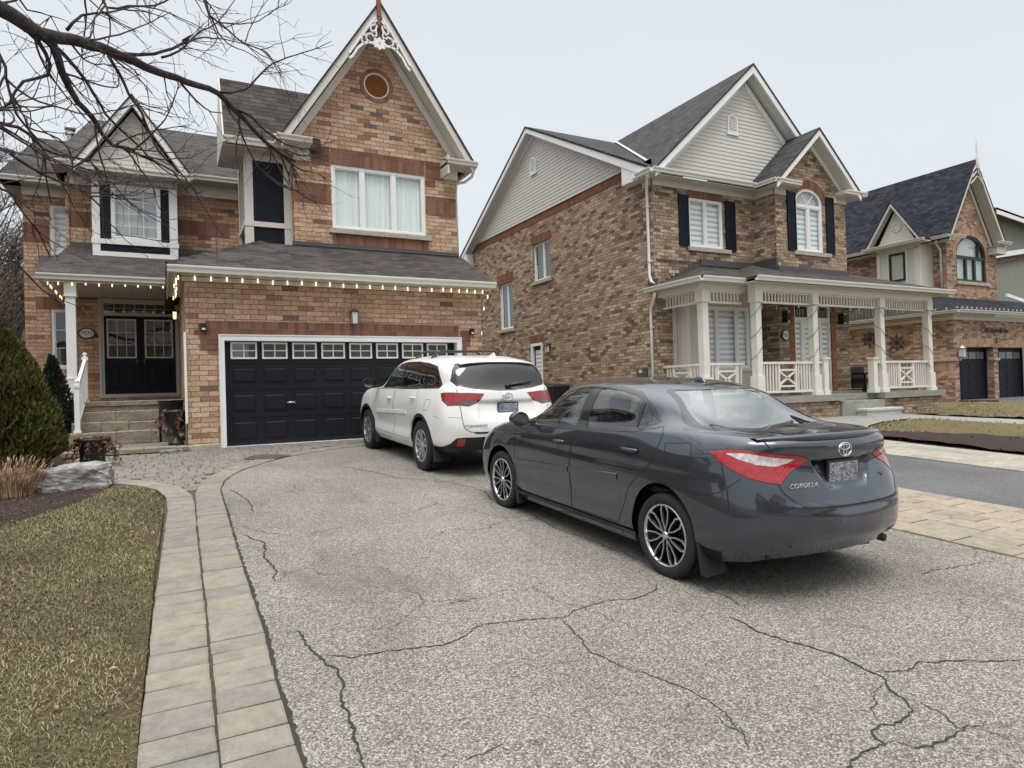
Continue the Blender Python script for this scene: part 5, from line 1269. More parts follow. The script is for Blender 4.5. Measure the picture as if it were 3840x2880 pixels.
# garage roof: front pent, hip and left slope
q = MB(); t = .06
q.slab([(.08,13.08,4.08),(6.56,13.08,4.08),(6.56,14.9,4.99),(1.90,14.9,4.99)], t); q.slab([(.08,13.08,4.08),(1.90,14.9,4.99),(2.62,15.62,5.35),(2.62,19.15,5.35),(.08,19.15,4.08)], t)
q.slab([(1.90,14.9,4.985),(6.5,14.9,4.985),(6.5,15.3,5.0),(2.3,15.3,5.0)], t)
ph = [(.08,13.08,4.09),(1.90,14.9,5.0)]
for k in range(9):
    a = Vector(ph[0]).lerp(Vector(ph[1]), k/9); b = Vector(ph[0]).lerp(Vector(ph[1]), (k+1.1)/9); s_ = Vector((.11,-.0,.0)); w_ = Vector((0,.11,0))
    q.add([a+s_+Vector((0,0,-.025)), b+s_+Vector((0,0,-.025)), b+Vector((0,0,.03)), a+Vector((0,0,.045)), a+w_+Vector((0,0,-.025)), b+w_+Vector((0,0,-.025))], [(0,1,2,3),(3,2,5,4)])
q.slab([(-2.30,16.66,4.43),(1.2,16.66,4.43),(1.2,19.12,5.51),(-1.95,19.12,5.51),(-1.95,16.66,4.43)][:4], t); q.slab([(-2.30,16.66,4.43),(-1.93,16.66,4.43),(-1.93,20.75,5.55),(-2.75,20.75,5.55)], t)
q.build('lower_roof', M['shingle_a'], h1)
q = MB(); q.box(2.55,6.46,14.82,14.87,4.93,5.07); q.box(-1.97,1.66,19.04,19.10,5.44,5.60); q.prism([(2.55,14.80,4.985),(6.46,14.80,4.985),(6.46,14.86,5.02),(2.55,14.86,5.02)], (0,0,.012)); q.build('flashing', M['flash'], h1)
# tall gable
GW = Pl('y', 14.86)
circ = lambda cx, cz, r, n=28: [(cx+r*math.cos(2*PI*k/n), cz+r*math.sin(2*PI*k/n)) for k in range(n)]
facade('gable_wall', GW, [(2.60,4.85),(6.44,4.85),(6.44,7.35),(4.50,10.26),(2.60,7.35)], [rect(3.42,5.64,5.42,6.87), circ(4.52,8.83,.30)], M['brick_a'], h1)
q = MB(); q.poly([(2.60,14.86,4.8),(2.60,19.2,4.8),(2.60,19.2,7.35),(2.60,14.86,7.35)]); q.poly([(6.44,14.86,4.8),(6.44,24,4.8),(6.44,24,7.35),(6.44,14.86,7.35)]); q.build('gable_side_wall', M['brick_a'], h1)
slabbox('soldier_course', GW, [(3.42,5.64,6.875,7.14),(2.62,3.40,5.94,6.30),(5.66,6.42,5.94,6.30),(3.42,5.68,5.06,5.31)], M['soldier_a'], h1)
slabbox('brick_quoin', GW, [(3.0,3.40,6.80,7.24),(5.66,6.10,6.80,7.24),(3.42,5.64,7.145,7.235),(5.66,5.90,6.62,6.80),(2.62,3.40,6.305,6.40),(5.66,6.42,6.305,6.40)], M['red_a'], h1, -.004, .02)
q = MB(); arch_ring(q, GW, 4.52, 8.83, .30, .30, .395, .395, 0, 2*PI, 40, -.015, .02); q.build('round_brick_ring', M['soldier_a'], h1)
q = MB(); arch_ring(q, GW, 4.52, 8.83, .27, .27, .302, .302, 0, 2*PI, 36, -.006, .08)
vo = q.build('round_vent', M['beige'], h1)
q = MB(); 
for k in range(14):
    z_ = 8.83-.27+.54*(k+.5)/14; hw = math.sqrt(max(0, .272**2-(z_-8.83)**2)); q.prism([GW(4.52-hw, z_-.024, .03), GW(4.52+hw, z_-.024, .03), GW(4.52+hw, z_+.014, .065), GW(4.52-hw, z_+.014, .065)], (0,.006,0))
q.build('louvre', M['orange_louvre'], vo); q = MB(); q.disc((4.52,14.95,8.83), .29, 28); q.build('vent_back', M['rustwood'], vo)
window(h1, GW, 3.42, 5.64, 5.42, 6.87, (4.13,4.87), .065, sill=(3.34,5.75,5.315,5.42,'sill'))
BY = 14.40
gable_y('gable_roof', h1, M['shingle_a'], 2.25, 6.77, 7.17, 7.17, 4.50, 10.57, BY-.03, 24)
q = MB(); rake(q, (2.30,7.22), (4.50,10.54), BY, .28); rake(q, (6.72,7.22), (4.50,10.54), BY, .28); rake(q, (2.62,7.42), (4.50,10.26), 14.80, .26, .055); rake(q, (6.42,7.42), (4.50,10.26), 14.80, .26, .055); q.build('barge_board', M['beige'], h1)
q = MB()
for s_ in (-1, 1):
    xe = 4.50+s_*2.2; q.prism([(4.50,BY+.04,10.33),(xe,BY+.04,7.01),(xe,14.85,7.01),(4.50,14.85,10.33)], (0,0,.02))
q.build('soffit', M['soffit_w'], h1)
q = MB()
for x0, x1 in ((2.2,2.93),(6.05,6.82)):
    q.box(x0, x1, BY+.0, 14.85, 7.08, 7.14); q.prism([(x0,BY,7.14),(x1,BY,7.14),(x1,14.86,7.34),(x0,14.86,7.34)], (0,0,.03)); gutter(q, (x0,BY+.02,7.20), (x1,BY+.02,7.20), (0,-1,0), .11, .10)
q.box(2.60,2.93,14.76,14.86,6.84,7.10); q.box(6.10,6.46,14.76,14.86,6.84,7.10); q.box(6.05,6.10,BY,14.86,6.86,7.3); q.build('eave_return', M['beige'], h1)
q = MB(); gutter(q, (6.74,14.42,7.17), (6.74,24,7.17), (1,0,0)); q.tube([(6.80,14.55,7.06),(6.78,14.62,6.93),(6.66,14.80,6.83),(6.49,14.92,6.80),(6.48,14.95,6.6),(6.48,14.95,5.05)], .035, 8); q.build('gutter', M['gutter'], h1)
# gingerbread under the apex
q = MB(); y = BY-.02
def flat(pts, w=.035): 
    for a, b in zip(pts, pts[1:]): q.bar((a[0], y, a[1]), (b[0], y, b[1]), .03, w, up=(0,0,1))
rs = [(4.47+.15*(1+.16*math.cos(8*a))*math.cos(a), 9.57+.125*(1+.16*math.cos(8*a))*math.sin(a)) for a in [2*PI*k/48 for k in range(48)]]
wall(q, rs, [circ(4.47,9.57,.03,10)], lambda u, w: (u, y-.02, w), (0,.03,0)); wall(q, rs, [], lambda u, w: (u, y+.01, w)); q.add([(u, y-.02, w) for u, w in rs]+[(u, y+.01, w) for u, w in rs], [(i, (i+1) % 48, 48+(i+1) % 48, 48+i) for i in range(48)])
for s_ in (-1, 1):
    X = lambda d: 4.48+s_*d
    flat([(X(.12),9.54),(X(.25),9.56),(X(.38),9.50),(X(.52),9.36),(X(.62),9.18),(X(.70),9.10)], .05); flat([(X(.08),10.16),(X(.22),9.97),(X(.40),9.70),(X(.58),9.42),(X(.70),9.22)], .045)
    flat([(X(.10),9.68),(X(.19),9.76),(X(.29),9.73),(X(.32),9.63),(X(.25),9.56)], .035); flat([(X(.05),9.98),(X(.09),9.86),(X(.07),9.76),(X(.12),9.68)], .04)
    flat([(X(.10),9.98),(X(.19),9.95),(X(.21),9.86),(X(.15),9.80),(X(.11),9.86)], .035); flat([(X(.30),9.73),(X(.40),9.66),(X(.42),9.56),(X(.36),9.50)], .03); flat([(X(.05),10.10),(X(.12),10.03),(X(.10),9.98)], .045)
q.build('gable_fretwork', M['white'], h1)
q = MB(); q.box(4.43,4.52,BY-.06,BY+.02,10.18,11.25); q.lathe([(.03,10.18),(.055,10.12),(.035,10.06),(.05,10.02),(.045,9.96),(.0,9.92)], (4.475,BY-.02,0), 12); q.build('finial', M['rustwood'], h1)
# corner box bay beside the gable
BB = Pl('y', 15.2); q = MB(); BB.box(q, 1.66, 2.60, 4.72, 7.0, .03, .06); q.box(1.69,1.72,15.23,16.5,4.72,7.0); q.build('bay_wall', M['navy'], h1)
q = MB(); BB.box(q, 1.64,1.81,4.70,7.0,0,.04); BB.box(q, 2.45,2.63,4.85,7.0,0,.04); BB.box(q, 1.81,2.45,6.85,7.0,0,.04); BB.box(q, 1.62,2.64,5.405,5.515,-.015,.04)
BX = Pl('x', 1.66); BX.box(q, 15.24,15.42,4.70,7.0,-.02,.03); BX.box(q, 16.3,16.5,4.70,7.0,-.02,.03); BX.box(q, 15.42,16.3,6.85,7.0,-.02,.03); BX.box(q, 15.24,16.5,5.405,5.515,-.035,.03); BX.box(q,15.83,15.89,5.515,6.85,-.02,.03); q.box(2.585,2.625,15.12,15.19,4.95,7.0); q.build('bay_trim', M['beige'], h1)
q = MB(); t = .05; q.slab([(1.22,14.72,7.12),(3.2,14.72,7.12),(3.2,15.52,8.66),(1.22,15.52,8.66)], t); q.slab([(1.22,15.52,8.66),(3.2,15.52,8.66),(3.2,16.35,7.12),(1.22,16.35,7.12)], t); q.build('bay_roof', M['shingle_a'], h1)
q = MB(); q.box(1.20,2.62,14.78,16.3,6.96,6.98); q.build('soffit', M['soffit'], h1)
q = MB(); gutter(q, (1.2,14.76,7.12), (2.62,14.76,7.12), (0,-1,0), .13, .10); q.prism([(1.19,14.74,6.98),(1.19,14.74,7.14),(1.19,15.52,8.66),(1.19,16.32,7.14),(1.19,16.32,6.98)], (.04,0,0)); q.build('bay_fascia', M['beige'], h1)
# main wall behind the porch
MW = Pl('y', 19.1); facade('entrance_wall', MW, [(-1.95,.7),(2.6,.7),(2.6,7.3),(-1.95,7.3)], [rect(-1.33,.36,1.84,4.20)], M['brick_a'], h1, .12)
q = MB(); q.poly([(-1.95,19.1,.7),(-1.95,20.7,.7),(-1.95,20.7,7.3),(-1.95,19.1,7.3)]); q.box(-2.0,-1.93,19.03,19.1,5.5,7.2); q.build('return_wall', M['brick_a'], h1)
WW = Pl('y', 20.7); facade('wing_wall', WW, [(-3.09,.7),(-1.9,.7),(-1.9,7.4),(-3.09,7.4)], [rect(-2.52,-1.96,5.58,6.87), rect(-2.54,-1.96,2.6,4.16)], M['brick_a'], h1)
window(h1, WW, -2.52, -1.96, 5.58, 6.87, (), .07, back='blind'); window(h1, WW, -2.54, -1.96, 2.6, 4.16, (), .07, (1,3), back='shade_d', pane='pane_dark')
slabbox('soldier_course', WW, [(-3.09,-2.54,5.87,6.35),(-2.86,-1.96,4.17,4.47)], M['soldier_a'], h1); slabbox('soldier_course', MW, [(.40,1.66,5.98,6.37),(-1.95,-1.40,5.98,6.37)], M['soldier_a'], h1); slabbox('red_brick_band', MW, [(-1.93,.38,4.22,4.40),(-3+1.07,-1.40,3.95,4.2),(-1.93,-1.55,4.0,4.2)][:1], M['red_a'], h1)
q = MB(); q.poly([(-3.09,20.7,.7),(-3.09,28,.7),(-3.09,28,7.4),(-3.09,20.7,7.4)]); q.build('left_wall', M['brick_a'], h1)
# main roofs
q = MB(); t = .07; q.slab([(-2.25,18.62,7.45),(2.9,18.62,7.45),(4.4,23,10.12),(-1.72,23,10.12)], t); q.slab([(-2.25,18.62,7.45),(-1.72,23,10.12),(-2.25,27,7.45)], t)
q.slab([(-3.55,20.25,7.42),(-1.8,20.25,7.42),(-1.8,22.2,9.09),(-2.94,22.2,9.09)], t); q.slab([(-3.55,20.25,7.42),(-2.94,22.2,9.09),(-2.94,26,9.09),(-3.55,28,7.42)], t); q.slab([(4.4,23,10.12),(-1.72,23,10.12),(-2.2,27.4,7.45),(4.4,27.4,7.45)], t)
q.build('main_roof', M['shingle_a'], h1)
q = MB(); q.box(-2.22,2.6,18.66,19.1,7.30,7.32); q.box(-3.5,-1.95,20.3,20.7,7.28,7.30); q.box(-3.5,-3.09,20.3,28,7.28,7.30); q.build('soffit', M['soffit'], h1)
q = MB(); gutter(q, (-2.25,18.66,7.44), (2.2,18.66,7.44), (0,-1,0)); gutter(q, (-3.55,20.3,7.42), (-2.2,20.3,7.42), (0,-1,0)); q.box(-1.95,2.6,19.05,19.1,7.02,7.30); q.box(-3.1,-1.95,20.66,20.7,7.08,7.28); q.build('gutter', M['gutter'], h1)
q = MB(); q.lathe([(.09,9.0),(.09,9.32)], (-2.18,22.2,0), 16); q.lathe([(.0,9.52),(.14,9.50),(.14,9.42),(.11,9.40),(.11,9.33),(.13,9.31),(.13,9.28)], (-2.18,22.2,0), 16); q.build('flue_pipe', M['steel'], h1)
# dormer over the porch
DM = Pl('y', 18.4); facade('dormer_wall', DM, [(-1.39,5.15),(.38,5.15),(.38,7.1),(-1.39,7.1)], [rect(-1.02,.03,5.59,6.89)], M['sidingp'], h1, .05)
q = MB(); q.poly([(-1.39,18.4,5.15),(-1.39,19.2,5.15),(-1.39,19.2,7.1),(-1.39,18.4,7.1)]); q.poly([(.38,18.4,5.15),(.38,19.2,5.15),(.38,19.2,7.1),(.38,18.4,7.1)]); q.build('dormer_side', M['sidingp'], h1)
q = MB(); DM.box(q,-1.41,-1.25,5.13,6.98,-.03,.02); DM.box(q,.22,.40,5.13,6.98,-.03,.02); DM.box(q,-1.25,.22,5.13,5.29,-.03,.02); DM.box(q,-1.43,.42,5.47,5.585,-.045,.02); q.build('dormer_trim', M['white'], h1)
slabbox('dormer_panel', DM, [(-1.25,.22,5.29,5.47)], M['navy'], h1, -.012, .01)
for x0, x1 in ((-1.245,-1.03),(.035,.215)):
    q = MB(); DM.box(q, x0, x1, 5.59, 6.90, -.022, 0); DM.frame(q, x0, x1, 5.59, 6.90, .03, -.032, -.02); q.build('shutter', M['navy'], h1)
window(h1, DM, -1.02, .03, 5.59, 6.89, (), .06, (3,4), back='shade', d=.0)
DG = Pl('y', 18.3); siding('dormer_siding', h1, M['sidingp'], DG, -1.50, .46, 7.28, -.52, 8.72)
gable_y('dormer_roof', h1, M['shingle_a'], -1.74, .70, 7.26, 7.26, -.52, 9.03, 17.97, 22.2, .05)
q = MB(); rake(q, (-1.72,7.27), (-.52,9.0), 18.0, .24); rake(q, (.68,7.27), (-.52,9.0), 18.0, .24); q.build('dormer_barge_board', M['white'], h1)
q = MB(); 
for s_ in (-1, 1): xe = -.52+s_*1.15; q.prism([(-.52,18.04,8.80),(xe,18.04,7.14),(xe,18.3,7.14),(-.52,18.3,8.80)], (0,0,.015))
q.box(-1.78,.73,18.04,18.42,7.08,7.10); q.box(-1.42,.41,18.30,18.40,6.95,7.09); q.build('dormer_soffit', M['soffit'], h1)
q = MB(); gutter(q, (-1.81,18.06,7.23), (.75,18.06,7.23), (0,-1,0), .12, .1); q.prism([(-1.7,18.06,7.2),(.66,18.06,7.2),(.66,18.3,7.30),(-1.7,18.3,7.30)], (0,0,.012)); q.build('dormer_gutter', M['gutter'], h1)
q = MB(); arch_ring(q, DG, -.49, 7.97, .14, .14, .175, .175, 0, 2*PI, 24, -.04, 0); 
for k in range(7):
    z_ = 7.97-.13+.26*(k+.5)/7; hw = math.sqrt(max(0,.145**2-(z_-7.97)**2)); DG.box(q, -.49-hw, -.49+hw, z_-.008, z_+.010, -.032, -.012)
q.build('dormer_vent', M['beige'], h1)
# porch
q = MB(); q.box(-1.95,.38,16.35,19.1,1.55,1.70); q.box(-1.9,.38,16.4,19.1,.7,1.55); q.build('porch_floor', M['step'], h1)
q = MB(); q.box(-1.72-.09,-1.72+.09,16.85,17.03,2.2,4.0); q.box(-1.83,-1.61,16.83,17.05,3.99,4.27); q.box(-1.835,-1.605,16.825,17.055,1.70,2.2); q.box(-1.845,-1.595,16.815,17.065,3.97,3.99); q.box(-1.845,-1.595,16.815,17.065,2.195,2.22); q.build('porch_post', M['white'], h1)
q = MB(); q.box(-2.25,.38,16.75,19.1,4.27,4.29); q.build('porch_soffit', M['soffit'], h1)
q = MB(); gutter(q, (-2.30,16.76,4.42), (.10,16.76,4.42), (0,-1,0)); q.box(-2.27,-2.22,16.76,20.6,4.28,4.40); q.box(-2.2,.1,16.76,16.80,4.26,4.36); q.build('gutter', M['gutter'], h1)
q = MB()
rq = random.Random(12)
for x0,x1,y0,y1,z0,z1,bw in ((-1.62,-.09,15.0,15.5,.86,1.105,.8),(-1.60,-.09,15.40,15.95,1.11,1.285,.6),(-1.58,-.09,15.82,16.45,1.29,1.50,.9),(-1.95,.38,16.30,16.8,1.50,1.60,.42),(-1.97,.38,16.26,16.85,1.605,1.703,.55),(-1.52,.38,13.25,13.62,.775,.86,.46),(-1.50,.38,13.30,13.6,.6,.77,.38)):
    x = x0
    while x < x1-.01:
        w_ = min(x1-x, bw*rq.uniform(.75,1.25)); w_ = x1-x if x1-x-w_ < .12 else w_; q.bevbox(x+.003, x+w_-.003, y0+rq.uniform(-.012,.012), y1, z0+rq.uniform(0,.004), z1+rq.uniform(-.006,.006), .014); x += w_
q.build('entrance_step', M['step'], h1)
q = MB(); q.box(-1.50,.37,13.55,15.05,.6,.852); q.build('landing', M['cobble'], h1)
q = MB(); rr = random.Random(3)
for k in range(34):
    x = rr.uniform(-.02,.34); y = rr.uniform(14.98,15.08) if k < 22 else rr.uniform(15.1,16.3); z_ = rr.uniform(.9,1.38) if k < 22 else 1.4; s_ = rr.uniform(.05,.10)
    q.lathe([(0,-s_),(s_*.8,-s_*.6),(s_*1.1,0),(s_*.7,s_*.7),(0,s_)], (x,y,z_), 7, 'z', False)
q.box(-.05,.37,15.05,16.35,.86,1.40); q.build('rock_retaining_wall', M['rockwall'], h1)
# front door
fd = Pl('y', 19.16); q = MB(); fd.box(q,-1.33,-1.27,1.84,4.2,-.05,.06); fd.box(q,.30,.36,1.84,4.2,-.05,.06); fd.box(q,-1.27,.30,4.14,4.2,-.05,.06); fd.box(q,-1.27,.30,3.84,3.91,-.05,.06); fd.box(q,-1.27,.30,1.84,1.885,-.05,.06); fd.frame(q,-1.38,.41,1.80,4.25,.05,-.085,-.055)
for k in range(1,7): x = -1.27+1.57*k/7; fd.box(q, x-.007, x+.007, 3.91, 4.14, -.02, .02)
fd.box(q,-1.27,.30,4.02,4.032,-.021,.021); frm = q.build('door_frame', plain('grey_white_trim', (.50,.49,.47), .5), h1)
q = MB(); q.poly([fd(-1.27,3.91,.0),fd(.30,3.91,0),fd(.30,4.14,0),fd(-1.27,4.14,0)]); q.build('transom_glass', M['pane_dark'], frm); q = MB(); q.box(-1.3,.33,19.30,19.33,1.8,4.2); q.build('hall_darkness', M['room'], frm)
for i, (x0, x1) in enumerate(((-1.27,-.49),(-.48,.30))):
    q = MB(); gx0, gx1 = (x0+.075, x1-.105) if i == 0 else (x0+.105, x1-.075)
    wall(q, rect(x0,x1,1.885,3.84), [rect(gx0,gx1,2.80,3.74)], lambda u, w: fd(u, w, 0), (0,.04,0))
    for a, b in ((gx0+.02,(gx0+gx1)/2-.03),((gx0+gx1)/2+.03,gx1-.02)): fd.frame(q,a,b,2.0,2.62,.012,-.008,0); fd.raised(q, a+.025, b-.025, 2.03, 2.59, 0, .012, .02)
    dl = q.build('front_door', M['navy'], h1)
    q = MB(); fd.frame(q, gx0-.02, gx1+.02, 2.78, 3.76, .035, -.02, 0)
    for k in (1,2): x = gx0+(gx1-gx0)*k/3; fd.box(q,x-.008,x+.008,2.8,3.74,-.014,.004); z_ = 2.8+.94*k/3; fd.box(q,gx0,gx1,z_-.008,z_+.008,-.0145,.0035)
    q.build('glazing_bars', M['beige'], dl); q = MB(); q.poly([fd(gx0,2.8,.006),fd(gx1,2.8,.006),fd(gx1,3.74,.006),fd(gx0,3.74,.006)]); q.build('door_pane', M['pane_dark'], dl)
    hx = -.565 if i == 0 else -.405; q = MB(); q.lathe([(.0,-.035),(.03,-.03),(.036,-.008),(.036,0)], (hx,19.16,2.71), 14, 'y', True, .8, 1.7); q.tube([(hx,19.15,2.76),(hx,19.09,2.74),(hx,19.09,2.62),(hx,19.14,2.58)], .010, 6); q.build('door_handle', plain('aged_brass', (.25,.19,.10), .35, .8), dl)
# white downspout on the garage corner
q = MB(); q.box(.345,.385,13.44,13.50,1.25,2.92); q.build('conduit', M['white'], h1)
# ------------------------------------------------------------------ house 2 (brown brick, covered porch)
h2 = empty('brick_house', (15.6,14.1,.7), label='brown mottled brick house with long covered white porch and cream siding gables', cat='house')
F2 = Pl('y', 14.1); S2 = Pl('x', 11.96); B2 = Pl('y', 13.3)
facade('front_wall', F2, [(11.96,.5),(15.85,.5),(15.85,7.3),(11.96,7.3)], [rect(13.25,14.55,5.60,7.0)], M['brick_b'], h2)
facade('side_wall', S2, [(14.1,.4),(26.0,.4),(26.0,7.68),(14.1,7.68)], [rect(19.57,20.78,5.58,6.93), rect(22.39,23.58,4.10,5.91), rect(20.28,21.10,.7,3.37)], M['brick_b'], h2, .14)
facade('bay_wall', B2, [(15.82,.5),(18.95,.5),(18.95,7.35),(17.32,8.88),(15.82,7.35)], [archloop(16.68,17.88,5.56,7.02,.45), rect(16.47,18.10,1.30,4.0)], M['brick_b'], h2, .12)
q = MB(); q.poly([(15.82,13.3,.5),(15.82,14.1,.5),(15.82,14.1,7.4),(15.82,13.3,7.4)]); q.build('bay_side_wall', M['brick_b'], h2)
q = MB(); q.poly([(18.95,13.3,.5),(18.95,14.1,.5),(18.95,14.1,7.4),(18.95,13.3,7.4)]); q.poly([(18.95,14.1,.5),(19.35,14.1,.5),(19.35,14.1,7.3),(18.95,14.1,7.3)]); q.poly([(19.35,14.1,.5),(19.35,26,.5),(19.35,26,7.5),(19.35,14.1,7.5)]); q.build('right_wall', M['brick_b'], h2)
slabbox('soldier_course', S2, [(14.85,26.0,7.69,7.93)], M['soldier_b'], h2, -.012, .02)
q = MB(); S2.box(q, 14.1, 15.0, 7.69, 7.93, 0, .02); q.poly([S2(14.1,7.68),S2(26,7.68),S2(26,7.94),S2(14.1,7.94)]); q.build('side_wall_top', M['brick_b'], h2)
slabbox('soldier_course', S2, [(22.30,23.68,5.91,6.27)], M['soldier_b'], h2, -.007, .02); slabbox('soldier_course', S2, [(19.47,20.88,6.93,7.22)], M['soldier_b'], h2, -.007, .02); slabbox('soldier_course', S2, [(20.15,21.2,3.37,3.66)], M['soldier_b'], h2, -.007, .02)
slabbox('soldier_course', F2, [(13.2,14.6,7.0,7.2)], M['soldier_b'], h2)
q = MB(); arch_ring(q, B2, 17.28, 7.02, .62, .47, .84, .72, .06, PI-.06, 26, -.010, .02); q.build('brick_arch', M['soldier_b'], h2)
slabbox('brick_quoin', B2, [(16.22,16.47,1.3,4.1),(18.10,18.30,1.3,4.1)], M['red_b'], h2)
window(h2, F2, 13.25, 14.55, 5.60, 7.0, (13.90,), .06, back='blind', d=.05, sill=(13.17,14.80,5.48,5.59,'sill'))
window(h2, S2, 19.57, 20.78, 5.58, 6.93, (20.12,), .05, back='shade_d', d=.10, sill=(19.50,20.86,5.46,5.57,'sill'))
window(h2, S2, 22.39, 23.58, 4.10, 5.91, (22.95,), .05, back='shade_d', d=.10, sill=(22.3,23.66,3.98,4.09,'sill'))
# side door with lantern
q = MB(); S2.frame(q, 20.28, 21.10, .7, 3.37, .10, -.01, .14); sd = q.build('side_door', M['white'], h2)
q = MB(); S2.box(q, 20.38, 21.0, .8, 3.27, .09, .12); q.build('door_leaf', M['navy'], sd); q = MB(); S2.frame(q, 20.44, 20.88, 2.0, 3.12, .03, .07, .09); q.build('glazing_frame', M['white'], sd); q = MB(); S2.box(q, 20.47, 20.85, 2.03, 3.09, .08, .089); q.build('door_pane', M['blind'], sd)
# arched window of the bay
q = MB(); c0 = 17.28
def loopframe(q, pl, outer, inner, d0, d1):
    wall(q, outer, [inner], lambda u, w: pl(u, w, d0)); n = len(inner); a = [pl(u, w, d0) for u, w in inner]; b = [pl(u, w, d1) for u, w in inner]; q.add(a+b, [(i,(i+1)%n,n+(i+1)%n,n+i) for i in range(n)])
loopframe(q, B2, archloop(16.68,17.88,5.56,7.02,.45), archloop(16.75,17.81,5.63,7.02,.38), .02, .10)
B2.box(q, 16.75, 17.81, 6.90, 6.99, .025, .10); B2.box(q, 17.24, 17.32, 5.63, 6.90, .026, .10)
for a, b in ((16.75,17.24),(17.32,17.81)): B2.frame(q, a, b, 5.63, 6.90, .035, .04, .09)
for a in (PI*.33, PI*.67): q.bar(B2(17.28, 7.0, .06), B2(17.28+.51*math.cos(a), 7.0+.36*math.sin(a), .06), .02, .02, up=(0,1,0))
aw = q.build('arched_window', M['white'], h2); q = MB(); q.poly([B2(u, w, .065) for u, w in archloop(16.70,17.86,5.58,7.02,.43)]); q.build('pane', M['pane'], aw)
q = MB(); q.poly([B2(u, w, .13) for u, w in rect(16.70,17.86,5.58,6.95)]); q.build('blind', M['blind'], aw); q = MB(); q.poly([B2(u, w, .13) for u, w in archloop(16.70,17.86,6.95,7.02,.43)]); q.build('dark_room', M['shade'], aw)
q = MB(); B2.box(q, 16.55, 18.18, 5.445, 5.56, -.07, .02); q.build('sill', M['sill'], aw)
for pl, x0, x1, z0, z1 in ((F2,12.86,13.22,5.60,7.04),(F2,14.64,15.03,5.58,7.04),(B2,16.30,16.66,5.56,7.29),(B2,18.02,18.37,5.55,7.30)):
    q = MB(); pl.box(q, x0, x1, z0, z1, -.035, 0); pl.frame(q, x0, x1, z0, z1, .045, -.047, -.033); zm = (z0+z1)/2; pl.box(q, x0+.045, x1-.045, zm-.03, zm+.03, -.046, -.033)
    n = int((z1-z0-.1)/.045)
    for k in range(n):
        z_ = z0+.06+k*.045
        if abs(z_-zm) > .05: pl.box(q, x0+.05, x1-.05, z_, z_+.022, -.041, -.034)
    q.build('shutter', M['navy'], h2)
# roofs
q = MB(); t = .07
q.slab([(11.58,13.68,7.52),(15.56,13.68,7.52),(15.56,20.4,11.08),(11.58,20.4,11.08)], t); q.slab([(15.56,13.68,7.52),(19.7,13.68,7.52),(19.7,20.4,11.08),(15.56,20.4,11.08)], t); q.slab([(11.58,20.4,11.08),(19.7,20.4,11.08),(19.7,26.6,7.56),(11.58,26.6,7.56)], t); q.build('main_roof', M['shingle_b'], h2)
q = MB(); q.slab([(11.72,13.66,7.53),(15.56,13.66,11.10),(15.56,20.45,11.10)], .06); q.slab([(15.56,13.66,11.10),(19.42,13.66,7.53),(15.56,20.45,11.10)], .06); q.build('front_gable_roof', M['shingle_b'], h2)
gable_y('bay_gable_roof', h2, M['shingle_b'], 15.45, 19.18, 7.43, 7.43, 17.32, 9.19, 12.86, 17.0, .06)
q = MB(); q.bar((12.1,14.35,7.92),(15.56,20.4,11.14),.10,.02); q.build('valley_flashing', plain('pale_metal_valley', (.55,.58,.62), .4, .5), h2)
q = MB(); rake(q, (11.74,7.53), (15.56,11.06), 13.68, .25); rake(q, (19.40,7.53), (15.56,11.06), 13.68, .25); rake(q, (12.15,7.62), (15.30,10.55), 14.02, .20, .04); rake(q, (18.95,7.55), (15.56,10.72), 14.02, .22, .04); q.build('barge_board', M['white'], h2)
q = MB(); rake(q, (15.47,7.42), (17.32,9.16), 12.88, .22); rake(q, (19.17,7.42), (17.32,9.16), 12.88, .22); rake(q, (15.75,7.52), (17.32,8.97), 13.24, .20, .05); rake(q, (18.92,7.52), (17.32,8.97), 13.24, .20, .05); q.build('bay_barge_board', M['white'], h2)
q = MB()
for xc, zc, xe, ze, y0, y1 in ((15.56,10.82,11.9,7.43,13.72,14.08),(15.56,10.82,19.25,7.43,13.72,14.08),(17.32,8.93,15.62,7.33,12.92,13.28),(17.32,8.93,19.02,7.33,12.92,13.28)): q.prism([(xc,y0,zc),(xe,y0,ze),(xe,y1,ze),(xc,y1,zc)], (0,0,.015))
q.build('soffit', M['soffit_w'], h2)
siding('front_siding', h2, M['sidingm'], Pl('y', 14.05), 12.05, 19.05, 7.56, 15.56, 10.75)
q = MB(); z0 = 7.95; q.cur = 0
siding('side_siding', h2, M['sidingp'], Pl('x', 11.93), 14.62, 26.0, 7.94, 20.38, 10.80)
q = MB(); rake(q, (13.84,7.52), (20.38,11.07), 11.60, .23, .045, ax='x'); rake(q, (26.55,7.56), (20.38,11.07), 11.60, .23, .045, ax='x'); rake(q, (14.3,7.70), (20.38,10.88), 11.88, .16, .045, ax='x'); rake(q, (26.1,7.75), (20.38,10.88), 11.88, .16, .045, ax='x')
q.box(11.58,11.96,13.7,14.5,7.42,7.50); q.prism([(11.62,13.72,7.38),(11.62,15.0,7.38),(11.62,15.0,8.02),(11.62,13.72,7.40)], (.33,0,0)); q.box(11.62,11.95,25.9,26.5,7.1,7.62); q.build('side_barge_board', M['white'], h2)
q = MB()
for ye in (13.9, 26.5): q.prism([(11.63,20.38,10.84),(11.63,ye,7.40),(11.93,ye,7.40),(11.93,20.38,10.84)], (0,0,.015))
q.build('side_soffit', M['soffit_w'], h2)
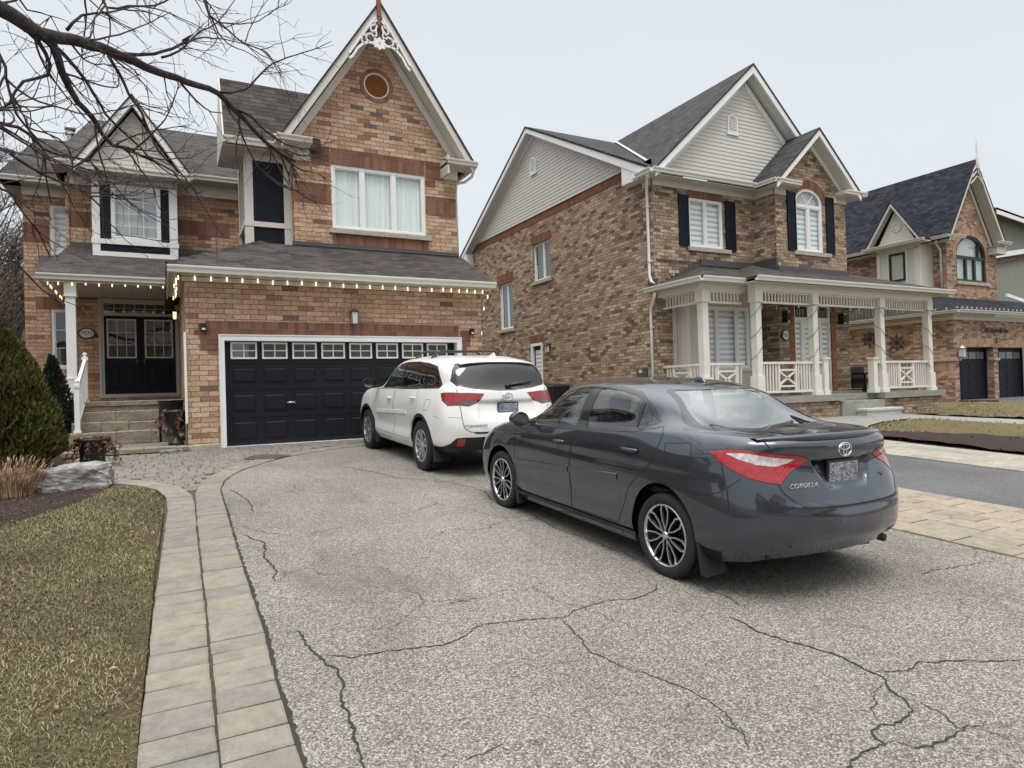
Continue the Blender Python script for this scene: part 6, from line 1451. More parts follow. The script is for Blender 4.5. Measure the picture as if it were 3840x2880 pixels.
for pl, c, w in ((Pl('y', 14.03), 14.99, 9.05), (Pl('x', 11.90), 20.43, 9.45)):
    q = MB(); A = archloop(c-.20, c+.20, w, w+.36, .20, 12); Bq = archloop(c-.155, c+.155, w+.05, w+.36, .155, 12); loopframe(q, pl, A, Bq, -.03, .02); n = len(A); q.add([pl(u,v,-.03) for u,v in A]+[pl(u,v,.02) for u,v in A], [(i,(i+1)%n,n+(i+1)%n,n+i) for i in range(n)])
    for k in range(10):
        z_ = w+.06+k*.045; hw = .155 if z_ < w+.36 else math.sqrt(max(0,.155**2-(z_-w-.36)**2)); pl.box(q, c-hw, c+hw, z_, z_+.022, -.02, .0)
    q.box(*( (c-.24,c+.24,14.0,14.03,w-.05,w) if pl.k == 'y' else (11.87,11.90,c-.24,c+.24,w-.05,w))); q.build('gable_vent', M['white'], h2)
q = MB(); gutter(q, (11.62,13.72,7.52), (15.50,13.72,7.52), (0,-1,0)); gutter(q, (11.62,14.3,7.50), (11.62,13.66,7.50), (-1,0,0)); gutter(q, (15.50,13.74,7.49), (15.50,12.9,7.49), (-1,0,0), .11, .10); gutter(q, (15.42,12.94,7.47), (16.48,12.94,7.47), (0,-1,0), .11, .10); gutter(q, (18.45,12.94,7.47), (19.46,12.94,7.47), (0,-1,0), .11, .10)
q.build('gutter', M['gutter'], h2)
q = MB(); q.box(11.62,15.85,13.72,14.1,7.36,7.38); q.box(11.62,11.96,14.1,14.6,7.36,7.38); q.box(15.5,16.45,12.93,13.3,7.33,7.35); q.box(15.5,15.82,13.3,14.1,7.33,7.35); q.box(18.45,19.42,12.93,14.1,7.33,7.35); q.box(15.5,16.4,12.95,13.3,7.38,7.48); q.box(18.48,19.4,12.95,13.3,7.38,7.48); q.build('eave_soffit', M['soffit_w'], h2)
q = MB(); F2.box(q, 11.93, 15.82, 7.20, 7.36, -.035, .01); S2.box(q, 14.07, 14.5, 7.20, 7.36, -.03, .01); q.box(15.78,15.82,13.27,14.07,7.18,7.33); B2.box(q, 15.78, 16.26, 7.16, 7.33, -.035, .01); B2.box(q, 18.40, 18.98, 7.16, 7.33, -.035, .01); q.build('frieze_board', M['beige'], h2)
q = MB(); P = [(11.72,14.02,7.42),(11.72,14.02,7.33),(11.80,14.14,7.18),(11.88,14.24,7.05),(11.90,14.26,6.9),(11.90,14.26,4.72),(11.90,14.2,4.55),(11.95,14.05,4.47)]; q.tube(P, .042, 8)
for z_ in (6.6,5.1): q.box(11.85,12.02,14.20,14.24,z_,z_+.04)
q.tube([(11.78,13.9,4.22),(11.80,14.0,4.05),(11.90,14.24,3.85),(11.90,14.26,3.6),(11.90,14.26,.75)], .042, 8); q.box(11.85,12.02,14.20,14.24,3.28,3.32); q.build('downspout', M['gutter'], h2)
# porch roof
q = MB(); t = .06; s_ = .353
q.slab([(13.2,11.72,4.38),(21.85,11.72,4.38),(19.45,14.12,5.227),(15.6,14.12,5.227)], t); q.slab([(13.2,11.72,4.38),(15.6,14.12,5.227),(15.15,14.12,5.068),(13.2,12.17,4.38)], t); q.slab([(11.72,12.12,4.36),(13.25,12.12,4.36),(15.2,14.12,5.066),(13.72,14.12,5.066)], t); q.slab([(11.72,12.12,4.36),(13.72,14.12,5.066),(11.72,14.12,4.36)], t)
q.slab([(21.85,11.72,4.38),(21.85,17,4.38),(19.4,17,5.22),(19.4,14.12,5.227)], t); q.build('porch_roof', M['shingle_a'], h2)
q = MB(); F2.box(q, 13.6, 15.82, 5.08, 5.26, -.05, .0); B2.box(q, 15.78, 18.98, 4.90, 5.06, -.05, .0); q.box(15.74,15.82,13.25,14.1,4.95,5.3)
for k in range(9): F2.box(q, 12.15+.17*k, 12.15+.17*k+.18, 4.40, 4.56+.085*k, -.02, .0)
F2.box(q, 12.0,13.5,5.13,5.16,-.03,0); S2.box(q,14.0,14.35,4.35,4.60,-.05,.0); q.build('flashing', M['flash'], h2)
q = MB(); gutter(q, (13.2,11.78,4.38), (21.85,11.78,4.38), (0,-1,0)); gutter(q, (11.78,12.18,4.36), (13.25,12.18,4.36), (0,-1,0)); gutter(q, (11.78,12.12,4.36), (11.78,14.3,4.36), (-1,0,0)); gutter(q, (21.8,11.74,4.38), (21.8,17,4.38), (1,0,0)); q.build('porch_gutter', M['gutter'], h2)
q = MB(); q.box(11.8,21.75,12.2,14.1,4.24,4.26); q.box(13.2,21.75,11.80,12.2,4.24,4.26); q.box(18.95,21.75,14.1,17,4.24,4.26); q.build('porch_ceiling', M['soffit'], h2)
q = MB(); q.box(13.5,21.26,12.08,12.30,4.08,4.24); q.box(12.0,13.6,12.48,12.68,4.08,4.24); q.box(12.0,12.2,12.68,14.08,4.08,4.24); q.box(21.06,21.26,12.30,17,4.08,4.24); q.build('porch_beam', M['beige2'], h2)
for px, py in ((12.08,12.48),(13.55,12.10),(15.74,12.10),(18.68,12.10),(21.06,12.10)):
    q = MB(); a = .19; q.box(px, px+a, py, py+a, 1.85, 3.80); q.box(px-.03,px+a+.03,py-.03,py+a+.03,3.80,4.10); q.box(px-.035,px+a+.035,py-.035,py+a+.035,1.40,1.86); q.box(px-.06,px+a+.06,py-.06,py+a+.06,1.30,1.40); q.box(px-.045,px+a+.045,py-.045,py+a+.045,3.78,3.81)
    q.build('porch_post', M['beige2'], h2)
for px in (16.10, 18.26):
    q = MB(); q.box(px,px+.18,12.08,12.26,1.30,2.28); q.box(px-.03,px+.21,12.05,12.29,2.28,2.33); q.box(px-.03,px+.21,12.05,12.29,1.30,1.42); q.build('newel_post', M['beige2'], h2)
def railing(u0, u1, pl, cross=True):
    q = MB(); pl.box(q, u0, u1, 2.165, 2.225, -.045, .045); pl.box(q, u0, u1, 1.40, 1.455, -.03, .03); c = (u0+u1)/2; hw = .33 if cross else 0; n = int((u1-u0)/.108)
    for k in range(1, n):
        u = u0+(u1-u0)*k/n
        if abs(u-c) > hw+.03: pl.box(q, u-.019, u+.019, 1.455, 2.165, -.019, .019)
    if cross:
        for u in (c-hw, c+hw): pl.box(q, u-.03, u+.03, 1.455, 2.165, -.028, .028)
        pl.box(q, c-hw, c+hw, 1.98, 2.03, -.027, .027); pl.box(q, c-hw, c+hw, 1.55, 1.60, -.027, .027)
        for a, b in (((c-hw,1.6),(c+hw,1.98)),((c-hw,1.98),(c+hw,1.6))): q.bar(pl(*a), pl(*b), .045, .045)
    return q.build('railing', M['beige2'], h2)
P12 = Pl('y', 12.19)
railing(13.76,15.72,P12); railing(15.95,16.10,P12,False); railing(18.44,18.66,P12,False); railing(18.90,21.04,P12); railing(12.30,13.53,Pl('y',12.55)); railing(12.68,14.08,Pl('x',12.17)); railing(12.32,16.6,Pl('x',21.15))
def fret(u0, u1, pl):
    q = MB(); pl.box(q, u0, u1, 4.04, 4.08, -.03, .03); pl.box(q, u0, u1, 3.76, 3.81, -.035, .035); n = int((u1-u0)/.117)
    for k in range(1, n): u = u0+(u1-u0)*k/n; pl.box(q, u-.02, u+.02, 3.81, 4.04, -.018, .018)
    return q.build('fretwork_panel', M['beige2'], h2)
fret(13.77,15.71,P12); fret(15.96,18.65,P12); fret(18.90,21.03,P12); fret(12.30,13.52,Pl('y',12.56)); fret(12.68,14.0,Pl('x',12.15)); fret(12.32,16.6,Pl('x',21.15))
q = MB(); q.box(11.9,16.78,11.98,14.1,1.13,1.30); q.box(18.6,21.66,11.98,14.1,1.131,1.301); q.box(16.78,18.6,12.30,14.1,1.132,1.302); q.box(18.95,21.66,14.1,17,1.131,1.301); q.build('porch_slab', M['concrete'], h2)
q = MB(); q.box(12.0,16.70,12.08,14.0,.4,1.13); q.box(18.66,21.56,12.08,16.9,.4,1.13); q.build('porch_skirt', M['brick_b'], h2)
q = MB(); q.bevbox(16.72,18.62,12.02,12.42,.5,1.10,.01); q.bevbox(16.74,18.60,12.3,12.6,.5,1.12,.01); q.build('concrete_step', M['concrete'], h2)
q = MB(); q.bevbox(17.36,18.92,11.72,12.12,.5,.80,.01); q.bevbox(17.32,18.96,11.68,12.14,.80,.87,.012); q.build('limestone_step', stone_mat('pale_limestone', (.46,.45,.42), (.58,.57,.53), 3, bump=.15), h2)
# ground-floor box window
BX2 = Pl('y', 13.6); q = MB(); q.box(12.54,15.02,13.6,14.1,1.3,2.12); q.box(12.56,13.30,13.605,14.1,2.12,4.24); q.box(14.92,15.0,13.605,14.1,2.12,4.24); q.box(13.30,14.92,13.62,13.9,3.85,4.24); q.build('box_bay', M['stucco'], h2)
q = MB(); BX2.box(q,12.52,12.68,2.10,4.24,-.02,.0); BX2.box(q,13.14,13.32,2.10,4.24,-.02,.0); BX2.box(q,12.50,15.05,2.02,2.12,-.04,.0); q.box(12.52,12.54,13.6,13.75,2.1,4.24); q.box(12.52,12.54,13.95,14.1,2.1,4.24); q.build('bay_trim', M['beige'], h2)
window(h2, BX2, 13.32, 14.92, 2.12, 3.85, (13.70,14.46), .055, back='blind', d=.03, open_d=.2)
# entrance door
q = MB(); B2.frame(q, 16.47, 18.10, 1.32, 4.0, .07, .03, .12); B2.box(q, 16.54, 18.03, 3.50, 3.60, .035, .12); B2.box(q, 16.80, 16.90, 1.39, 3.50, .04, .12); B2.box(q, 17.62, 17.72, 1.39, 3.50, .04, .12); ef = q.build('entrance_door', M['white'], h2)
q = MB(); wall(q, rect(16.90,17.62,1.39,3.50), [rect(17.02,17.50,2.0,3.38)], lambda u, w: B2(u, w, .08), (0,.02,0)); q.build('door_leaf', M['white'], ef)
q = MB(); B2.box(q, 17.02, 17.50, 2.0, 3.38, .095, .10); B2.box(q, 16.54, 16.80, 1.9, 3.5, .10, .105); B2.box(q, 17.72, 18.03, 1.6, 3.5, .10, .105); q.build('blind', M['blind'], ef)
q = MB(); B2.box(q, 16.54, 18.03, 3.6, 3.93, .09, .095); q.build('transom_glass', M['pane_dark'], ef)
q = MB(); B2.box(q, 16.3, 18.5, 1.30, 1.37, -.28, .0); q.build('door_sill', M['concrete'], ef)
q = MB(); q.tube([(17.56,13.35,2.32),(17.56,13.31,2.32)], .03, 10); q.tube([(17.56,13.31,2.32),(17.46,13.31,2.32)], .012, 8); q.build('door_handle', M['steel'], ef)

# ------------------------------------------------------------------ house 3 (pinkish brick, two garage doors)
h3 = empty('brick_house', (31.0,14.8,.75), label='pinkish brick house with black roof, arched black window and two black garage doors', cat='house')
G3 = Pl('y', 14.8); X3 = Pl('x', 27.4); U3 = Pl('y', 16.1)
facade('garage_wall', G3, [(27.4,.4),(27.72,.4),(27.72,2.88),(30.24,2.88),(30.24,.4),(30.56,.4),(30.56,2.87),(33.1,2.87),(33.1,.4),(36.0,.4),(36.0,4.05),(27.4,4.05)], [], M['brick_c'], h3)
q = MB(); q.poly([(27.4,14.8,.4),(27.4,22,.4),(27.4,22,4.2),(27.4,14.8,4.2)]); q.poly([(30.24,14.8,.4),(30.24,15.4,.4),(30.24,15.4,2.9),(30.24,14.8,2.9)]); q.build('garage_side_wall', M['brick_c'], h3)
slabbox('soldier_course', G3, [(27.70,33.2,2.885,3.18)], M['soldier_c'], h3); slabbox('soldier_course', X3, [(14.8,22,1.95,2.33)], M['soldier_c'], h3)
q = MB(); q.box(27.34,27.78,14.74,15.0,2.33,2.44); q.box(27.34,27.4,15.0,22,2.33,2.44); q.box(30.2,30.6,14.74,15.0,2.33,2.44); q.build('stone_ledge', M['sill'], h3)
for x0, x1 in ((27.72,30.24),(30.56,33.1)):
    D3 = Pl('y', 15.12); q = MB(); D3.box(q, x0, x1, .6, 2.88, 0, .05); D3.frame(q, x0, x1, .6, 2.88, .07, -.05, 0)
    for k in range(5): D3.box(q, x0+.07, x1-.07, 1.0+.31*k, 1.012+.31*k, -.012, 0)
    for k in range(4):
        for j in range(5): a = x0+.16+.57*k; D3.frame(q, a, a+.5, .74+.31*j, .94+.31*j, .012, -.008, 0)
    go = q.build('garage_door', M['door'], h3)
    for k in range(4):
        a = x0+.16+.57*k; q = MB(); D3.box(q, a, a+.5, 2.42, 2.70, -.006, 0); q.build('door_pane', plain('grey_fanlight_pane', (.16,.17,.17), .2), go)
q = MB(); q.box(27.36,36,14.75,14.8,3.95,4.10); q.box(27.35,27.4,14.8,22,3.95,4.10); q.build('frieze_board', M['beige'], h3)
q = MB(); t = .06; q.slab([(27.0,14.38,4.30),(36.5,14.38,4.30),(36.5,16.15,5.10),(28.8,16.15,5.10)], t); q.slab([(27.0,14.38,4.30),(28.8,16.15,5.10),(29.55,16.9,5.42),(29.55,22,5.42),(27.0,22,4.30)], t); q.build('lower_roof', M['shingle_c'], h3)
q = MB(); gutter(q, (27.0,14.42,4.29), (36.5,14.42,4.29), (0,-1,0)); gutter(q, (27.04,14.38,4.29), (27.04,22,4.29), (-1,0,0)); q.box(27.05,27.4,14.5,22,4.12,4.14); q.build('gutter', M['beige'], h3)
facade('upper_wall', U3, [(29.5,4.9),(33.4,4.9),(33.4,7.5),(31.06,10.35),(29.5,7.5+.9)], [archloop(30.22,32.55,5.83,6.95,.90)], M['brick_c'], h3, .12)
q = MB(); q.poly([(29.5,16.1,4.9),(29.5,24,4.9),(29.5,24,7.7),(29.5,16.1,7.7)]); q.poly([(33.4,16.1,4.9),(33.4,24,4.9),(33.4,24,7.6),(33.4,16.1,7.6)]); q.build('upper_side_wall', M['brick_c'], h3)
q = MB(); arch_ring(q, U3, 31.385, 6.95, 1.17, .92, 1.45, 1.22, 0, PI, 30, -.01, .02); q.build('brick_arch', M['soldier_c'], h3); slabbox('soldier_course', U3, [(30.22,32.6,5.35,5.66)], M['soldier_c'], h3)
q = MB(); loopframe(q, U3, archloop(30.22,32.55,5.83,6.95,.90), archloop(30.32,32.45,5.93,6.95,.80), .03, .12); U3.box(q, 30.32, 32.45, 6.82, 6.95, .035, .12); U3.box(q, 30.98, 31.12, 5.93, 6.82, .036, .12); U3.box(q, 31.66, 31.80, 5.93, 6.82, .036, .12); U3.box(q,32.0,32.08,6.95,7.5,.04,.12); aw = q.build('arched_window', M['black'], h3)
q = MB(); q.poly([U3(u, w, .08) for u, w in archloop(30.24,32.53,5.85,6.95,.88)]); q.build('pane', M['pane'], aw); q = MB(); q.poly([U3(u, w, .16) for u, w in rect(30.24,32.53,5.85,6.9)]); q.build('blind', plain('pale_green_blind', (.50,.60,.54), .8), aw)
q = MB(); q.poly([U3(u, w, .16) for u, w in archloop(30.24,32.53,6.9,6.95,.88)]); q.build('dark_room', M['shade'], aw); q = MB(); U3.box(q, 30.15, 32.75, 5.68, 5.82, -.08, .02); q.build('sill', M['sill'], aw)
gable_y('gable_roof', h3, M['shingle_c'], 28.85, 33.27, 7.55, 7.55, 31.06, 11.02, 15.58, 24)
q = MB(); rake(q, (28.90,7.58), (31.06,10.97), 15.60, .24); rake(q, (33.22,7.58), (31.06,10.97), 15.60, .24); rake(q, (32.95,7.6), (31.06,10.6), 16.04, .26, .05); rake(q, (29.45,8.2), (31.06,10.6), 16.04, .22, .05); q.build('barge_board', M['beige'], h3)
q = MB(); q.prism([(31.06,15.64,10.76),(33.2,15.64,7.40),(33.2,16.05,7.40),(31.06,16.05,10.76)], (0,0,.015)); q.prism([(31.06,15.64,10.76),(28.95,15.64,7.40),(28.95,16.05,7.40),(31.06,16.05,10.76)], (0,0,.015)); q.build('soffit', M['soffit'], h3)
q = MB(); gutter(q, (28.85,15.62,7.62), (29.95,15.62,7.62), (0,-1,0)); gutter(q, (32.6,15.62,7.62), (33.6,15.62,7.62), (0,-1,0)); gutter(q, (28.90,15.6,7.62), (28.90,24,7.62), (-1,0,0)); q.box(28.95,29.5,15.7,24,7.42,7.44); q.box(32.6,33.4,15.66,16.1,7.42,7.44); q.box(32.7,33.45,15.7,16.1,7.1,7.4)
q.tube([(28.95,16.2,7.5),(29.05,16.25,7.35),(29.42,16.3,7.12),(29.44,16.3,6.9),(29.44,16.3,5.35)], .045, 8); q.build('upper_gutter', M['beige'], h3)
q = MB(); q.lathe([(.05,10.6),(.09,10.75),(.05,10.9),(.07,11.05),(.035,11.15),(.03,11.5),(.0,11.95)], (31.06,15.56,0), 10)
for k in range(3): q.bar((31.06-.05,15.56,10.7-.22*k), (31.06-.32-.1*k,15.56,10.45-.28*k), .03, .04); q.bar((31.06+.05,15.56,10.7-.22*k), (31.06+.32+.1*k,15.56,10.45-.28*k), .03, .04)
q.build('finial', M['beige'], h3)
# side dormer box of house 3
q = MB(); q.box(28.52,29.5,16.69,18.53,5.55,7.42); q.build('box_bay', M['stucco'], h3)
D3 = Pl('x', 28.52); q = MB(); D3.box(q,16.69,16.85,5.55,7.3,-.03,0); D3.box(q,18.38,18.53,5.55,7.3,-.03,0); D3.box(q,16.69,18.53,7.26,7.42,-.03,0); D3.box(q,17.16,17.24,5.55,7.26,-.03,0); D3.box(q,17.98,18.04,5.55,7.26,-.03,0); q.box(28.52,28.68,16.66,16.69,5.55,7.3); q.box(29.35,29.5,16.66,16.69,5.55,7.3); q.box(28.5,29.5,16.65,16.69,5.5,5.66); q.build('bay_trim', M['beige'], h3)
window(h3, D3, 17.26, 17.96, 5.95, 7.18, (), .06, mat='black', back='curtain', d=-.02)
siding('dormer_siding', h3, M['sidingm'], Pl('x', 28.4), 16.75, 18.35, 7.64, 17.55, 9.05)
q = MB(); t = .06; q.slab([(28.05,16.32,7.58),(28.05,17.55,9.40),(31.0,17.55,9.40),(29.4,16.32,7.58)], t); q.slab([(28.05,17.55,9.40),(28.05,18.78,7.58),(29.4,18.78,7.58),(31.0,17.55,9.40)], t); q.build('dormer_roof', M['shingle_c'], h3)
q = MB(); rake(q, (16.36,7.60), (17.55,9.36), 28.08, .2, .04, ax='x'); rake(q, (18.76,7.60), (17.55,9.36), 28.08, .2, .04, ax='x'); gutter(q, (28.15,16.2,7.56), (28.15,18.95,7.56), (-1,0,0)); q.box(28.15,28.6,16.2,18.95,7.42,7.45); arch_ring(q, Pl('x',28.38), 17.5, 8.28, .13, .13, .20, .20, 0, 2*PI, 16, -.03, .02); arch_ring(q, Pl('x',28.38), 17.5, 8.28, .0, .0, .11, .11, 0, 2*PI, 16, -.02, .0); q.build('dormer_barge_board', M['beige'], h3)
q = MB(); q.prism([(28.12,17.55,9.22),(28.12,16.42,7.52),(28.42,16.42,7.52),(28.42,17.55,9.22)], (0,0,.015)); q.prism([(28.12,17.55,9.22),(28.12,18.68,7.52),(28.42,18.68,7.52),(28.42,17.55,9.22)], (0,0,.015)); q.build('dormer_soffit', M['soffit'], h3)

# ------------------------------------------------------------------ house 4 (grey board siding)
h4 = empty('siding_house', (40,18,.75), label='grey green board-sided house at the far right edge', cat='house')
q = MB(); q.poly([(37,18,.4),(50,18,.4),(50,18,8.5),(37,18,9.72)]); q.poly([(36,16.5,3.0),(37,18,3.0),(37,18,9.4),(36,16.5,9.4)][:0] or [(37,18,.4),(37,28,.4),(37,28,9.5),(37,18,9.5)]); q.build('wall', M['siding_g'], h4)
q = MB(); q.slab([(36.4,17.4,9.95),(51,17.4,8.6),(51,24,11),(36.4,24,12.3)], .1); q.build('roof', M['shingle_d'], h4)
q = MB(); q.prism([(36.4,17.4,10.0),(51,17.4,8.65),(51,17.4,8.35),(36.4,17.4,9.65)], (0,.06,0)); q.prism([(36.4,17.9,7.75),(42,17.9,8.6),(42,17.9,8.35),(36.4,17.9,7.5)], (0,-.15,0)); q.prism([(36.6,17.2,5.72),(42,17.2,4.9),(42,17.2,4.75),(36.6,17.2,5.55)], (0,.1,0)); q.build('fascia', M['white'], h4)
q = MB(); q.prism([(36.4,17.95,7.50),(42,17.95,8.35),(42,17.95,8.10),(36.4,17.95,7.22)], (0,-.1,0)); q.build('brown_board', M['shingle_d'], h4)
# ------------------------------------------------------------------ things fixed to or standing by the houses
def thing(name, q, mat, label, cat, loc=None, group=None, **kw): return q.build(name, mat, None, label=label, cat=cat, group=group)
def sign(loc, rx, rz, txt, label, round_=False):
    o = empty('house_number_sign', loc, label=label, cat='sign'); x, y, z_ = loc; n = 40; q = MB()
    out = [(x+rx*math.cos(a)*(1+(.10*max(0, 1-abs(math.sin(a))*3.2))), z_+rz*math.sin(a)*(1+(.08*max(0, 1-abs(math.cos(a))*4) if round_ else 0))) for a in [2*PI*k/n for k in range(n)]]
    q.prism([(u, y-.03, w) for u, w in out], (0,.03,0)); q.build('sign_border', M['black'], o)
    q = MB(); q.add([(x+rx*.80*math.cos(2*PI*k/n), y-.034, z_+rz*.80*math.sin(2*PI*k/n)) for k in range(n)], [tuple(range(n))]); q.build('sign_face', M['plate_w'], o)
    text_mesh('sign_number', txt, rz*.95, .002, M['black'], o, (0,-.037,-.0), (R(90),0,0), 1.05)
    return o
sign((-1.625,19.08,3.385), .185, .135, '7071', 'oval house number plaque 7071 beside the navy double front door')
sign((16.03,13.28,3.05), .165, .16, '7067', 'round house number plaque 7067 on the porch pier', True)
tx = text_mesh('house_name_lettering', '7063 Baskerville Run', .30, .008, M['black'], None, (30.45,14.77,3.56), (R(90),0,0), .72, shear=.35); tag(tx, 'black script house name lettering above the black garage doors', 'sign')

def lantern(loc, h, w, label, cat='wall lamp', mat='copper', glass='lampglass', style=0, flip=None):
    """box lantern hanging in front of a wall; loc = top of the fitting on the wall"""
    x, y, z_ = loc; o = empty('wall_lamp', loc, label=label, cat=cat); q = MB()
    dx, dy = flip or (0,-1); cx, cy = x+dx*w*.75, y+dy*w*.75
    q.lathe([(.0,z_),(w*.25,z_-.01),(w*.62,z_-h*.22),(w*.55,z_-h*.24)], (cx,cy,0), 6 if style else 4, 'z', False)
    for a, b in ((-1,-1),(1,-1),(1,1),(-1,1)): q.bar((cx+a*w*.38, cy+b*w*.38, z_-h*.22), (cx+a*w*.34, cy+b*w*.34, z_-h*.95), .014)
    q.box(cx-w*.42, cx+w*.42, cy-w*.42, cy+w*.42, z_-h, z_-h*.94); q.bar((x,y,z_-h*.25), (cx,cy,z_-h*.08), .035); q.box(*(sorted((x, x+dx*.02)) if dx else (x-w*.25, x+w*.25)), *(sorted((y, y+dy*.02)) if dy else (y-w*.25, y+w*.25)), z_-h*.55, z_-h*.05)
    q.build('lamp_frame', M[mat], o); q = MB(); q.box(cx-w*.32, cx+w*.32, cy-w*.32, cy+w*.32, z_-h*.94, z_-h*.24); q.build('lamp_glass', M[glass], o); return o
lantern((3.47,13.5,3.44), .33, .17, 'copper-roofed lantern with frosted glass above the double garage door')
M['lampwarm'] = emit_mat('warm_lamp_glass', (1,.75,.45), 1.2)
lantern((.38,18.2,3.92), .26, .13, 'small lit lantern beside the navy front door', glass='lampwarm', mat='black', flip=(-1,0))
lantern((11.96,19.75,3.30), .34, .17, 'black lantern beside the white side door', mat='black', style=1, flip=(-1,0))
lantern((27.62,14.8,2.92), .46, .24, 'large grey lantern left of the two black garage doors', mat='steel', style=1)
for x, lb in ((16.03,'black up-and-down wall lamp above the round house number'), (18.52,'black up-and-down wall lamp right of the entrance door')):
    o = empty('wall_lamp', (x,13.3,3.65), label=lb, cat='wall lamp'); q = MB(); q.box(x-.07,x+.07,13.12,13.30,3.42,3.74); q.build('lamp_body', M['black'], o)
    for z0 in (3.41, 3.742): q = MB(); q.add([(x-.055,13.13,z0),(x+.055,13.13,z0),(x,13.13,z0+(.07 if z0 < 3.5 else -.07)),(x-.055,13.119,z0),(x+.055,13.119,z0),(x,13.119,z0+(.07 if z0 < 3.5 else -.07))], [(3,4,5)]); q.build('lamp_glass', M['plate_w'], o)
for x, lb in ((.68,'small black motion sensor left of the garage door soldier course'), (6.13,'small black motion sensor right of the garage door')):
    o = empty('motion_sensor', (x,13.5,3.03), label=lb, cat='sensor'); q = MB(); q.bevbox(x-.05,x+.05,13.43,13.5,2.95,3.09,.012); q.build('sensor_case', M['black'], o); q = MB(); q.box(x-.03,x+.03,13.424,13.431,2.965,3.0); q.build('sensor_lens', M['plate_w'], o)

# string lights: wire + bulbs
def light_string(name, pts, label, bulbs, lit=True, r_=.0135, sag=.03, group=None):
    o = empty(name, pts[0], label=label, cat='string lights', group=group); q = MB(); P = []
    for a, b in zip(pts, pts[1:]):
        a, b = Vector(a), Vector(b); n = max(2, int((b-a).length/.25))
        for k in range(n): f = k/n; P.append(a.lerp(b, f)+Vector((0,0,-sag*math.sin(PI*(f*n % 1)))))
    P.append(Vector(pts[-1])); q.tube(P, .006, 4); q.build('wire', M['wire'], o)
    first = None
    for b in bulbs:
        x, y, z_ = b
        if first is None:
            q = MB(); q.lathe([(.011,.05),(.013,.02),(.011,.018),(r_*.9,.005),(r_,-.010),(r_*.8,-.026),(0,-.036)], (0,0,0), 10)
            first = q.build('bulb', M['bulb' if lit else 'bulb_off'], None); first.parent = o; c = first
        else: c = first.copy(); COL.objects.link(c); c.parent = o
        c.location = Vector(b)-Vector(pts[0])
    return o
bl = []; rr = random.Random(5)
for k in range(19): bl.append((.28+.272*k, 13.40, 3.895+rr.uniform(-.01,.01)))
for k in range(6): bl.append((5.44+.19*k+.0, 13.40, 3.90+rr.uniform(-.008,.008)))
light_string('string_lights', [(.25,13.40,3.94),(3.2,13.40,3.94),(6.40,13.40,3.945),(6.52,13.42,3.85)], 'string of lit round bulbs under the eave above the double garage door', bl+[(6.52,13.42,3.80)])
light_string('string_lights', [(-2.02,16.78,4.28),(-.9,16.78,4.27),(.05,16.78,4.27)], 'string of lit bulbs under the gutter above the white porch post', [(-1.92+.245*k, 16.78, 4.235+rr.uniform(-.01,.01)) for k in range(9)])
light_string('string_lights', [(-2.12,16.9,4.28),(-2.16,20.5,4.29)], 'short string of lit bulbs running back along the porch end soffit', [(-2.12-.002*k, y, 4.24) for k, y in enumerate((16.9,17.3,17.5,18.1,18.3,18.9,19.2,19.9))])
light_string('string_lights', [(.27,13.42,3.97),(.27,16.4,3.97)], 'short string of lit bulbs along the left side eave of the garage', [(.25+rr.uniform(-.03,.03), 13.9+.35*k, 3.93) for k in range(8)])
light_string('string_lights', [(6.50,13.55,3.86),(6.52,13.8,3.60),(6.50,13.9,2.95),(6.47,13.9,2.3)], 'string of bulbs hanging down the right corner of the garage', [(6.60,13.8,3.58),(6.57,13.9,3.02),(6.50,13.9,2.62)])
# coiled dark wires with clear bulbs round the porch posts
for px, py, lb in ((13.55,12.10,'dark light string wound round the second porch post from the left'),(15.74,12.10,'dark light string wound round the middle porch post'),(18.68,12.10,'dark light string wound round the porch post right of the steps'),(21.06,12.10,'dark light string wound round the far right porch post')):
    pts = []; a = .19; o_ = .012; z_ = 3.72; k = 0
    cs = [(px-o_,py-o_),(px+a+o_,py-o_),(px+a+o_,py+a+o_),(px-o_,py+a+o_)] if px > 18 else [(px+a+o_,py-o_),(px-o_,py-o_),(px-o_,py+a+o_),(px+a+o_,py+a+o_)]
    while z_ > 2.0: c = cs[k % 4]; pts.append((c[0], c[1], z_)); z_ -= .22 if k % 4 == 0 else .11; k += 1
    light_string('string_lights', pts, lb, [(p[0], p[1], p[2]-.05) for p in pts[::3]], False, .013, 0)
light_string('string_lights', [(13.7,12.05,3.76),(14.6,12.6,3.72),(15.7,12.05,3.76),(17.2,12.7,3.74),(18.7,12.05,3.78),(21.2,12.05,3.77)], 'unlit clear bulb string under the porch fretwork', [(13.9+.42*k, 12.3+.3*math.sin(k*1.3), 3.69) for k in range(17)], False, .016, .02)
# festoon on the gutter of house 3
q = MB()
light_string('string_lights', [(27.0,17.8,4.33),(27.0,14.4,4.33),(30.5,14.34,4.34),(35,14.34,4.34)], 'row of white clips and bulbs along the gutter of the pinkish brick house', [(26.98,17.6-.4*k,4.36) for k in range(9)]+[(27.2+.33*k,14.33,4.36) for k in range(24)], False, .030, .01)

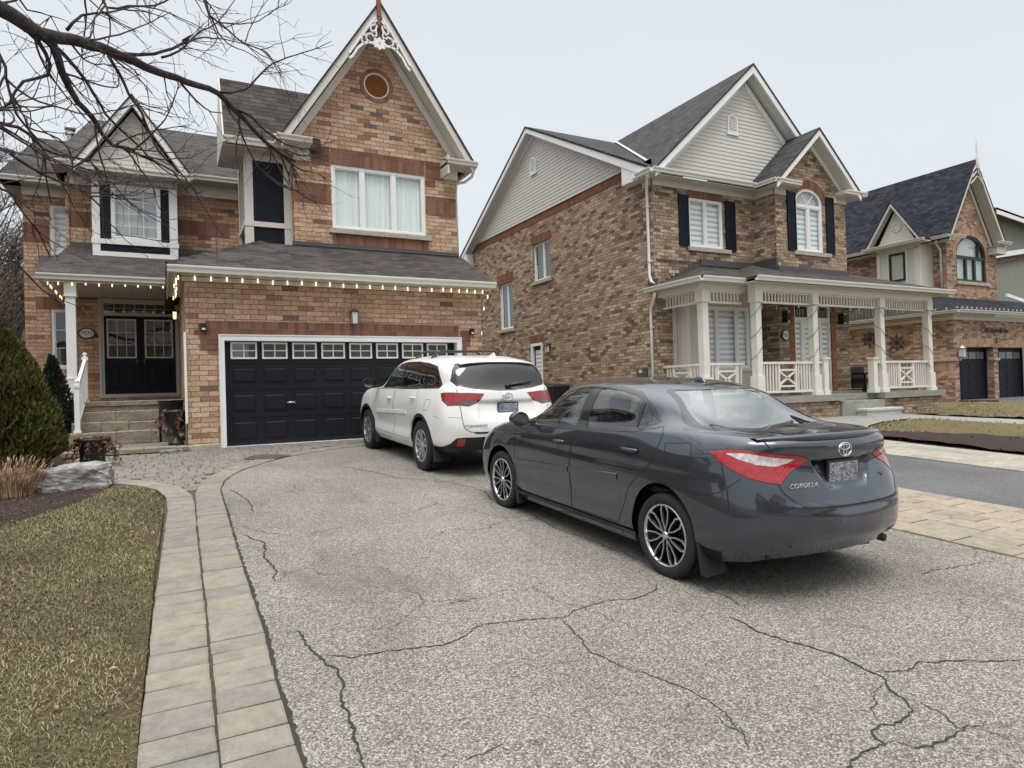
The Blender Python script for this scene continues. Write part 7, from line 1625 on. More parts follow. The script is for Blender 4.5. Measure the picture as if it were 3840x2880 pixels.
# porch furniture, wall rosettes
o = empty('patio_armchair', (19.5,13.4,1.3), label='black patio armchair on the long porch behind the white railing', cat='chair')
q = MB(); q.box(19.22,20.08,13.62,13.70,1.42,2.10); q.build('backrest', M['black'], o)
q = MB(); q.bevbox(19.28,20.02,13.0,13.62,1.58,1.74,.03); q.build('seat_cushion', plain('charcoal_cushion', (.03,.032,.036), .9), o)
for x in (19.20, 20.04): q = MB(); q.box(x,x+.06,12.98,13.70,1.86,1.91); q.box(x,x+.05,12.98,13.03,1.30,1.86); q.box(x,x+.05,13.62,13.68,1.30,1.9); q.box(x,x+.05,13.03,13.62,1.36,1.40); q.build('chair_side', M['black'], o)
for y, z_, lb in ((18.25,3.47,'black wrought-iron rosette on the brown wall left of the porch post'),(17.05,3.22,'black wrought-iron rosette half hidden behind the porch post')):
    q = MB()
    for k in range(8):
        a = 2*PI*k/8; e = Vector((27.36, y+.40*math.cos(a), z_+.36*math.sin(a))); c = Vector((27.36,y,z_)); q.tube([c, e], .012, 5)
        for s_ in (-1, 1):
            m_ = c.lerp(e, .55); b = a+s_*.9; q.tube([m_, m_+Vector((0,.09*math.cos(b),.09*math.sin(b))), m_+Vector((0,.10*math.cos(b-s_*.9),.10*math.sin(b-s_*.9)))*1.2], .010, 5)
        q.lathe([(0,-.02),(.022,0),(0,.02)], e, 8)
    for rr_ in (.10, .24): q.tube([(27.36, y+rr_*math.cos(2*PI*k/24), z_+rr_*.95*math.sin(2*PI*k/24)) for k in range(25)], .010, 5)
    thing('wall_rosette', q, M['black'], lb, 'ornament')
q = MB(); q.tube([(30.30,14.72,3.02),(30.30,14.70,3.25)], .02, 6); q.tube([(30.30,14.72,3.05),(30.42,14.5,3.16),(30.6,14.3,3.18),(30.75,14.2,3.12)], .012, 5); q.tube([(30.32,14.6,3.2),(30.45,14.5,3.10),(30.55,14.45,3.24),(30.42,14.5,3.30)], .010, 5); thing('plant_bracket', q, M['black'], 'black curly hanging bracket between the two black garage doors', 'bracket')
q = MB(); q.tube([(22.5,14.4,1.0+.0)]+[(22.5+.17*math.cos(a), 14.4, 1.25+.2*math.sin(a)) for a in [2*PI*k/20 for k in range(21)]], .05, 8); thing('hose_reel', q, plain('faded_red_rubber', (.30,.06,.06), .6), 'coil of red hose beside the right end of the porch', 'hose')
o = empty('utility_meter', (11.9,14.68,2.1), label='small grey electric meter box beside the white downspout', cat='meter'); q = MB(); q.bevbox(11.80,11.96,14.52,14.80,1.93,2.20,.02); q.build('meter_case', plain('dark_grey_meter', (.07,.08,.075), .5), o); q = MB(); q.box(11.79,11.80,14.60,14.72,2.06,2.15); q.build('meter_face', M['lampglass'], o)
# wheelie bins by the side door
for i, (x, y, lb) in enumerate(((11.25,18.3,'black wheelie bin nearest the camera against the brown side wall'),(10.95,19.3,'black wheelie bin by the white side door'))):
    z0 = gz(13.5); o = empty('wheelie_bin', (x,y,z0), label=lb, cat='bin', group='black bins in the gap between the houses'); q = MB()
    q.add([(x-.25,y-.28,z0+.08),(x+.25,y-.28,z0+.08),(x+.25,y+.25,z0+.08),(x-.25,y+.25,z0+.08),(x-.31,y-.36,z0+1.02),(x+.31,y-.36,z0+1.02),(x+.31,y+.34,z0+1.02),(x-.31,y+.34,z0+1.02)], [(3,2,1,0),(0,1,5,4),(1,2,6,5),(2,3,7,6),(3,0,4,7),(4,5,6,7)]); q.build('bin_body', M['sat_black'], o)
    q = MB(); q.add([(x-.33,y-.40,z0+1.02),(x+.33,y-.40,z0+1.02),(x+.33,y+.37,z0+1.03),(x-.33,y+.37,z0+1.03),(x-.30,y-.36,z0+1.07),(x+.30,y-.36,z0+1.07),(x+.30,y+.32,z0+1.13),(x-.30,y+.32,z0+1.13)], [(0,1,5,4),(1,2,6,5),(2,3,7,6),(3,0,4,7),(4,5,6,7),(3,2,1,0)]); q.build('lid', M['sat_black'], o)
    for s_ in (-.24,.24): q = MB(); q.lathe([(.0,-.03),(.10,-.03),(.10,.03),(0,.03)], (x+s_,y+.28,z0+.10), 14, 'x'); q.build('wheel', M['tyre'], o)

# entrance handrail
o = empty('stair_handrail', (-1.47,15.1,1.11), label='white handrail with newel post climbing the entrance steps', cat='handrail')
for x, y, z0, z1 in ((-1.47,15.12,1.11,2.04),(-1.47,16.72,1.70,2.66)):
    q = MB(); q.box(x-.045,x+.045,y-.045,y+.045,z0,z1); q.box(x-.06,x+.06,y-.06,y+.06,z1-.06,z1); q.box(x-.065,x+.065,y-.065,y+.065,z0,z0+.04); q.lathe([(.05,z1),(.02,z1+.02),(.045,z1+.05),(.035,z1+.09),(0,z1+.10)], (x,y,0), 12); q.build('newel_post', M['white'], o)
q = MB(); q.bar((-1.47,15.12,2.0),(-1.47,16.72,2.60),.055,.05); q.bar((-1.47,15.12,1.24),(-1.47,16.72,1.80),.045,.04); q.build('rail', M['white'], o)
q = MB(); 
for k in range(1,14): f = k/14; y = 15.12+1.6*f; q.box(-1.485,-1.455,y-.015,y+.015,1.26+.56*f,1.99+.60*f)
q.build('balusters', M['white'], o)

# planters
def vine(q, c, r_, n, drop, seed):
    g = random.Random(seed)
    for k in range(n):
        a = g.uniform(0, 2*PI); p = Vector((c[0]+r_*math.cos(a), c[1]+r_*math.sin(a), c[2])); pts = [Vector(c), p+Vector((0,0,.04))]; L = drop*g.uniform(.3,1); st = 6
        for i in range(st): p = p+Vector((math.cos(a)*.02+g.uniform(-.03,.03), math.sin(a)*.02+g.uniform(-.03,.03), -L/st)); pts.append(p)
        q.cur = 0; q.tube(pts, .004, 4); q.cur = 1
        for p in pts[1:]:
            for j in range(3):
                d = Vector((g.uniform(-1,1), g.uniform(-1,1), g.uniform(-1,.5)))*.035; e = Vector((g.uniform(-1,1), g.uniform(-1,1), g.uniform(-1,1)))*.02; q.add([p, p+d*.5+e, p+d, p+d*.5-e], [(0,1,2,3)])
M['vleaf'] = plain('withered_ivy_leaf', (.17,.075,.045), .8, var=.4, scale=5); M['vstem'] = plain('dead_vine_stem', (.10,.05,.035), .9)
o = empty('urn_planter', (.19,13.72,.86), label='black footed urn with withered ivy by the garage corner', cat='planter'); q = MB()
q.lathe([(.0,.86),(.135,.86),(.135,.90),(.10,.925),(.055,1.0),(.045,1.06),(.06,1.09),(.05,1.11),(.10,1.16),(.17,1.27),(.19,1.38),(.20,1.44),(.225,1.46),(.225,1.485),(.20,1.485),(.18,1.42),(0,1.40)], (.19,13.72,0), 28); q.build('urn', M['black'], o)
q = MB(); vine(q, (.19,13.72,1.46), .20, 26, .45, 2); q.build('ivy', [M['vstem'], M['vleaf']], o)
o = empty('urn_planter', (-.99,12.1,.66), label='black flared pot with red-brown dead ivy behind the boulder', cat='planter'); q = MB()
q.lathe([(.0,.665),(.155,.665),(.165,.70),(.17,.85),(.19,1.0),(.235,1.08),(.25,1.10),(.25,1.125),(.22,1.125),(.18,1.03),(0,1.02)], (-.99,12.1,0), 28); q.build('pot', M['black'], o)
q = MB(); vine(q, (-.99,12.1,1.10), .22, 34, .40, 8); q.build('ivy', [M['vstem'], M['vleaf']], o)
o = empty('barrel_planter', (.13,15.6,1.38), label='wide black round tub on the rock wall by the entrance', cat='planter'); q = MB(); q.lathe([(0,1.38),(.19,1.38),(.215,1.5),(.235,1.66),(.25,1.665),(.25,1.69),(.225,1.69),(.2,1.6),(0,1.6)], (.13,15.6,0), 28); q.build('tub', M['black'], o)
# stones
def rock(name, c, s, label, seed, mat='boulder', cat='rock', flat=.0):
    g = random.Random(seed); bm = bmesh.new(); bmesh.ops.create_cube(bm, size=2); bmesh.ops.subdivide_edges(bm, edges=bm.edges[:], cuts=11, use_grid_fill=True)
    from mathutils import noise as nz
    for v in bm.verts:
        p = v.co.copy(); n = p.normalized(); b = p.lerp(n*1.25, .30); b *= 1+.20*nz.noise(p*1.4+Vector((seed,0,0)))+.09*nz.noise(p*3.4+Vector((0,seed,0)))+.05*nz.noise(p*8); b.z += .12*p.x*flat
        b.z += .05*math.floor(2.5*nz.noise(p*1.7+Vector((3,seed,1))))*.6
        v.co = Vector((c[0]+b.x*s[0], c[1]+b.y*s[1], c[2]+b.z*s[2]))
    q = MB(); bm.verts.index_update(); q.add([v.co for v in bm.verts], [tuple(v.index for v in f.verts) for f in bm.faces], False); bm.free(); return thing(name, q, M[mat], label, cat)
rock('boulder', (-1.02,10.28,.66), (.35,.22,.20), 'large grey boulder at the tip of the lawn', 4, flat=1.0)
rock('flat_stone', (.10,13.16,.775), (.17,.09,.035), 'flat bluish-grey stone leaning by the entrance landing', 9)

# ------------------------------------------------------------------ plants
def leafmat(name, cols):
    t = NT(name); i = t.n('ShaderNodeNewGeometry').outputs['Random Per Island']; o = t.obj(); c = t.ramp(i, [(k/(len(cols)-1), x) for k, x in enumerate(cols)]); n = t.noise(o, 4.5, 4)
    return t.set(t.mix(.6, c, t.ramp(n, [(.35, .2), (.65, .75)]), 'OVERLAY'), .75, None, None, .25)
def evergreen(name, base, h, r_, n, label, cols, seed, tilt=0):
    g = random.Random(seed); o = empty(name, base, label=label, cat='shrub'); x, y, z_ = base; q = MB(); from mathutils import noise as nz
    prof = lambda f: r_*(.80+.42*f-.62*f*f)*(1-f**3.2*.88)*(1 if f > .12 else .7+2.5*f)
    for k in range(n):
        f = g.random()**.9; a = g.uniform(0, 2*PI); rr_ = max(.03, prof(f))*(1+.30*nz.noise(Vector((math.cos(a)*1.7, math.sin(a)*1.7, f*5+seed)))); dpt = g.random()**.45; c = Vector((x+rr_*dpt*math.cos(a), y+rr_*dpt*math.sin(a), z_+.02+f*h+.05*nz.noise(Vector((a, f*6, seed)))))
        up = Vector((math.cos(a)*.55, math.sin(a)*.55, 1.0+.3*f))+Vector((g.uniform(-.5,.5), g.uniform(-.5,.5), g.uniform(-.3,.3))); up.normalize(); sd = up.cross(Vector((g.uniform(-1,1), g.uniform(-1,1), g.uniform(-1,1)))).normalized(); L = g.uniform(.035,.075)
        q.add([c-up*L*.3, c+up*L*.15+sd*L*.30, c+up*L, c+up*L*.2-sd*L*.30], [(0,1,2,3)])
    q.build('foliage', leafmat(name+'_leaf', cols), o)
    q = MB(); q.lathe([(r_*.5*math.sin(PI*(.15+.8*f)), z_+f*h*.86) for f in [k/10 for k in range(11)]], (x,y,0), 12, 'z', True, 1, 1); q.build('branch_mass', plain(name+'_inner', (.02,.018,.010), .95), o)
    q = MB(); q.tube([(x,y,z_-.05),(x,y,z_+h*.5)], .04, 8); q.build('trunk', M['bark'], o); return o
evergreen('evergreen_shrub', (-2.02,12.0,.66), 2.05, .74, 52000, 'big rounded yellow-green cedar shrub left of the entrance', [(.040,.050,.012),(.095,.10,.022),(.055,.065,.014),(.16,.15,.036),(.030,.034,.010),(.13,.085,.030)], 3)
evergreen('evergreen_shrub', (-1.95,15.9,.75), 1.85, .42, 6000, 'dark narrow evergreen behind the white porch post', [(.012,.020,.012),(.025,.035,.018),(.016,.024,.012)], 6)
# dry ornamental grass
def grass_clump(base, r_, h, n, label, seed):
    g = random.Random(seed); q = MB()
    for k in range(n):
        a = g.uniform(0, 2*PI); rr_ = r_*g.random()**.5*.6; p = Vector((base[0]+rr_*math.cos(a), base[1]+rr_*math.sin(a), base[2])); L = h*g.uniform(.35,1); lean = g.uniform(.05,.75); w = g.uniform(.002,.0045); d = Vector((math.cos(a+g.uniform(-.6,.6)), math.sin(a+g.uniform(-.6,.6)), 0)); s_ = Vector((-d.y, d.x, 0))*w; st = 5; pr = None
        for i in range(st+1):
            f = i/st; c = p+d*L*lean*f*f*.8+Vector((0,0,L*f*(1-.25*lean*f))); ws = s_*(1-f*.8); cur = (c-ws, c+ws)
            if pr: q.add([pr[0], pr[1], cur[1], cur[0]], [(0,1,2,3)])
            pr = cur
        if g.random() < .3: q.tube([c-d*.01-Vector((0,0,.08)), c, c+d*.02+Vector((0,0,.03))], [.003,.008,.002], 4)
    return thing('ornamental_grass', q, leafmat('straw_blade', [(.38,.26,.16),(.50,.37,.24),(.26,.15,.09),(.44,.30,.20),(.18,.09,.055)]), label, 'grass clump')
grass_clump((-1.70,10.05,.56), .42, .50, 620, 'tall dry straw-coloured grass clump left of the boulder', 5)
grass_clump((-2.3,10.2,.56), .36, .46, 400, 'dry grass clump at the left edge in front of the cedar', 15)

# ------------------------------------------------------------------ big bare tree whose boughs reach in from the left
def branch(q, pts, r0, r1, n=8):
    P = [Vector(p) for p in pts]; m = len(P); q.tube(P, [r0+(r1-r0)*(i/(m-1))**.8 for i in range(m)], n)
TG = random.Random(21)
def smoothpath(ctrl, step, jit, g):
    D = densify([tuple(c) for c in ctrl], step, False, True); return [Vector(d)+Vector((g.uniform(-jit,jit), g.uniform(-jit,jit), g.uniform(-jit,jit))) for d in D]
def twigs(q, P, r0, r1, lvl, g, dens, bias):
    """side shoots along a path"""
    L = sum((b-a).length for a, b in zip(P, P[1:])); n = int(L*dens)
    for k in range(n):
        f = g.uniform(.12, 1.0); i = min(len(P)-2, int(f*(len(P)-1))); p = P[i].lerp(P[i+1], f*(len(P)-1)-i); d = (P[i+1]-P[i]).normalized(); r_ = (r0+(r1-r0)*f)*.5
        side = Vector((g.uniform(-1,1), g.uniform(-.8,.8), g.uniform(-1,1))); dd = (d*g.uniform(.5,1.0)+side*.75+bias*.35).normalized(); ln = {2: g.uniform(.45,1.05), 1: g.uniform(.2,.55), 0: g.uniform(.07,.22)}[lvl]*(1.15-f*.4); st = max(3, int(ln/.06)); pts = [p]; c = p; v = dd
        for s_ in range(st):
            v = (v+Vector((g.uniform(-.22,.22), g.uniform(-.22,.22), g.uniform(-.20,.22)+.015))).normalized(); c = c+v*ln/st; pts.append(c)
        rr_ = {2: .0100, 1: .0050, 0: .0028}[lvl]; rr_ = min(rr_, r_*1.5+.001); branch(q, pts, rr_, max(.0012, rr_*.35), 5 if lvl == 2 else 4 if lvl == 1 else 3)
        if lvl < 2 and g.random() < .5: q.lathe([(0,-.006),(.0045,0),(0,.007)], pts[-1], 4)
        if lvl > 0: twigs(q, pts, rr_, rr_*.35, lvl-1, g, 5.2 if lvl == 2 else 5.5, bias)
tree = empty('bare_tree', (-3.4,4.3,gz(4.3)), label='large leafless tree whose dark boughs hang into the top left', cat='tree')
q = MB(); branch(q, smoothpath([(-3.4,4.3,.1),(-3.38,4.35,1.6),(-3.25,4.5,3.2),(-3.05,4.75,4.6),(-2.9,4.9,6.4)], .25, .01, TG), .21, .10, 16); q.build('trunk', M['bark'], tree)
BIAS = Vector((.35,.1,-.5))
BOUGHS = [
 ([(-3.0,4.85,4.9),(-2.3,5.2,4.62),(-1.6,5.45,4.45),(-0.99,5.6,4.42),(-0.86,5.8,4.43),(-0.76,6.0,4.46),(-0.59,6.2,4.55),(-0.4,6.4,4.62),(-0.2,6.6,4.66),(0.01,6.8,4.68),(0.27,7.0,4.72),(0.55,7.2,4.75),(0.69,7.3,4.66),(0.83,7.4,4.59),(1.01,7.5,4.45),(1.15,7.6,4.39),(1.37,7.7,4.33)], 0.075, 0.014, 2),
 ([(0.69,7.3,4.66),(0.87,7.35,4.63),(1.03,7.4,4.51),(1.25,7.5,4.44),(1.53,7.6,4.47),(1.85,7.7,4.66)], 0.015, 0.003, 1),
 ([(1.15,7.6,4.39),(1.4,7.7,4.26),(1.65,7.8,4.25),(1.83,7.9,4.21)], 0.011, 0.003, 1),
 ([(0.74,7.3,4.56),(0.81,7.4,4.37),(0.94,7.5,4.17),(1.14,7.6,4.04),(1.39,7.7,3.99),(1.62,7.8,3.91)], 0.011, 0.003, 1),
 ([(0.56,7.2,4.76),(0.8,7.2,4.83),(1.03,7.3,5.14),(1.26,7.4,5.35),(1.55,7.5,5.54),(1.8,7.6,5.74)], 0.013, 0.003, 1),
 ([(-0.77,6.0,4.46),(-0.69,6.1,4.43),(-0.66,6.2,4.28),(-0.62,6.3,4.2),(-0.57,6.4,4.14),(-0.47,6.5,4.05),(-0.41,6.6,3.95),(-0.34,6.6,3.88),(-0.23,6.7,3.9),(-0.07,6.8,3.86),(0.12,6.9,3.81),(0.25,7.0,3.65)], 0.034, 0.004, 2),
 ([(-0.82,6.0,4.45),(-0.74,6.1,4.36),(-0.74,6.15,4.21),(-0.89,6.1,4.11),(-0.98,6.1,3.94),(-1.07,6.1,3.83)], 0.016, 0.006, 1),
 ([(-0.66,6.1,4.41),(-0.57,6.3,4.38),(-0.46,6.4,4.22),(-0.34,6.6,4.08),(-0.19,6.7,3.98),(-0.01,6.8,3.82),(0.16,6.9,3.76)], 0.016, 0.004, 1),
 ([(-2.98,4.8,4.5),(-2.2,5.3,3.95),(-1.04,5.8,3.68),(-0.96,5.9,3.7),(-0.85,6.0,3.69),(-0.77,6.1,3.62),(-0.61,6.2,3.61),(-0.5,6.3,3.64),(-0.42,6.4,3.56)], 0.03, 0.004, 2),
 ([(-3.2,4.55,3.6),(-2.3,5.1,3.55),(-1.04,5.8,3.5),(-0.95,5.9,3.49),(-0.84,6.0,3.43),(-0.7,6.1,3.39),(-0.54,6.2,3.35),(-0.41,6.3,3.25),(-0.37,6.4,3.08)], 0.028, 0.004, 2),
 ([(-2.95,4.9,5.0),(-1.8,5.4,4.7),(-1.2,5.7,4.45),(-0.99,5.9,4.2),(-0.96,5.9,4.04),(-0.92,6.0,3.83),(-0.85,6.1,3.73),(-0.78,6.2,3.64),(-0.77,6.2,3.41),(-0.75,6.3,3.25)], 0.02, 0.004, 2),
 ([(-2.9,4.9,6.0),(-1.6,5.6,5.5),(-0.9,6.0,5.2),(-0.41,6.3,5.04),(-0.34,6.3,4.91),(-0.19,6.4,5.02),(-0.0,6.5,5.13),(0.15,6.5,5.24)], 0.022, 0.006, 2),
 ([(-2.9,4.9,6.3),(-1.2,5.8,6.2),(-0.2,6.5,5.9),(0.39,6.8,5.5),(0.45,6.8,5.32),(0.64,6.9,5.26),(0.78,7.0,5.2),(1.01,7.1,5.22),(1.1,7.1,5.09)], 0.026, 0.004, 2),
 ([(-0.61,6.2,4.62),(-0.51,6.2,4.76),(-0.33,6.3,4.88),(-0.15,6.4,5.03)], 0.012, 0.004, 1),
 ([(-0.24,6.6,4.7),(-0.01,6.6,4.74),(0.2,6.7,4.92),(0.3,6.7,5.02),(0.22,6.7,4.96)], 0.014, 0.008, 1),
 ([(0.2,6.7,4.92),(0.41,6.8,5.08),(0.66,6.9,5.16),(0.88,7.0,5.21)], 0.009, 0.003, 1),
 ([(0.05,6.7,4.77),(0.2,6.7,4.87),(0.34,6.8,5.1),(0.53,6.9,5.3),(0.71,7.0,5.63),(0.77,7.0,5.74)], 0.01, 0.003, 1),
 ([(-0.36,6.6,4.65),(-0.28,6.6,4.52),(-0.21,6.7,4.39),(-0.12,6.7,4.24),(-0.05,6.8,4.1),(0.02,6.9,3.96),(0.23,7.0,3.8),(0.37,7.1,3.58),(0.56,7.2,3.31)], 0.014, 0.003, 1),
 ([(0.21,7.0,4.7),(0.34,7.0,4.56),(0.48,7.1,4.5),(0.58,7.1,4.51)], 0.012, 0.004, 1),
 ([(0.07,6.9,4.69),(0.09,6.9,4.53),(0.12,6.9,4.46),(0.05,6.9,4.32)], 0.006, 0.003, 1),
 ([(-3.2,4.55,3.5),(-2.2,5.1,3.35),(-1.03,5.8,3.22),(-0.93,5.9,3.14),(-0.8,6.0,2.96),(-0.74,6.1,2.79)], 0.022, 0.004, 1),
 ([(-3.3,4.4,2.9),(-2.2,5.0,2.8),(-1.04,5.8,2.71),(-0.91,5.9,2.68),(-0.8,6.0,2.54),(-0.67,6.1,2.42)], 0.02, 0.004, 1),
 ([(0.6,6.9,5.27),(0.85,7.0,5.47),(1.05,7.0,5.61)], 0.005, 0.002, 1),
 ([(-2.9,4.9,5.6),(-1.7,5.4,5.0),(-0.88,5.8,4.62),(-0.83,5.9,4.57),(-0.69,6.0,4.61),(-0.72,6.0,4.55)], 0.016, 0.004, 1),
]
for ctrl, ra, rb, lv in BOUGHS:
    q = MB(); q.cur = 0; P = smoothpath(ctrl, .13, .006, TG); branch(q, P, ra*1.12, rb*1.2, 9 if ra > .02 else 6); q.cur = 1
    twigs(q, [p for p in P if p.x > -1.9], ra, rb, lv, TG, 4.8 if lv == 2 else 6.4, BIAS); q.build('bough', [M['bark'], M['twig']], tree)
# upper crown (out of the picture, casts its own soft shade)
q = MB(); q.cur = 0
for k in range(9):
    a = TG.uniform(0, 2*PI); c = Vector((-2.9,4.9,6.2)); e = c+Vector((math.cos(a)*1.9, math.sin(a)*1.9, TG.uniform(.8,2.4))); P = smoothpath([tuple(c), tuple(c.lerp(e,.5)+Vector((0,0,.3))), tuple(e)], .3, .03, TG); branch(q, P, .05, .012, 6); q.cur = 1; twigs(q, P, .05, .012, 1, TG, 3, Vector((0,0,.1))); q.cur = 0
q.build('crown', [M['bark'], M['twig']], tree)

M['farbark'] = plain('grey_brown_bark', (.22,.185,.165), .9, var=.3, scale=4)
def small_tree(base, h, seed, label, group, mat=('farbark','farbark'), spread=.42, dens=1.0):
    g = random.Random(seed); o = empty('bare_tree', base, label=label, cat='tree', group=group); q = MB(); x, y, z_ = base
    tr = smoothpath([(x,y,z_-.1),(x+g.uniform(-.1,.1),y,z_+h*.35),(x+g.uniform(-.2,.2),y,z_+h*.7),(x+g.uniform(-.3,.3),y,z_+h)], h*.06, .04, g); branch(q, tr, h*.020, .02, 7); q.build('trunk', M[mat[0]], o); q = MB()
    for k in range(int(46*dens)):
        f = g.uniform(.18, .97); i = int(f*(len(tr)-1)); p = tr[i]; a = g.uniform(0, 2*PI); L = h*spread*(1.05-f)*g.uniform(.6,1.1)+.4; v = Vector((math.cos(a), math.sin(a), g.uniform(.5,1.2))).normalized(); pts = [p]; c = p
        for s_ in range(6): v = (v+Vector((g.uniform(-.25,.25), g.uniform(-.25,.25), g.uniform(-.1,.25)))).normalized(); c = c+v*L/6; pts.append(c)
        branch(q, pts, .035, .010, 4)
        for j in range(9):
            m_ = pts[g.randint(1,6)]; w_ = (v+Vector((g.uniform(-1,1), g.uniform(-1,1), g.uniform(-.5,.9)))).normalized(); l2 = g.uniform(.4,1.1); m2 = m_+w_*l2*.5+Vector((g.uniform(-.1,.1),0,g.uniform(0,.1))); e = m_+w_*l2; branch(q, [m_, m2, e], .014, .006, 3)
            for u_ in range(3): b = m_.lerp(e, g.random()); branch(q, [b, b+Vector((g.uniform(-.4,.4), g.uniform(-.4,.4), g.uniform(-.2,.5)))], .008, .004, 3)
    q.build('crown', M[mat[1]], o); return o
for i, (x, y, h, lb) in enumerate(((-4.9,27,9.5,'slender bare tree close to the left wall of the orange brick house'),(-5.7,31,10.5,'tall bare tree in front of the distant brown house'),(-6.9,29,9.0,'bare tree at the far left edge of the picture'),(-4.4,24.5,6.0,'low bare thicket tree beside the house corner'),(-4.9,22.5,5.2,'dense low bare shrub tree behind the cedar'),(-7.6,34,12,'highest bare tree behind the far left roof'))):
    small_tree((x,y,.75), h, 40+i, lb, 'bare trees left of the orange brick house', dens=1.0 if h > 7 else 1.5, spread=.42 if h > 7 else .6)
M['hedge'] = plain('brown_thicket', (.20,.165,.145), .95, var=.5, scale=14)
q = MB(); g = random.Random(9)
for k in range(5200):
    x = g.uniform(-10.5,-3.9); y = g.uniform(22.5,27); z_ = .75+g.random()**1.4*3.8; e = Vector((g.uniform(-.45,.45), g.uniform(-.3,.3), g.uniform(.2,.9)))
    q.bar((x,y,z_), Vector((x,y,z_))+e, g.uniform(.010,.028))
q.build('thicket', M['hedge'], kind='stuff')
h5 = empty('brick_house', (-8.5,42,.75), label='distant dark brown house behind bare trees at the far left', cat='house')
q = MB(); q.box(-14,-6.35,42,52,.6,7.2); q.build('wall', M['brick_far'], h5)
q = MB(); q.slab([(-14.5,41.4,7.1),(-5.9,41.4,7.1),(-6.3,46,9.6),(-14.5,46,9.6)], .15); q.slab([(-5.9,41.4,7.1),(-5.9,52,7.1),(-6.3,46,9.6)], .15); q.build('roof', M['shingle_d'], h5)
q = MB(); q.prism([(-8.6,41.9,7.0),(-7.3,41.9,8.9),(-6.2,41.9,7.0)], (0,.3,0)); q.build('gable', M['brick_far'], h5)
q = MB(); rake(q, (-8.7,6.95), (-7.3,8.95), 41.7, .2); rake(q, (-6.0,6.95), (-7.3,8.95), 41.7, .2); q.build('barge_board', M['beige'], h5)

# ------------------------------------------------------------------ the rest of the street (seen in glass and paint)
def plain_house(x0, x1, y0, y1, h, hr, label, brick, roof, face=1):
    o = empty('brick_house', ((x0+x1)/2, y0, gz(y0)), label=label, cat='house'); q = MB(); q.box(x0, x1, y0, y1, gz(y0)-.3, h); q.build('wall_block', M[brick], o); q = MB(); xm = (x0+x1)/2
    q.slab([(x0-.4,y0-.4,h),(xm,y0-.4,hr),(xm,y1+.4,hr),(x0-.4,y1+.4,h)], .12); q.slab([(xm,y0-.4,hr),(x1+.4,y0-.4,h),(x1+.4,y1+.4,h),(xm,y1+.4,hr)], .12); q.build('roof', M[roof], o)
    q = MB(); yf = y1 if face > 0 else y0; q.prism([(x0,yf,h),(xm,yf,hr-.2),(x1,yf,h)], (0,-.1*face,0)); q.build('gable', M['sidingm'], o)
    for k in range(3):
        for z_ in (1.6, 4.4): q = MB(); a = x0+1.2+(x1-x0-3.6)*k/2; q.box(a, a+1.3, yf-.02, yf+.03*face, z_, z_+1.4); q.build('window', M['shade_d'], o)
plain_house(-16, -6.4, 11.5, 22, 6.9, 10.4, 'brick house next door on the left, beyond the cedar', 'brick_b', 'shingle_b', -1)
for i, x in enumerate((-22, -7.5, 7, 21.5)): plain_house(x, x+11.5, -36, -25, 6.6, 10.2, ['far left','left','right','far right'][i]+' brick house on the opposite side of the street', 'brick_c' if i % 2 else 'brick_b', 'shingle_b')
patch('street', [(-90,-15),(90,-15),(90,-6.5),(-90,-6.5)], M['asphalt2'], .008)
patch('pavement', [(-90,-4.6),(90,-4.6),(90,-3.1),(-90,-3.1)], M['concrete'], .02)
SUN, EXPO = 1.5, .22
# ------------------------------------------------------------------ camera, light, sky
cd = bpy.data.cameras.new('camera'); cam = bpy.data.objects.new('camera', cd); COL.objects.link(cam); S.camera = cam
cd.sensor_width = 36; cd.sensor_fit = 'HORIZONTAL'; cd.lens = 36*2479.4/3840; cd.clip_start = .05; cd.clip_end = 2000
pi_, ro_, ya_ = .01113, -.03034, .4852
fw = Vector((math.sin(ya_)*math.cos(pi_), math.cos(ya_)*math.cos(pi_), math.sin(pi_))); rt = Vector((math.cos(ya_), -math.sin(ya_), 0)); up = rt.cross(fw)
r2 = rt*math.cos(ro_)+up*math.sin(ro_); u2 = -rt*math.sin(ro_)+up*math.cos(ro_)
mt = Matrix((r2, u2, -fw)).transposed().to_4x4(); mt.translation = (0, 0, 1.656); cam.matrix_world = mt
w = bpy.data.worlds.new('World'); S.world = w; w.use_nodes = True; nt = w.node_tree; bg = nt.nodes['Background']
sky = nt.nodes.new('ShaderNodeTexSky'); sky.sky_type = 'NISHITA'; sky.sun_disc = False; sky.sun_elevation = R(48); sky.sun_rotation = R(200); sky.air_density = 1.5; sky.dust_density = 4
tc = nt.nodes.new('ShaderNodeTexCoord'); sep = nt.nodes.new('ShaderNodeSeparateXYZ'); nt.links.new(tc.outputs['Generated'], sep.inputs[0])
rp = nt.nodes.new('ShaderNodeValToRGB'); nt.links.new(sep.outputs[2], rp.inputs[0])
e = rp.color_ramp.elements
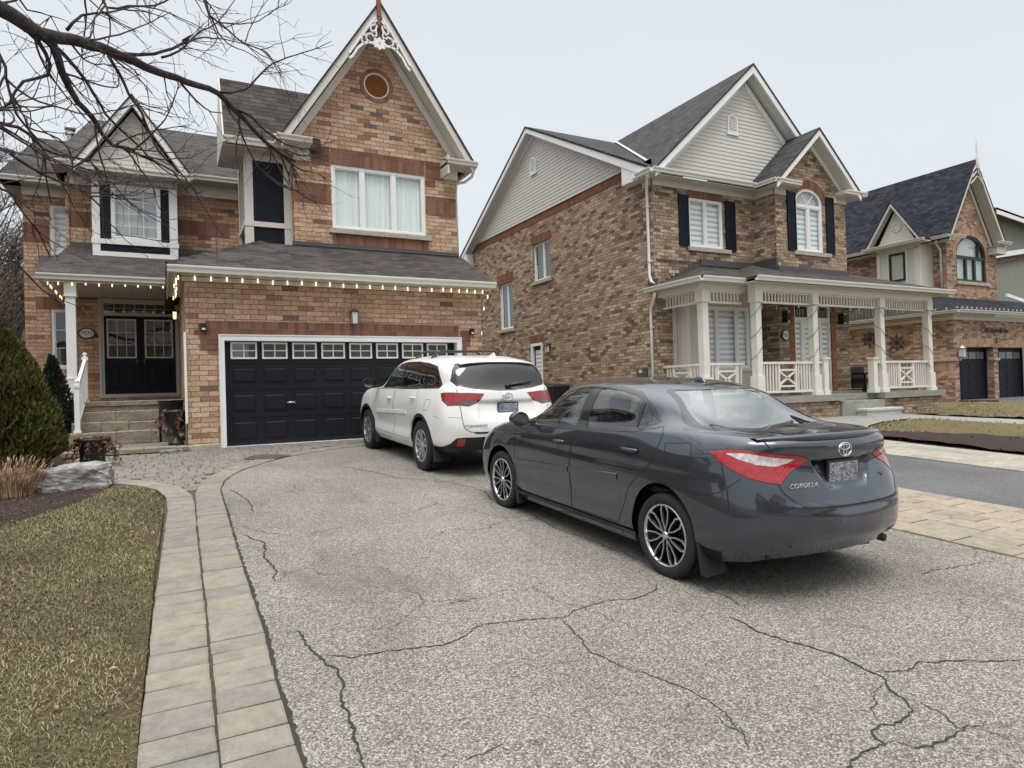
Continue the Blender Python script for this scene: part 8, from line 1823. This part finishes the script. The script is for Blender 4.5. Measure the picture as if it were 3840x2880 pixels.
e[0].position = 0; e[0].color = (.70,.745,.785,1); e[1].position = 1; e[1].color = (2.9,2.95,3.0,1)
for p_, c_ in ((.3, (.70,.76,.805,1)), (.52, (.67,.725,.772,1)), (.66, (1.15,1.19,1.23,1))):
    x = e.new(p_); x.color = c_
cl = nt.nodes.new('ShaderNodeTexNoise'); cl.inputs['Scale'].default_value = 1.6; cl.inputs['Detail'].default_value = 5; nt.links.new(tc.outputs['Generated'], cl.inputs['Vector'])
cr = nt.nodes.new('ShaderNodeValToRGB'); cr.color_ramp.elements[0].position = .3; cr.color_ramp.elements[0].color = (.965,.975,.985,1); cr.color_ramp.elements[1].position = .7; cr.color_ramp.elements[1].color = (1.03,1.02,1.015,1); nt.links.new(cl.outputs['Fac'], cr.inputs[0])
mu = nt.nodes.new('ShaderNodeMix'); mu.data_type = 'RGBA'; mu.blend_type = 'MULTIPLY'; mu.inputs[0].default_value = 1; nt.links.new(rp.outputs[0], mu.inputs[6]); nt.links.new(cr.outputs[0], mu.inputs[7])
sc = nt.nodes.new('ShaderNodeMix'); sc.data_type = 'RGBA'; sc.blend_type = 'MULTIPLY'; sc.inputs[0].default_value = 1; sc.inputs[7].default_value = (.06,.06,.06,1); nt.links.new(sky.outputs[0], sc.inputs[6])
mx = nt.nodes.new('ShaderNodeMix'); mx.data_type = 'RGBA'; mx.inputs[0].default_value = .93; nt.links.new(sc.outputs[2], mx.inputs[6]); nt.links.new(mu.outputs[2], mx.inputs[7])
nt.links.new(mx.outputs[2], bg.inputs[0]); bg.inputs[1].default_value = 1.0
sl = bpy.data.lights.new('overcast_sun', 'SUN'); sl.energy = SUN; sl.angle = R(28); sl.color = (1, .97, .93); so = bpy.data.objects.new('overcast_sun', sl); COL.objects.link(so)
so.rotation_euler = (R(24), 0, R(-30))
S.view_settings.view_transform = 'Standard'; S.view_settings.look = 'None'; S.view_settings.gamma = 1; S.view_settings.exposure = EXPO; S.view_settings.use_curve_mapping = False
S.cycles.max_bounces = 8; S.cycles.transparent_max_bounces = 12; S.cycles.use_denoising = True
